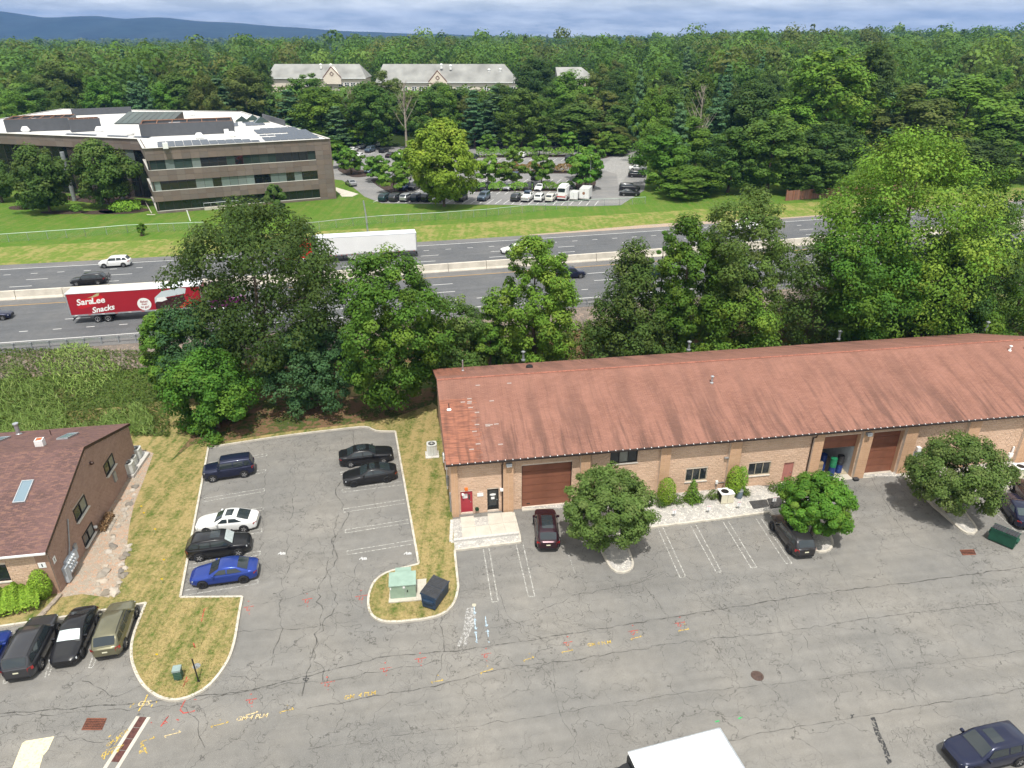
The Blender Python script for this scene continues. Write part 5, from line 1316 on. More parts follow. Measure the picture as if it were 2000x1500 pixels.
class Car:
    """geometry of one body style; +x is forward"""
    def __init__(s, kind):
        k = s.k = KINDS[kind]; s.kind = kind
        s.L, s.W, s.H = k['L'], k['W'], k['H']; s.zb = .20 if s.H < 1.55 else .27
        s.wr = .335 if s.H < 1.55 else .365
        s.wx = (s.L * .5 - .19 * s.L, -s.L * .5 + (.205 if s.H < 1.9 else .24) * s.L)
        s.xs, s.zs = zip(*k['hood'])
    def X(s, f): return s.L * (.5 - f)
    def top(s, f): return interp(s.xs, s.zs, f)
    def half(s, f):
        return s.W / 2 * interp((0, .03, .10, .22, .5, .8, .92, .98, 1), (.66, .83, .945, .99, 1.0, .99, .94, .84, .70), f)
    def body(s):
        """lower body shell as lofted cross sections"""
        mb = MB(); fs = [0, .012, .03, .06, .10, .16, .22, .28, .34, .42, .5, .58, .66, .74, .80, .86, .91, .95, .975, .99, 1]
        rows = []
        for f in fs:
            w, zt = s.half(f), s.top(f); e = min(f, 1 - f)
            zb = s.zb + (.10 if e < .02 else .05 if e < .07 else 0); mid = zb + (zt - zb) * .55
            cr = .055 if .03 < f < .97 else .02
            half = [(0, zb), (w * .86, zb), (w * .965, zb + .06), (w * .985, zb + .16), (w, mid), (w * .992, zt - .14), (w * .955, zt - .035), (w * .86, zt + .012), (w * .5, zt + cr * .8), (0, zt + cr)]
            rows.append([(s.X(f), y, z) for y, z in half] + [(s.X(f), -y, z) for y, z in half[-2:0:-1]])
        n = len(rows[0])
        mb.grid([r + [r[0]] for r in rows], 0)
        mb.add(rows[0], [tuple(range(n))[::-1]]); mb.add(rows[-1], [tuple(range(n))])
        # greenhouse hull
        a, b, c, d = s.k['gh']; N = 10; zr = s.H
        ws = lambda f: s.half(f) * .955
        wr = s.W / 2 * (.76 if s.kind not in ('van',) else .86)
        hull = []
        s.g = []
        for f in (a, lerp(a, b, .5), b, lerp(b, c, .33), lerp(b, c, .66), c, lerp(c, d, .5), d):
            if f <= b: t = (f - a) / (b - a)
            elif f >= c: t = (d - f) / (d - c)
            else: t = 1
            dome = .05 * math.sin(math.pi * min(1, max(0, (f - b) / max(.01, c - b)))) if t == 1 else 0
            z0 = s.top(f) - .03; z1 = lerp(s.top(f) + .02, zr - .05, t) + dome * .9
            wb = ws(f); wt = lerp(wb * .93, wr, t)
            s.g.append((f, wb, z0, wt, z1, t))
            pts = [(wb, z0), (lerp(wb, wt, .5) + .012, lerp(z0, z1, .5)), (wt, z1 - .02), (wt * .9, z1 + .022 * max(.4, t)), (wt * .45, z1 + .05 * max(.4, t)), (0, z1 + .06 * max(.4, t))]
            hull.append([(s.X(f), y, z) for y, z in pts] + [(s.X(f), -y, z) for y, z in pts[-2::-1]])
        mb.grid(hull, 0, True)
        mb.add(hull[0], [tuple(range(len(hull[0])))]); mb.add(hull[-1], [tuple(range(len(hull[-1])))[::-1]])
        return mb
    def gh(s, f):
        fs = [q[0] for q in s.g]
        return [interp(fs, [q[i] for q in s.g], f) for i in range(1, 6)]
    def side_pane(s, f0, f1, g0, g1, side, t0=.16, t1=.86, out=.014):
        """pane on the flank: bottom from f0 to f1, top from g0 to g1 (fractions of length)"""
        rows = []
        for i in range(4):
            u = i / 3; row = []
            for j in range(3):
                v = j / 2; f = lerp(lerp(f0, f1, u), lerp(g0, g1, u), v); wb, z0, wt, z1, t = s.gh(f); tt = lerp(t0, t1, v)
                zt = s.H - .05; w_t = s.W / 2 * (.76 if s.kind != 'van' else .86)
                z = lerp(z0, zt, tt); y = lerp(wb, w_t, tt) + .012 * math.sin(math.pi * tt)
                row.append((s.X(f), side * (y + out), z))
            rows.append(row)
        return MB().grid(rows, 0, side > 0)
    def screen(s, front=True, lo=.10, hi=.92, out=.018):
        a, b, c, d = s.k['gh']; rows = []
        f0, f1 = (a, b) if front else (d, c)
        for i in range(4):
            t = lerp(lo, hi, i / 3); f = lerp(f0, f1, t); wb, z0, wt, z1, tt = s.gh(f); row = []
            for j in range(7):
                v = -1 + 2 * j / 6; y = v * (wt * .86); z = z1 + .06 * max(.4, tt) * (1 - v * v * .75)
                row.append((s.X(f) + (out if front else -out) * .8 + 0 * v, y, z + out))
            rows.append(row)
        return MB().grid(rows, 0, front)
    def wheel(s, m_rim):
        T = MB().lathe([(s.wr * .62, -.10), (s.wr * .93, -.11), (s.wr, -.08), (s.wr, .08), (s.wr * .93, .11), (s.wr * .62, .10)], (0, 0, 0), 18, 0, 'Y', False)
        Rm = MB(); Rm.lathe([(s.wr * .66, -.085), (s.wr * .60, -.085), (s.wr * .56, -.045), (.01, -.035)], (0, 0, 0), 18, 1, 'Y', False)
        for i in range(5):
            an = i * 2 * math.pi / 5
            c_, s_ = math.cos(an), math.sin(an); w = .045
            Rm.add([(c_ * .05 - s_ * w, -.07, s_ * .05 + c_ * w), (c_ * .05 + s_ * w, -.07, s_ * .05 - c_ * w), (c_ * s.wr * .62 + s_ * w * .8, -.082, s_ * s.wr * .62 - c_ * w * .8), (c_ * s.wr * .62 - s_ * w * .8, -.082, s_ * s.wr * .62 + c_ * w * .8)], [(0, 1, 2, 3)], 0)
        Rm.lathe([(s.wr * .645, -.088), (s.wr * .585, -.09)], (0, 0, 0), 18, 0, 'Y', False)
        return T.mesh('tyre', M['rubber'], 50), Rm.mesh('rim', [M[m_rim], M['black']], 30)
_cache = {}
def car_meshes(kind, rim='rim', detail=True):
    key = (kind, rim, detail)
    if key in _cache: return _cache[key]
    c = Car(kind); D = {'car': c}
    D['body'] = c.body().mesh('body', M['black'], 48)
    a, b, cc, d = c.k['gh']; n = c.k['n']
    D['windscreen'] = c.screen(True).mesh('windscreen', M['glass'], 60)
    D['rear_window'] = c.screen(False, .12 if kind not in ('van', 'pickup') else .3, .88).mesh('rear_window', M['glass'], 60)
    lo0 = lerp(a, b, .42); hi0 = lerp(a, b, .98)
    mid = lerp(b, cc, .42); segs = []
    e_lo, e_hi = (lerp(cc, d, .50), lerp(cc, d, .04)) if d - cc > .1 else (lerp(cc, d, .25), cc - .02)
    if n == 1: segs = [(lo0, mid * .75, hi0, mid * .75)]
    elif n == 2: segs = [(lo0, mid - .008, hi0, mid - .008), (mid + .012, e_lo, mid + .012, e_hi)]
    else:
        m2 = lerp(mid, cc, .62); segs = [(lo0, mid - .008, hi0, mid - .008), (mid + .012, m2 - .008, mid + .012, m2 - .008), (m2 + .012, e_lo, m2 + .012, e_hi)]
    D['side'] = [(c.side_pane(*q, s_).mesh('side_window', M['glass'], 60)) for q in segs for s_ in (1, -1)]
    D['tyre'], D['rimm'] = c.wheel(rim)
    mb = MB()
    for x in c.wx:
        for s_ in (1, -1):
            mb.lathe([(c.wr * 1.16, s_ * (c.W / 2 * .94)), (c.wr * 1.16, s_ * (c.W / 2 + .002)), (.01, s_ * (c.W / 2 + .002))] if s_ > 0 else [(.01, s_ * (c.W / 2 + .002)), (c.wr * 1.16, s_ * (c.W / 2 + .002)), (c.wr * 1.16, s_ * (c.W / 2 * .94))], (x, 0, c.wr + .02), 16, 0, 'Y', False)
    # dark sills and bumper lower lips
    mb.b2((c.wx[1] + c.wr * 1.2, -c.W / 2 * .985, c.zb - .02), (c.wx[0] - c.wr * 1.2, c.W / 2 * .985, c.zb + .07))
    mb.b2((c.X(.012), -c.W * .33, c.zb + .10), (c.X(.0) + .012, c.W * .33, c.zb + .26)); mb.b2((c.X(1) - .012, -c.W * .34, c.zb + .08), (c.X(.985), c.W * .34, c.zb + .22))
    mb.b2((c.X(.006), -c.W * .24, c.top(0) - .22), (c.X(0) + .010, c.W * .24, c.top(0) - .06))
    D['trim'] = mb.mesh('lower_trim', M['black'])
    hl = MB(); zt = c.top(.03)
    hl.add([(c.X(.055), c.W * .445, zt - .02), (c.X(.012), c.W * .33, zt - .055), (c.X(.004), c.W * .32, zt - .17), (c.X(.050), c.W * .452, zt - .15), (c.X(.055) - .1, c.W * .42, zt - .04)], [(0, 1, 2, 3), (0, 4, 1)])
    D['head'] = [hl.mesh('headlight', M['head_lamp'])]
    h2 = MB(); h2.add([(x, -y, z) for x, y, z in hl.v], [f[::-1] for f in hl.f]); D['head'].append(h2.mesh('headlight', M['head_lamp']))
    tl = MB(); zt = c.top(.97) - .06; tall = .17 if c.H < 1.6 else .30
    tl.add([(c.X(.955), c.W * .478, zt), (c.X(1) - .012, c.W * .34, zt - .02), (c.X(1) - .014, c.W * .33, zt - tall), (c.X(.955), c.W * .482, zt - tall * .8)], [(3, 2, 1, 0)])
    D['tail'] = [tl.mesh('tail_light', M['tail_lamp'])]
    t2 = MB(); t2.add([(x, -y, z) for x, y, z in tl.v], [f[::-1] for f in tl.f]); D['tail'].append(t2.mesh('tail_light', M['tail_lamp']))
    D['plate'] = MB().b2((-.004, -.16, -.05), (.004, .16, .05)).mesh('licence_plate', M['plate'])
    mr = MB(); mr.b2((-.06, 0, -.05), (.08, .20, .09)); D['mirror'] = mr.mesh('mirror', M['black'], 40)
    _cache[key] = D
    return D
def make_car(name, label, kind, col, loc, heading, group=None, rim='rim', detail=True, roof_glass=None, rails=False, shade=False, cat='car', metal=.0, black_roof=False, plates=True, glass=None, band=None):
    """col: paint material; heading: direction of the nose"""
    D = car_meshes(kind, rim); c = D['car']
    T = thing(name, label, cat, loc, heading, group)
    def part(me, nm, m=None, loc=(0, 0, 0), rz=0, parent=T):
        o = place(me, nm, parent, loc, rz)
        if m is not None: o.material_slots[0].link = 'OBJECT'; o.material_slots[0].material = m
        return o
    part(D['body'], 'body', col)
    w = part(D['windscreen'], 'windscreen', glass)
    part(D['rear_window'], 'rear_window', glass)
    for q in D['side']: part(q, 'side_window', glass)
    for x in c.wx:
        for s_ in (1, -1):
            W = part(D['tyre'], 'wheel', None, (x, s_ * (c.W / 2 - .045), c.wr), math.pi if s_ > 0 else 0)
            part(D['rimm'], 'rim', None, parent=W)
    part(D['trim'], 'lower_trim')
    if detail:
        for q in D['head']: part(q, 'headlight')
        for q in D['tail']: part(q, 'tail_light')
        if plates: part(D['plate'], 'licence_plate', None, (c.X(1) - .025, 0, c.top(1) - .22))
        f = lerp(c.k['gh'][0], c.k['gh'][1], .45); g_ = c.gh(f)
        for s_ in (1, -1):
            o = part(D['mirror'], 'mirror', col, (c.X(f), s_ * (g_[0] + .0) - (0 if s_ > 0 else .20), g_[1] + .07))
        if roof_glass:
            mb = MB(); x0, x1 = roof_glass; rows = []
            for i in range(4):
                fr = lerp(x0, x1, i / 3); wb, z0, wt, z1, t = c.gh(fr); rows.append([(c.X(fr), v * wt * .62, z1 + .06 * (1 - v * v * .25) + .008) for v in (-1, -.33, .33, 1)])
            mb.grid(rows, 0, True).build('sunroof', M['glass'], T)
        if rails:
            for s_ in (1, -1):
                pts = []
                for i in range(5):
                    fr = lerp(c.k['gh'][1] + .02, c.k['gh'][2] - .01, i / 4); wb, z0, wt, z1, t = c.gh(fr); pts.append((c.X(fr), s_ * wt * .93, z1 + (.07 if 0 < i < 4 else .02)))
                MB().tube(pts, .022, 5).build('roof_rail', M['chrome'] if rails == 'chrome' else M['black'], T)
        if shade:
            c.screen(True, .12, .88, .026).build('sunshade', M['sunshade'], T)
    return T
def wheel_place(F, Rr, kind, z=0.0):
    """pixels of the two tyre contacts on the side towards the camera -> centre and heading"""
    c = Car(kind); a, b = G(*F, z), G(*Rr, z); d = (a - b); d.z = 0; d.normalize()
    n = Vector((-d.y, d.x, 0))
    m = (a + b) / 2; away = m.copy(); away.z = 0
    if n.dot(away) < 0: n = -n
    mid = (c.wx[0] + c.wx[1]) / 2
    p = m + n * (c.W / 2 - .09) - d * mid
    return Vector((p.x, p.y, z + .004)), math.atan2(d.y, d.x)
def C_(n, c, metal=0.0): return paint('paint_' + n, c, metal)
P_ = {'white': C_('white', (.78, .78, .77)), 'black': C_('black', (.010, .010, .012)), 'navy': C_('navy', (.012, .016, .045), .3), 'blue': C_('bright_blue', (.022, .055, .30), .45), 'grey': C_('dark_grey', (.060, .060, .066), .5),
      'charcoal': C_('charcoal', (.040, .038, .040), .4), 'olive': C_('olive_grey', (.19, .18, .115), .5), 'maroon': C_('dark_maroon', (.035, .012, .018), .4), 'silver': C_('silver', (.42, .43, .44), .6), 'midblue': C_('mid_blue', (.03, .06, .14), .4),
      'red': C_('red', (.50, .02, .018)), 'teal': C_('dark_teal', (.02, .05, .06), .3), 'cream': C_('cream', (.66, .64, .58)), 'purple': C_('purple', (.17, .015, .13), .25), 'steelblue': C_('steel_blue', (.10, .14, .19), .5)}
NEAR = 'cars parked by the warehouse'
def car_px(name, label, kind, col, F, Rr, z=0.0, **k):
    p, h = wheel_place(F, Rr, kind, z); return make_car(name, label, kind, P_[col], p, h, k.pop('group', NEAR), **k)
car_px('sedan', 'white sedan with black glass roof in the left row of the small lot', 'coupe', 'white', (405, 1044), (478, 1038.6), roof_glass=(.50, .62))
car_px('suv', 'black SUV with silver windscreen sunshade between the white and blue sedans', 'suv', 'black', (464, 1085.6), (394.6, 1095.7), shade=True, roof_glass=(.45, .60), rails=True)
car_px('sedan', 'bright blue sedan nearest in the left row of the small lot', 'sedan', 'blue', (400.5, 1148), (474.5, 1138), rim='dark_rim')
car_px('suv', 'dark navy boxy SUV parked alone at the upper left of the small lot', 'boxy_suv', 'navy', (418, 941), (477.6, 932))
car_px('sedan', 'big black sedan with chrome window trim, rearmost in the right row', 'big_sedan', 'black', (750, 904.6), (685.6, 912.4), roof_glass=(.50, .66))
car_px('coupe', 'black coupe with dark wheels below the big black sedan', 'coupe', 'black', (693.8, 950.5), (754.7, 941.8), rim='dark_rim', roof_glass=(.50, .60))
car_px('suv', 'large dark grey SUV, nose to the hedge, at the left edge', 'large_suv', 'grey', (115.3, 1236), (81.6, 1306), rails=True)
car_px('sedan', 'black sedan with bright windscreen sunshade facing out', 'sedan', 'black', (163.4, 1280), (189, 1222), rim='dark_rim', shade=True)
car_px('suv', 'olive grey SUV with red tail lights beside the curved kerb', 'suv', 'olive', (266, 1206), (246.2, 1264.5), rails=True)
car_px('sedan', 'dark blue car cut by the left edge beside the grey SUV', 'sedan', 'blue', (23, 1262), (-12, 1330))
car_px('wagon', 'dark grey wagon with roof rails under the small yellow-green tree', 'wagon', 'charcoal', (1509, 1035.5), (1539.4, 1078), rim='dark_rim', rails=True, roof_glass=(.46, .60))
car_px('sedan', 'dark blue sedan behind the green dumpster', 'sedan', 'navy', (1946, 982), (1975, 1023), rim='dark_rim', glass=M['glass_clear'])
car_px('suv', 'dark brown car at the right edge, mostly hidden by the wide tree', 'suv', 'maroon', (1976, 958), (2003, 996))
car_px('suv', 'shiny dark blue SUV at the lower right corner', 'suv', 'navy', (1905, 1513), (1982.5, 1494.8), roof_glass=(.44, .58))
p, q = G(1071, 1083), G(1062.5, 1000); d = (q - p).normalized(); h = math.atan2(d.y, d.x)
pm = p + d * (4.98 / 2 + .02)
make_car('suv', 'dark maroon SUV with glass roof parked nose to the garage door', 'suv', P_['maroon'], (pm.x, pm.y, .004), h, NEAR, roof_glass=(.44, .80), rails=True)
# ------------------------------------------------------------------ office building
def vary(name, col, amt=.16, rough=.8, hue=0.0):
    """material whose tone differs from piece to piece"""
    q = NT(name); oi = q.n('ShaderNodeObjectInfo'); v = q.ramp(oi.outputs['Random'], 0, 1, 1 - amt, 1 + amt)
    hs = q.n('ShaderNodeHueSaturation', {'Value': v, 'Saturation': q.ramp(q.math('FRACT', q.math('MULTIPLY', oi.outputs['Random'], 5.7)), 0, 1, .8, 1.15)}); q.set(hs.inputs['Color'], q.mix(q.noise(q.pos(), 2.2, 2), col, tuple(x * .85 for x in col)))
    return q.done(hs.outputs[0], rough, 0, None, .35)
M['stone'] = vary('brown_stone_panel', (.190, .152, .130), .14)
M['joint'] = flat('dark_joint', (.07, .055, .045), .9)
M['office_glass'] = NT('dark_office_glass').done((.010, .014, .015), .03, 0, None, .8)
M['office_blind'] = vary('blind_behind_glass', (.17, .21, .20), .2, .12)
M['office_half'] = vary('green_tinted_glass', (.035, .055, .048), .3, .05)
M['sillstrip'] = flat('pale_sill_strip', (.56, .54, .50), .5)
M['screen'] = mat('dark_grey_roof_screen', (.080, .085, .095), .6, var=.08, scale=1)
M['rustframe'] = mat('rusty_steel', (.28, .14, .08), .8, var=.3)
M['solar'] = NT('solar_panel').done((.045, .060, .085), .25, .2, None, .6)
OF = thing('office_building', 'three-storey brown stone office block with ribbon windows and white roof', 'building', (0, 0, 0))
Z0, ZT = ZP, ZP + 13.1
FR, FL, NO, WG = Vector((-40.4, 164.8)), Vector((-74.2, 149.3)), Vector((-82.4, 164.3)), Vector((-119.6, 174.7))
WG2 = NO + (WG - NO) * 1.55
BK = Vector((-81.5, 227.5)); BK2 = Vector((-140, 236))
foot = [FR, FL, NO, WG2, BK2, BK]
BANDS = [(10.7, 13.1, 'stone', 2), (8.78, 10.7, 'glass', 1), (6.5, 8.78, 'stone', 2), (4.58, 6.5, 'glass', 1), (2.42, 4.58, 'stone', 2), (.5, 2.42, 'glass', 1), (0, .5, 'stone', 1)]
_pan = {}
def facade(a, b, bands, pw=1.7, solid_end=0.0, seed=1, dark=False, recess=.25):
    """panels, panes and sills from a to b (outer side to the right of a->b reversed); local frame on the wall"""
    d = b - a; L = d.length; ang = math.atan2(d.y, d.x); rnd = random.Random(seed)
    n = max(1, round(L / pw)); w = L / n
    F = bpy.data.objects.new('facade', None); COL.objects.link(F); F.parent = OF; F.location = (a.x, a.y, Z0); F.rotation_euler = (0, 0, ang)
    MB().b2((0, .30, 0), (L, .5, 13.0)).build('core', M['joint'], F)
    def pan(w_, h_, m, y=0.0, nm='stone_panel'):
        k = (round(w_, 3), round(h_, 3), m, nm)
        if k not in _pan: _pan[k] = MB().b2((.012, 0, .012), (w_ - .012, .28, h_ - .012)).mesh(nm, M[m]) if nm == 'stone_panel' else MB().add([(.03, 0, .02), (w_ - .03, 0, .02), (w_ - .03, 0, h_ - .02), (.03, 0, h_ - .02)], [(0, 1, 2, 3)]).mesh(nm, M[m])
        return _pan[k]
    for z0, z1, t, rows in bands:
        for i in range(n):
            x = i * w
            if t == 'stone' or x >= L - solid_end - .01:
                rr = rows if t == 'stone' else 2; h = (z1 - z0) / rr
                for r in range(rr): place(pan(w, h, 'stone'), 'stone_panel', F, (x, 0, z0 + r * h))
            else:
                lvl = 2 if z0 > 8 else 1 if z0 > 4 else 0
                u = rnd.random(); m = 'office_glass'
                if not dark:
                    if lvl == 1: m = 'office_blind' if u < .62 else 'office_glass'
                    elif lvl == 2: m = 'office_half' if u < .35 else 'office_blind' if u < .42 else 'office_glass'
                    else: m = 'office_half' if u < .15 else 'office_glass'
                elif u < .12: m = 'office_blind'
                place(pan(w, z1 - z0, m, 0, 'window_pane'), 'window_pane', F, (x, recess, z0))
        if t == 'glass' and pw < 2: MB().b2((0, -.03, z0 - .05), (L - solid_end, recess, z0 + .035)).build('sill', M['sillstrip'], F)
    return F
facade(FL, FR, BANDS, 1.70, 3.4, 4)
facade(NO, FL, BANDS, 1.70, 0, 5, True)
WB = [(10.7, 13.1, 'stone', 2), (7.2, 10.7, 'glass', 1), (3.7, 7.2, 'glass', 1), (.2, 3.7, 'glass', 1)]
facade(WG2, NO, WB, 2.3, 0, 6, True, .3)
mb = MB(); mb.prism([tuple(p) for p in (FR, BK, BK2, WG2)], Z0, ZT - .6); 
pol = [FR, BK, BK2, WG2, NO, FL]
cxy = sum(foot, Vector((0, 0))) / 6
mb = MB(); mb.prism([tuple(p + (cxy - p).normalized() * .35) for p in pol], Z0 + 12.0, ZT - .12); mb.build('roof', M['white_roof'], OF)
for a, b in ((FR, BK), (BK, BK2), (BK2, WG2)):
    d = b - a; MB().box(((a.x + b.x) / 2, (a.y + b.y) / 2, Z0 + 6.5), (d.length, .4, 13.05), math.atan2(d.y, d.x)).build('side_wall', M['stone'], OF)
mb = MB()
for a, b in zip(pol, pol[1:] + pol[:1]):
    d = b - a; c = (a + b) / 2; mb.box((c.x, c.y, ZT + .03), (d.length, .5, .06), math.atan2(d.y, d.x))
mb.build('parapet_cap', M['sillstrip'], OF)
# roof plant
RZ_ = ZT - .12
ofe = (FR - FL).normalized(); ofn = Vector((-ofe.y, ofe.x)); ofa = math.atan2(ofe.y, ofe.x)
def screen_box(pa, pb, ptop, depth, name='roof_screen', open_top=True):
    A, B = G(*pa, RZ_), G(*pb, RZ_); hgt = GY(*ptop, A.y).z - RZ_; d = (B - A); d.z = 0; L = d.length; an = math.atan2(d.y, d.x)
    S = bpy.data.objects.new(name, None); COL.objects.link(S); S.parent = OF; S.location = A; S.rotation_euler = (0, 0, an)
    for (x0, y0, x1, y1) in ((0, 0, L, .18), (0, depth - .18, L, depth), (0, .18, .18, depth - .18), (L - .18, .18, L, depth - .18)): MB().b2((x0, y0, .05), (x1, y1, hgt)).build('screen_wall', M['screen'], S)
    mb = MB(); mb.b2((.18, .18, hgt * .25), (L - .18, depth - .18, hgt * .3)); mb.build('plant_deck', M['white_roof'], S)
    mb = MB()
    for i in range(7): mb.b2((L * i / 6.2 + .2, .2, hgt - .25), (L * i / 6.2 + .32, depth - .2, hgt - .1))
    for y in (.25, depth - .35): mb.b2((.2, y, hgt - .1), (L - .2, y + .12, hgt + .06))
    mb.build('rusty_frame', M['rustframe'], S)
    mb = MB(); mb.b2((L * .3, depth * .3, hgt * .3), (L * .42, depth * .6, hgt * .9)); mb.b2((L * .6, depth * .35, hgt * .3), (L * .75, depth * .65, hgt * .8)); mb.build('cooler', M['dull_steel'], S)
    return S
screen_box((276, 268), (460, 260), (271, 243), 9.0); screen_box((13, 259), (143, 254), (6, 234), 9.0); screen_box((140, 259), (200, 255.5), (134, 234), 4.0)
A, B = G(141, 226, RZ_), G(258, 221, RZ_); d = B - A; MB().box(((A.x + B.x) / 2, (A.y + B.y) / 2, RZ_ + .9), (d.length, .3, 1.8), math.atan2(d.y, d.x)).build('screen_wall', M['screen'], OF)
A, B = G(514, 233, RZ_), G(557, 246, RZ_); d = B - A; MB().box(((A.x + B.x) / 2, (A.y + B.y) / 2, RZ_ + .7), (d.length, .3, 1.4), math.atan2(d.y, d.x)).build('screen_wall', M['screen'], OF)
A, B = G(222, 243, RZ_), G(280, 243, RZ_); d = B - A; an = math.atan2(d.y, d.x)
S = bpy.data.objects.new('glass_roof', None); COL.objects.link(S); S.parent = OF; S.location = A; S.rotation_euler = (0, 0, an)
L = d.length * 1.9
for i in range(9): MB().add([(L * i / 9 + .05, 0, .2), (L * (i + 1) / 9 - .05, 0, .2), (L * (i + 1) / 9 - .05, 9, 2.3), (L * i / 9 + .05, 9, 2.3)], [(0, 1, 2, 3)]).build('pane', M['office_half'], S)
MB().add([(0, 0, 0), (L, 0, 0), (L, 9.05, 2.2), (0, 9.05, 2.2), (0, 9.05, 0), (L, 9.05, 0)], [(0, 1, 2, 3), (3, 2, 5, 4), (0, 3, 4), (1, 5, 2)]).build('frame', M['joint'], S)
for px, py, w in ((474, 239, 3.4), (511, 240, 3.8), (495, 236, 3.2)):
    p = G(px, py, RZ_); S = bpy.data.objects.new('pyramid_skylight', None); COL.objects.link(S); S.parent = OF; S.location = p; S.rotation_euler = (0, 0, ofa)
    q = [(-w / 2, -w / 2, .25), (w / 2, -w / 2, .25), (w / 2, w / 2, .25), (-w / 2, w / 2, .25)]
    for i in range(4): MB().add([q[i], q[(i + 1) % 4], (0, 0, 1.6)], [(0, 1, 2)]).build('pane', M['office_half'], S)
    MB().b2((-w / 2 - .05, -w / 2 - .05, 0), (w / 2 + .05, w / 2 + .05, .24)).build('kerb_frame', M['sillstrip'], S)
fan = MB().lathe([(.75, 0), (.75, .25), (.95, .3), (1.0, .5), (.8, .85), (.6, 1.15), (.55, 1.25), (.02, 1.3)], (0, 0, 0), 14).mesh('roof_fan', M['white_paint'], 40)
for px, py in ((51, 258), (195, 258), (255, 264), (390, 271), (454, 268), (325, 231), (376, 226), (20, 246)): place(fan, 'roof_fan', OF, G(px, py, RZ_))
ac_small = MB().b2((-.5, -.4, 0), (.5, .4, 1.1)).mesh('roof_unit', M['white_paint'])
for px, py in ((443, 262), (464, 261), (476, 251), (470, 247), (324, 290)): place(ac_small, 'roof_unit', OF, G(px, py, RZ_), ofa)
so = MB(); so.add([(0, 0, .12), (1.60, 0, .12), (1.60, .96, .27), (0, .96, .27)], [(0, 1, 2, 3)]); so = so.mesh('solar_panel', M['solar'])
def array(x0, x1, y0, y1, skip=lambda x, y: False):
    y = y0
    while y < y1:
        x = x0
        while x < x1:
            if not skip(x, y):
                p = FL + ofe * x + ofn * y; place(so, 'solar_panel', OF, (p.x, p.y, RZ_), ofa)
            x += 1.68
        y += 1.12
array(2.6, 22.5, 1.5, 8.6, lambda x, y: x + y * 1.1 > 25 or (y > 6.2 and x > 11)); array(23.8, 35, 2.2, 25, lambda x, y: (x < 27 and 7 < y < 11) or (x < 29 and 12 < y < 15) or x > 36.4 - y * .14 or x < 21 + y * .12)
array(18, 28, 34, 41)
for i in range(16):
    p = NO + (WG - NO) * (i / 16.0) * .6 + Vector((-.1, 2.4)) 
    if i not in (3, 8, 9): place(so, 'solar_panel', OF, (p.x, p.y, RZ_), math.atan2((WG - NO).y, (WG - NO).x) + math.pi)
# entry steps and handrail on the front, white post on the lawn
mb = MB(); A, B = G(400, 411, ZP), G(468, 405, ZP); d = B - A; an = math.atan2(d.y, d.x)
St = bpy.data.objects.new('service_stair', None); COL.objects.link(St); St.parent = OF; St.location = A; St.rotation_euler = (0, 0, an)
MB().b2((0, 0, 0), (d.length, 1.4, .55)).build('platform', M['concrete'], St)
for i in range(6): x = d.length * i / 5; MB().tube([(x, .05, .5), (x, .05, 1.5)], .04, 5).build('baluster', M['dull_steel'], St)
MB().tube([(0, .05, 1.5), (d.length, .05, 1.5)], .045, 5).build('handrail', M['dull_steel'], St)
p = G(372, 432, ZP); t = thing('white_marker_post', 'leaning white post on the office lawn', 'post', p); MB().tube([(0, 0, 0), (-.35, .1, 2.2)], .10, 6).build('post', M['white'], t)
mb = MB()
for (a, b, c) in ((300, 410, 0),): pass
for pts in (((285, 398), (297, 420)), ((288, 423), (304, 423))): 
    a, b = G(*pts[0], ZP), G(*pts[1], ZP); mb.tube([a + Vector((0, 0, .4)), b + Vector((0, 0, .4))], .09, 6)
mb.build('handrail', M['concrete'], OF)
# columns of the recessed entry on the left wing
for px, py in ((146, 392), (242, 391)): p = G(px, py, ZP); MB().tube([p, p + Vector((0, 0, 10.6))], .45, 10).build('entry_column', M['dull_steel'], OF, smooth=40)
mb = MB(); mb.prism([tuple(G(*q, ZP).xy) for q in ((90, 386), (190, 398), (296, 402), (280, 392), (250, 384), (180, 380))], ZP - .02, ZP + .05); o = mb.build('mulch_bed', M['mulch']); o['kind'] = 'structure'
def ellipse_bed(px, py, rx, ry):
    p = G(px, py, ZP); mb = MB(); mb.prism([(p.x + rx * math.cos(a) * (1 + .08 * math.sin(3 * a)), p.y + ry * math.sin(a)) for a in np.linspace(0, 6.283, 24)[:-1]], ZP - .02, ZP + .06); mb.build('mulch_bed', M['mulch'])['kind'] = 'structure'
ellipse_bed(50, 405, 3.6, 2.4); ellipse_bed(125, 415, 5, 1.6); ellipse_bed(240, 412, 5.2, 3.0); ellipse_bed(195, 415, 4, 1.8)
LAWN = 'trees on the office lawn'
def lawn_tree(label, px, py, topy, wpx, kind, seed, shape='oval', base=.12, name='oak_tree', group=LAWN, clumps=140, per=90, leaf_s=.42, **k):
    p = G(px, py, ZP); top = GY(px, topy, p.y).z; zc = p.y * math.cos(PITCH) + (HCAM - ZP - 5) * math.sin(PITCH)
    return plant_tree(name, label, (p.x, p.y, ZP - .05), top - ZP, wpx / 2 * zc / FPX, (top - ZP) * base, shape, kind, seed, clumps, per, leaf_s, .28, group, **k)
lawn_tree('left tree on the office lawn, loose olive green crown', 97, 414, 288, 105, 'olive', 101, lump=.35)
lawn_tree('second tree of the office lawn, standing before the recessed entry', 215, 405, 272, 108, 'olive', 102, lump=.35)
lawn_tree('tree cut by the left edge beside the office wing', 4, 395, 296, 60, 'olive', 103, lump=.35)
lawn_tree('young tree at the middle of the office front', 541, 418, 362, 42, 'olive', 104, lump=.3, clumps=60)
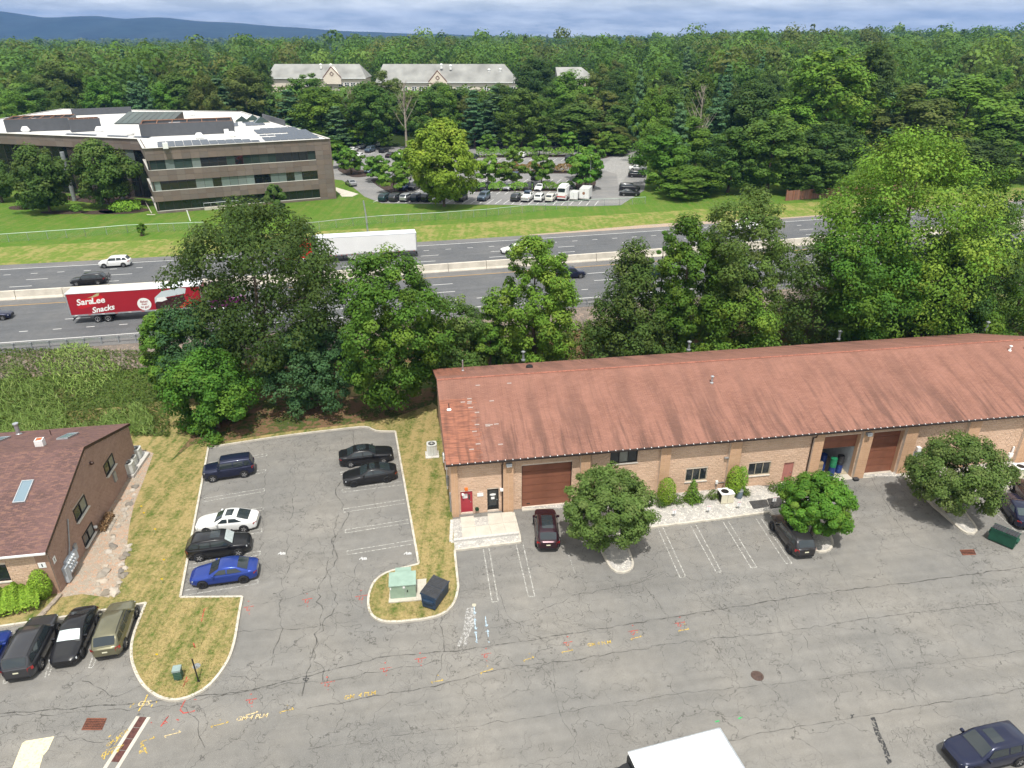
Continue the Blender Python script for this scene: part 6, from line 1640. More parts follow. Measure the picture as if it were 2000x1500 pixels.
lawn_tree('tiny bright sapling by the chain-link fence', 280, 460, 436, 17, 'light', 105, 'oval', .2, 'sapling', None, 26, 60, .3)
lawn_tree('big yellow-green tree at the front of the office car park', 868, 403, 238, 128, 'yellow', 106, 'oval', .10, 'linden_tree', None, 230, 95, .46, lump=.28, csize=.85)
p = G(247, 410, ZP); shrub('lawn_shrub', 'bright green wide shrub right of the second lawn tree', (p.x, p.y, ZP), 2.0, 3.2, 'flat', 'arbor', 107, 1500, .38, lump=.25, shell=.6)
p = G(60, 405, ZP); shrub('lawn_shrub', 'olive shrub at the foot of the left lawn tree', (p.x, p.y, ZP), 2.3, 2.4, 'flat', 'hedge', 108, 1100, .38, lump=.25, shell=.6)
p = G(150, 413, ZP); shrub('lawn_shrub', 'small dark shrub between the two lawn trees', (p.x, p.y, ZP), 1.5, 1.2, 'ball', 'hedge', 109, 500, .3, lump=.25, shell=.6)
# ------------------------------------------------------------------ office car park
OL = structure('office_car_park')
lot = px_line([(648, 350), (652, 312), (690, 289), (850, 284), (1100, 282), (1232, 281), (1250, 290), (1262, 305), (1264, 340), (1258, 372), (1212, 401), (1150, 403), (960, 400), (745, 397), (712, 384), (690, 366), (668, 352)], ZP)
mb = MB(); mb.poly([(p.x, p.y, ZP + .012) for p in lot]); mb.build('asphalt', M['far_lot'], OL)
mb = MB(); mb.prism([tuple(p) for p in px_line([(1170, 330), (1205, 300), (1248, 306), (1236, 330), (1218, 350), (1212, 380), (1204, 340)], ZP)], ZP, ZP + .018); mb.build('pale_stain', M['pale_stain'], OL)
mb = MB(); mb.prism([tuple(p) for p in px_line([(656, 366), (700, 379), (688, 384), (668, 384), (656, 372)], ZP)], ZP - .02, ZP + .04); mb.build('walk', M['concrete'])['kind'] = 'structure'
HD = R(74)                      # heading of the parking bays
LHD = 'hedges of the office car park'
def hedge_px(label, a, b, h, w, kind, seed, name='hedge'):
    A, B = G(*a, ZP), G(*b, ZP); rng = np.random.default_rng(seed); L = (B - A).length; n = int(L * 150)
    s_ = rng.uniform(0, 1, n); q = rng.uniform(-1, 1, n); d = (B - A).normalized(); nn = np.array([-d.y, d.x, 0])
    hh = h * (1 + .16 * np.sin(s_ * L * 1.3) + .1 * np.sin(s_ * L * 3.1 + q)) * np.sqrt(np.clip(1 - q ** 2 * .8, 0, 1))
    base_ = np.outer(1 - s_, A) + np.outer(s_, B); pos = base_ + nn * (q * w)[:, None]; pos[:, 2] = ZP + hh * np.where(rng.uniform(0, 1, n) < .75, 1, rng.uniform(.2, 1, n))
    nr = nn * (q * 1.1)[:, None] + np.array([0, 0, 1.0]) + rng.normal(size=(n, 3)) * .5
    tint = np.stack([rng.uniform(0, 1, n), (rng.uniform(0, 1, n) < .2) * 1.0, rng.uniform(0, 1, n)], 1).astype(np.float32)
    t = thing(name, label, 'hedge', (0, 0, 0), 0, LHD); place(leaf_mesh('foliage', pos, nr, .40 * rng.uniform(.6, 1.4, n), tint, LEAF[kind], .7), 'foliage', t)
    mb = MB(); mb.box(((A.x + B.x) / 2, (A.y + B.y) / 2, ZP + .03), (L + 1, w * 2.6, .1), math.atan2(d.y, d.x)); mb.build('mulch', M['mulch'], t)
hedge_px('dark green hedge of the front island, right of the yellow-green tree', (925, 372), (1040, 371), 1.7, 1.3, 'hedge', 201)
hedge_px('dark green hedge of the front island, toward the drive', (1060, 371), (1122, 371), 1.7, 1.3, 'hedge', 202)
hedge_px('long reddish hedge of the middle island', (960, 336), (1120, 336), 2.2, 1.8, 'redhedge', 203)
hedge_px('dark hedge of the rear island, left piece', (930, 306), (1050, 305), 2.4, 1.9, 'hedge', 204)
hedge_px('dark hedge of the rear island, right piece', (1060, 305), (1120, 304.5), 2.4, 1.9, 'hedge', 205)
hedge_px('reddish brown hedge behind the yellow-green tree', (790, 338), (860, 337), 2.0, 1.6, 'redhedge', 206)
for pts in ([(725, 352), (765, 378), (800, 378), (760, 352)], [(660, 331), (690, 346), (725, 341), (690, 328)], [(1128, 372), (1155, 372), (1162, 352), (1128, 350)], [(1170, 310), (1194, 305), (1198, 296), (1165, 296)]):
    mb = MB(); mb.prism([tuple(p) for p in smooth_line(px_line(pts, ZP), .6, True)], ZP - .02, ZP + .1); mb.build('mulch_island', M['mulch'])['kind'] = 'structure'
# bay lines
bl_ = MB().add([(-2.5, -.06, 0), (2.5, -.06, 0), (2.5, .06, 0), (-2.5, .06, 0)], [(0, 1, 2, 3)]).mesh('bay_line', M['hwy_white'])
for (a, b, n) in (((738, 391), (1165, 397), 27), ((800, 375), (1120, 376), 20), ((880, 353), (1125, 353), 15), ((960, 312), (1130, 312), 11), ((690, 300), (830, 300), 8)):
    A, B = G(*a, ZP), G(*b, ZP)
    for i in range(n + 1): place(bl_, 'bay_line', OL, A.lerp(B, i / n) + Vector((0, 0, .018)), HD)
# small ornamental trees of the car park
PK = 'ornamental trees of the office car park'
_pk = []
for sd in range(4):
    cm_, C = make_crown(300 + sd, 6.0, 3.1, 1.6, 'flat', 46, 60, .46, ('light', 'forest2', 'forest2', 'light')[sd], lump=.3, csize=1.05, flatc=.5)
    _pk.append((cm_, make_trunk(300 + sd, 6.0, 1.6, C, .16, 'bark', 7)))
pk_trees = [(954, 364, 1.10, 'left one of the front hedge island'), (1002, 362, 1.0, 'second of the front hedge island, over a grey SUV'), (1058, 360, 1.05, 'third of the front hedge island, beside a black pickup'), (1143, 371, 1.35, 'at the right end of the front island, near the trailers'),
    (1135, 352, 1.3, 'behind the one at the right end of the front island'), (1150, 340, 1.2, 'over the right end of the reddish hedge'), (1184, 304, 1.1, 'in the rear corner island by the drive'), (1176, 297, 1.0, 'rearmost of the corner island by the drive'), (1053, 304, 1.0, 'between the two rear hedges'), (1001, 294, .95, 'behind the rear hedge, right of a white car'),
    (955, 296, .85, 'behind the rear hedge, left of a white car'), (1112, 297, 1.0, 'at the right end of the rear hedge'), (1165, 286, .95, 'against the wood at the upper right of the car park'), (770, 376, 1.2, 'in the left mulch island close to the first parked cars'), (741, 354, 1.1, 'in the left mulch island near the drive'), (790, 345, 1.0, 'behind the left mulch island over white cars'),
    (667, 328, 1.0, 'next to the office corner'), (686, 340, 1.0, 'in the small island next to the office corner'), (752, 291, .95, 'at the back of the car park left of the yellow-green tree'), (696, 290, 1.05, 'at the back of the car park behind white cars'), (812, 322, 1.0, 'behind the lamp post left of the yellow-green tree'), (830, 300, .9, 'at the back beside the yellow-green crown'), (1008, 326, .8, 'small one before the reddish hedge')]
for i, (px, py, s, lab) in enumerate(pk_trees):
    p = G(px, py, ZP); t = thing('ornamental_tree', 'small flat-topped green tree ' + lab, 'tree', p, i * 1.7, PK); t.scale = (s, s, s * random.Random(i).uniform(.92, 1.1))
    place(_pk[i % 4][1], 'trunk', t); place(_pk[i % 4][0], 'crown', t)
# light poles of the car park
for px, py, h, lab in ((797, 357, 8, 'left of the yellow-green tree'), (1128, 345, 9, 'among the trees at the right end of the islands'), (1062, 322, 8, 'at the right end of the reddish hedge'), (1176, 290, 8, 'at the rear corner of the car park')):
    p = G(px, py, ZP); t = thing('lamp_post', 'dark car park lamp post ' + lab, 'lamp post', p); MB().tube([(0, 0, 0), (0, 0, h)], [.12, .07], 7).build('pole', M['black'], t); MB().b2((-.5, -.2, h), (.5, .2, h + .16)).build('lamp_head', M['black'], t)
p = G(1145, 372, ZP); t = thing('flagpole', 'short pale pole in the mulch at the end of the front island', 'pole', p + Vector((.8, 0, 0))); MB().tube([(0, 0, 0), (0, 0, 8)], [.12, .08], 7).build('pole', M['dull_steel'], t); MB().lathe([(.14, 0), (.2, .1), (.02, .3)], (0, 0, 8), 8).build('cap', M['dull_steel'], t)
# parked cars
def q4(a, b): return (640 + .17 * a, 220 + .17 * b)
def q5(a, b): return (920 + .18 * a, 220 + .18 * b)
OC = 'cars in the office car park'
far_cars = [
 (q4(665, 1008), 'suv', 'teal', 1, 'dark teal SUV first in the front row, nearest the office'), (q4(783, 1008), 'suv', 'grey', 1, 'dark grey SUV second in the front row'), (q4(908, 1008), 'suv', 'silver', 1, 'silver SUV third in the front row'), (q4(1030, 1008), 'suv', 'navy', 1, 'dark blue SUV fourth in the front row'),
 (q4(1152, 1008), 'large_suv', 'black', 1, 'black SUV fifth in the front row, under the yellow-green tree'), (q4(1278, 1012), 'sedan', 'white', -1, 'white sedan left of the yellow-green tree trunk'), (q4(1535, 1010), 'suv', 'black', -1, 'black SUV right of the yellow-green tree trunk'),
 (q5(140, 945), 'large_suv', 'steelblue', -1, 'steel blue SUV standing alone in the front row'), (q5(492, 950), 'suv', 'grey', 1, 'grey SUV left of the chevron-tailed white truck'), (q5(745, 952), 'suv', 'white', 1, 'white SUV with red rear sign in the front row'), (q5(865, 958), 'suv', 'cream', 1, 'cream SUV between the white SUV and the rescue van'),
 (q5(45, 842), 'sedan', 'black', -1, 'black sedan in the second row by the yellow-green crown'), (q5(160, 842), 'suv', 'black', -1, 'black car in the second row beside the black sedan'), (q5(405, 838), 'suv', 'silver', -1, 'grey SUV in front of the hedge, second row'), (q5(628, 838), 'suv', 'black', -1, 'black SUV in front of the hedge beside a white sedan'),
 (q5(745, 838), 'coupe', 'white', -1, 'white sedan in front of the hedge, second row'), (q5(1085, 838), 'sedan', 'grey', 1, 'dark grey sedan beside the mulch end of the island'), (q5(475, 718), 'suv', 'midblue', -1, 'dark blue SUV behind the front hedge'), (q5(708, 722), 'large_suv', 'black', -1, 'black truck-like SUV behind the front hedge'),
 (q5(1165, 742), 'sedan', 'black', -1, 'black car under the trees at the island end'), (q5(362, 640), 'sedan', 'maroon', 1, 'dark red car before the reddish hedge'), (q4(885, 885), 'suv', 'midblue', -1, 'blue SUV beside the left mulch island'), (q4(1000, 880), 'suv', 'black', -1, 'black SUV half hidden left of the yellow-green tree'),
 (q4(680, 785), 'suv', 'white', -1, 'white SUV left in the row behind the mulch island'), (q4(812, 792), 'sedan', 'steelblue', -1, 'blue-grey sedan behind the left island tree'), (q4(890, 785), 'suv', 'cream', 1, 'pale SUV beside the blue-grey sedan'), (q4(985, 680), 'sedan', 'silver', 1, 'silver sedan in the middle row by the yellow-green tree'),
 (q4(487, 692), 'hatch', 'steelblue', -1, 'grey-blue hatchback at the left end of the middle row'), (q5(565, 482), 'suv', 'white', 1, 'white SUV alone between the rear and reddish hedges'), (q5(30, 498), 'sedan', 'navy', 1, 'dark blue car between hedges at the yellow-green crown'), (q5(1062, 515), 'suv', 'black', 1, 'dark car at the right end of the reddish hedge'),
 (q4(222, 602), 'suv', 'black', -1, 'black SUV near the small island by the office'), (q4(322, 605), 'suv', 'navy', -1, 'navy SUV near the small island by the office'), (q4(372, 515), 'sedan', 'white', 1, 'white sedan behind the navy SUV'), (q4(88, 528), 'sedan', 'white', 1, 'white sedan beside the office corner'),
 (q4(720, 510), 'sedan', 'maroon', -1, 'dark red sedan behind the left car park trees'), (q4(820, 540), 'suv', 'white', -1, 'white SUV behind the left car park trees'), (q4(900, 545), 'sedan', 'black', -1, 'black sedan by the lamp post'), (q5(292, 362), 'suv', 'white', 1, 'white SUV at the back between two small trees'), (q5(95, 368), 'sedan', 'navy', 1, 'dark car at the back left of the small trees'),
 (q4(250, 405), 'suv', 'black', -1, 'black SUV at the back of the car park, leftmost'), (q4(382, 408), 'sedan', 'white', -1, 'white sedan at the back beside the black SUV'), (q4(556, 392), 'suv', 'white', 1, 'white SUV at the back against the wood'), (q4(488, 452), 'large_suv', 'steelblue', -1, 'large steel blue SUV in the back row'),
 (q4(645, 455), 'sedan', 'black', 1, 'black sedan in the back row'), (q4(295, 448), 'sedan', 'white', 1, 'white sedan in the back row left of the steel blue SUV')]
_far_body = {}
def far_car(px, kind, col, face, label, hd=None):
    p = G(*px, ZP); h = hd if hd is not None else (HD if face > 0 else HD + math.pi)
    return make_car('parked_car', label, kind, P_[col], (p.x, p.y, ZP + .016), h, OC, detail=False)
for px, kind, col, face, label in far_cars: far_car(px, kind, col, face, label)
far_car(q5(1718, 848), 'large_suv', 'black', 1, 'black SUV parked sideways at the right side of the drive', R(-4)); far_car(q5(1718, 900), 'sedan', 'black', 1, 'black sedan parked sideways below the black SUV', R(-3))
far_car(q5(1800, 700), 'suv', 'charcoal', 1, 'grey SUV at the right side half under the trees', R(-6)); far_car(q5(1805, 625), 'sedan', 'white', 1, 'white car at the right side under the trees', R(-6)); far_car(q5(1800, 560), 'suv', 'maroon', 1, 'dark red car at the right side under the trees', R(-6))
far_car(q5(865, 352), 'large_suv', 'black', 1, 'black SUV with spare wheel parked sideways at the back', R(4)); far_car(q5(1010, 360), 'boxy_suv', 'black', 1, 'black boxy jeep-like car at the back right', R(185))
t = far_car(q4(270, 835), 'sedan', 'silver', 1, 'silver sedan driving past the office corner', R(118)); del t['group']
# white service vehicles in the front row
M['chev'] = flat('black_chevron', (.02, .02, .02), .6)
def service(px, label, name):
    p = G(*px, ZP); t = make_car(name, label, 'pickup', P_['white'], (p.x, p.y, ZP + .016), HD, None, detail=True); return t
t = service(q5(612, 950), 'white service truck with black and white chevrons on its tail', 'service_truck')
c = Car('pickup')
for i in range(7): y = -.85 + i * .26; MB().add([(c.X(1) - .03, y, .62), (c.X(1) - .03, y + .12, .62), (c.X(1) - .03, y + .26, 1.05), (c.X(1) - .03, y + .14, 1.05)], [(3, 2, 1, 0)]).build('chevron', M['chev'], t)
MB().b2((c.X(.62), -.7, 1.9), (c.X(.30), .7, 2.05)).build('light_bar', P_['midblue'], t)
p = G(*q5(1008, 935), ZP); t = make_car('rescue_van', 'tall white rescue van with red stripe in the front row', 'van', P_['white'], (p.x, p.y, ZP + .016), HD, None, cat='van'); t.scale = (1.1, 1.15, 1.22)
c = Car('van'); MB().b2((c.X(1) - .03, -.85, .75), (c.X(1) - .015, .85, .95)).build('red_stripe', P_['red'], t); MB().b2((c.X(.9), -.7, 2.45), (c.X(.3), .7, 2.72)).build('roof_box', P_['white'], t)
def box_trailer(px, label, L, W, H, logo):
    p = G(*px, ZP); t = thing('box_trailer', label, 'trailer', (p.x, p.y, ZP + .016), HD, 'box trailers in the front row')
    MB().b2((-L / 2, -W / 2, .45), (L / 2, W / 2, H)).build('box', P_['white'], t); MB().b2((-L / 2 - .02, -W / 2 + .05, .50), (-L / 2 - .005, W / 2 - .05, .62)).build('bumper', P_['cream'], t); MB().b2((-L / 2 - .012, -.012, .65), (-L / 2 - .004, .012, H - .1)).build('door_seam', M['black'], t)
    for s_ in (1, -1): MB().lathe([(.2, -.09), (.31, -.09), (.33, 0), (.31, .09), (.2, .09)], (-.2, s_ * (W / 2 + .1), .33), 12, 0, 'Y').build('wheel', M['rubber'], t)
    MB().tube([(L / 2, 0, .5), (L / 2 + 1.2, 0, .5)], .06, 6).build('drawbar', M['black'], t)
    if logo: MB().lathe([(.02, 0), (.32, .0)], (-L / 2 - .012, .1, H * .62), 16, 0, 'X', False).build('round_emblem', M['rustframe'], t)
box_trailer(q5(1125, 950), 'smaller white box trailer between the rescue van and the taller trailer', 3.0, 1.75, 2.0, False); box_trailer(q5(1242, 938), 'taller white box trailer with round emblem at the row end', 4.2, 2.2, 2.7, True)
# ------------------------------------------------------------------ apartment house behind the trees
M['cream_wall'] = mat('cream_render', (.78, .69, .58), .9, var=.05, scale=.3); M['slate'] = mat('grey_shingle_roof', (.27, .27, .255), .9, var=.25, scale=.12); M['redtrim'] = flat('brown_red_trim', (.16, .07, .05), .7)
def wing(label, pa, pb, pr0, pr1, Y, depth, gables=(), hip=True, text=None, wins=(), name='apartment_house'):
    """pa, pb: eave ends in photo pixels; pr0, pr1 ridge ends"""
    A, B = GY(*pa, Y), GY(*pb, Y); ze = min(A.z, B.z); zb = terrain(A.x, Y) - 1; zr = GY(*pr0, Y + depth / 2).z
    T = thing(name, label, 'building', (A.x, Y, 0)); L = B.x - A.x
    MB().b2((0, 0, zb), (L, depth, ze)).build('wall', M['cream_wall'], T)
    r0 = GY(*pr0, Y + depth / 2).x - A.x; r1 = GY(*pr1, Y + depth / 2).x - A.x; o = .8
    v = [(-o, -o, ze), (L + o, -o, ze), (L + o, depth + o, ze), (-o, depth + o, ze), (r0, depth / 2, zr), (r1, depth / 2, zr)]
    MB().add(v, [(0, 1, 5, 4), (2, 3, 4, 5), (1, 2, 5), (3, 0, 4), (3, 2, 1, 0)]).build('roof', M['slate'], T)
    MB().b2((-o, -o - .1, ze - .45), (L + o, -o + .05, ze + .02)).build('gutter', M['white_paint'], T)
    for g in gables:
        x = GY(g, pa[1], Y).x - A.x; w = 4.6; gz = ze + 5.2
        Gb = MB().add([(x - w, -1.2, ze - 3), (x + w, -1.2, ze - 3), (x + w, -1.2, ze), (x, -1.2, gz), (x - w, -1.2, ze), (x - w, 3, ze - 3), (x + w, 3, ze - 3), (x + w, 3, ze), (x, 6, gz), (x - w, 3, ze)], [(0, 1, 2, 3, 4), (2, 7, 8, 3), (3, 8, 9, 4), (1, 6, 7, 2), (5, 0, 4, 9)]).build('gable', M['cream_wall'], T)
        mb = MB()
        for s_ in (-1, 1): mb.add([(x + s_ * (w + .3), -1.3, ze - .3), (x + s_ * (w + .3), -1.3, ze + .3), (x, -1.3, gz + .5), (x, -1.3, gz - .1)], [(0, 1, 2, 3) if s_ < 0 else (3, 2, 1, 0)])
        mb.build('gable_trim', M['redtrim'], Gb); mb = MB()
        for k in range(4): a0, a1 = k * math.pi / 2, (k + 1) * math.pi / 2; mb.tube([(x + 1.0 * math.cos(a0), -1.28, ze + 2.0 + 1.0 * math.sin(a0)), (x + 1.0 * math.cos(a1), -1.28, ze + 2.0 + 1.0 * math.sin(a1))], .14, 4)
        mb.build('diamond_trim', M['redtrim'], Gb)
    for wx in wins:
        x = GY(wx, pa[1], Y).x - A.x
        for fl in range(2):
            W = bpy.data.objects.new('window', None); COL.objects.link(W); W.parent = T; W.location = (x, -.06, ze - 4.2 - fl * 3.4)
            MB().b2((-1.35, -.06, -.1), (1.35, .02, 2.0)).build('frame', M['white'], W)
            for s_ in (-.62, .62):
                for zz_ in (0, 1): MB().b2((s_ - .42, -.09, .08 + zz_ * .95), (s_ + .42, -.062, .85 + zz_ * .95)).build('pane', M['window'], W)
    for k in range(2): MB().b2((0, -.12, ze - 4.6 - k * 3.4), (L, -.005, ze - 4.4 - k * 3.4)).build('string_course', M['redtrim'], T)
    if text: 
        x = GY(text[1], text[2], Y - 1.35).x - A.x; o_ = place(text_mesh(text[0], 1.25, M['redtrim'], 0, .03), 'lettering', T, (x, -1.26, ze - .9)); o_.rotation_euler = (math.pi / 2, 0, 0)
    return T
wing('long cream apartment house with hipped grey roof and lettered gable', (736, 151), (1010, 160), (748, 125), (985, 127), 398, 17, (855,), True, ('MONTEBELLO', 855, 146), (790, 808, 822, 834, 868, 879, 895, 912, 950, 978, 988, 1003))
wing('cream apartment house wing partly behind the left trees, single gable', (523, 147), (712, 152), (536, 125), (702, 125), 405, 17, (649,), True, None, (600, 664, 676, 688, 700))
wing('cream apartment end seen between trees on the right', (1092, 150), (1160, 152), (1085, 131), (1135, 133), 402, 22, (), True, None, (1100,))
for px, py in ((880, 128), (955, 136), (977, 135), (862, 126), (620, 127), (640, 127)):
    p = GY(px, py + 2, 403); t = bpy.data.objects['apartment_house'] if px > 736 else bpy.data.objects['apartment_house.001']; MB().lathe([(.6, -1.5), (.6, .3), (.8, .4), (.5, .9), (.02, 1)], (p.x - t.location.x, 5.0, p.z), 8).build('roof_vent', M['white_paint'], t)
# ------------------------------------------------------------------ highway furniture
def road_ang(x): return math.atan(.243 + 5.4e-4 * x)
BAR = thing('concrete_barrier', 'continuous pale concrete median barrier between the carriageways', 'barrier', (0, 0, 0))
prof = [(-.42, 0), (-.42, .10), (-.27, .40), (-.18, 1.28), (.18, 1.28), (.27, .40), (.42, .10), (.42, 0)]
x = -100.0
while x < 110:
    a, b = road_pt(x + .02, .45), road_pt(x + 5.95, .45); d = b - a; L = d.length
    mb = MB(); n = len(prof)
    mb.add([(0, y, z) for y, z in prof] + [(L, y, z) for y, z in prof], [(i + 1, i, n + i, n + i + 1) for i in range(n - 1)] + [tuple(range(n)), tuple(range(2 * n - 1, n - 1, -1))])
    mb.build('barrier_segment', M['barrier'], BAR, loc=a, rz=math.atan2(d.y, d.x)); x += 6.0
GR = thing('guardrail', 'galvanised steel guardrail along the near highway shoulder', 'guardrail', (0, 0, 0))
post = MB().b2((-.08, -.10, -.5), (.08, .10, .82)).mesh('post', M['dull_steel']); x = -78.0
while x < 64:
    place(post, 'post', GR, road_pt(x, -19.55), road_ang(x)); x += 1.86
x = -78.0
while x < 64:
    a, b = road_pt(x, -19.38), road_pt(x + 3.72, -19.38); d = b - a; L = d.length + .05; mb = MB()
    pr = [(0, .44), (.08, .50), (.0, .58), (0, .63), (.08, .70), (0, .78), (-.03, .78), (-.03, .44)]; n = len(pr)
    mb.add([(0, y, z) for y, z in pr] + [(L, y, z) for y, z in pr], [(i, (i + 1) % n, n + (i + 1) % n, n + i) for i in range(n)])
    mb.build('rail', M['steel'], GR, loc=a, rz=math.atan2(d.y, d.x)); x += 3.72
# chain-link fence along the office grounds
q = NT('chain_link'); w1 = q.n('ShaderNodeTexChecker', {'Scale': 40.0}); q.set(w1.inputs['Vector'], q.pos())
M['chain'] = q.done((.30, .36, .34), .5, .4, None, .4, 0, .10)
M['fence_green'] = flat('pale_green_rail', (.42, .52, .46), .5, .2)
def chain_fence(label, pts, step=3.0, h=1.5, rail='fence_green', grp='chain-link fences of the office grounds'):
    T = thing('chain_link_fence', label, 'fence', (0, 0, 0), 0, grp); P = [G(*p, ZP) for p in pts]; pm = MB().tube([(0, 0, 0), (0, 0, h)], .04, 6).mesh('post', M['dull_steel'])
    for a, b in zip(P, P[1:]):
        d = b - a; n = max(1, round(d.length / step))
        for i in range(n + 1): place(pm, 'post', T, a.lerp(b, i / n))
        MB().tube([a + Vector((0, 0, h)), b + Vector((0, 0, h))], .045, 5).build('top_rail', M[rail], T)
        MB().add([a, b, b + Vector((0, 0, h - .03)), a + Vector((0, 0, h - .03))], [(0, 1, 2, 3)]).build('wire_mesh', M['chain'], T)
chain_fence('left stretch of chain-link fence with pale top rail below the office lawn', [(-60, 478), (168, 462)])
chain_fence('chain-link fence stretch with pale rail beside the tiny sapling', [(168, 462), (250, 455), (400, 449)], rail='fence_green')
chain_fence('thin grey chain-link fence running behind the white trailer', [(590, 452), (690, 441), (745, 436), (850, 430)], rail='dull_steel')
chain_fence('chain-link fence stretch below the yellow-green tree', [(850, 430), (950, 423), (1065, 411)])
chain_fence('chain-link fence by the box trailers', [(1065, 411), (1150, 403), (1210, 401), (1260, 398)])
p = G(719, 458, ZP); t = thing('steel_mast', 'slim weathered grey mast standing behind the white trailer', 'mast', p); top = GY(713, 392, p.y).z - ZP
MB().tube([(0, 0, 0), (-.1, 0, top * .6), (-.32, 0, top)], [.17, .15, .12], 8).build('pole', M['dull_steel'], t, smooth=40)
MB().b2((-.1, -.25, top * .35), (.12, -.1, top * .55)).build('climbing_rung', M['steel'], t)
# pinkish timber screen fence on the right
M['pinkboard'] = vary('weathered_pink_board', (.26, .13, .095), .25, .9)
FN = thing('timber_fence', 'tall weathered pink-brown board fence below the dark trees', 'fence', (0, 0, 0)); bd = MB().b2((-.14, -.02, 0), (.14, .02, 2.2)).mesh('board', M['pinkboard'])
fps = [G(1535, 392, ZP), G(1650, 383, ZP), G(1760, 372, ZP)]
for a, b in zip(fps, fps[1:]):
    d = b - a; n = int(d.length / .30); an = math.atan2(d.y, d.x)
    for i in range(n): place(bd, 'board', FN, a.lerp(b, (i + .5) / n), an)
    for k in range(3): p = a.lerp(b, k / 3); MB().b2((-.12, .0, 0), (.12, .2, 2.4)).build('post', M['pinkboard'], FN, loc=p, rz=an)
# ------------------------------------------------------------------ traffic
TR = 'vehicles on the highway'
car_px('white_suv', 'white SUV on the far carriageway at the left', 'suv', 'white', (205, 524), (241.8, 522), ZP, group=TR, cat='car')
wag = car_px('black_wagon', 'black wagon carrying a bicycle on its tail', 'wagon', 'black', (149.5, 559), (194, 556.3), ZP, group=TR)
car_px('dark_car', 'dark car entering at the left edge of the near carriageway', 'sedan', 'navy', (1, 626), (-36, 629), ZP, group=TR)
car_px('dark_suv', 'dark blue SUV partly behind the light green maple', 'suv', 'navy', (1133.7, 543.5), (1099, 546), ZP, group=TR)
car_px('white_car', 'white car mostly behind the top of the light green maple', 'sedan', 'white', (992, 497), (1022, 494.5), ZP, group=TR)
car_px('blue_car', 'blue car far right on the far carriageway behind thin branches', 'sedan', 'midblue', (1888, 421), (1915, 419), ZP, group=TR)
car_px('teal_car', 'dark teal car seen through the fine-leaved tree', 'suv', 'teal', (1300, 541), (1268, 544), ZP, group=TR)
p, h = wheel_place((1452, 452), (1480, 450), 'van', ZP); make_car('white_van', 'white van seen through the brownish oak', 'van', P_['white'], p, h, TR, cat='van')
# bicycle carried on the wagon
def bicycle(label, loc, rz):
    T = thing('bicycle', label, 'bicycle', loc, rz)
    for x in (-.52, .52):
        mb = MB(); mb.tube([(x + .33 * math.cos(a), 0, .34 + .33 * math.sin(a)) for a in np.linspace(0, 2 * math.pi, 17)], .025, 5, 0, False); W = mb.build('wheel', M['rubber'], T)
        mb = MB()
        for k in range(6): a = k * math.pi / 6; mb.tube([(x + .32 * math.cos(a), 0, .34 + .32 * math.sin(a)), (x - .32 * math.cos(a), 0, .34 - .32 * math.sin(a))], .006, 3, 0, False)
        mb.build('spokes', M['steel'], W)
    mb = MB()
    for a, b in (((-.52, .34), (-.05, .30)), ((-.05, .30), (.38, .80)), ((-.2, .82), (.38, .82)), ((-.52, .34), (-.2, .80)), ((-.05, .30), (-.22, .90)), ((.38, .88), (.52, .34))): mb.tube([(a[0], 0, a[1]), (b[0], 0, b[1])], .022, 5)
    mb.build('frame', M['black'], T); MB().box((-.23, 0, .93), (.24, .13, .05)).build('saddle', M['rubber'], T); MB().tube([(.36, -.25, .98), (.36, .25, .98)], .018, 5).build('handlebar', M['black'], T)
    return T
wd = Vector((math.cos(wag.rotation_euler.z), math.sin(wag.rotation_euler.z), 0)); wp = wag.location - wd * 2.85
bicycle('dark bicycle hanging across the tail of the black wagon', (wp.x, wp.y, ZP + .52), wag.rotation_euler.z + math.pi / 2)
MB().b2((-2.95, -.05, .42), (-2.3, .05, .52)).build('bicycle_rack', M['black'], wag)
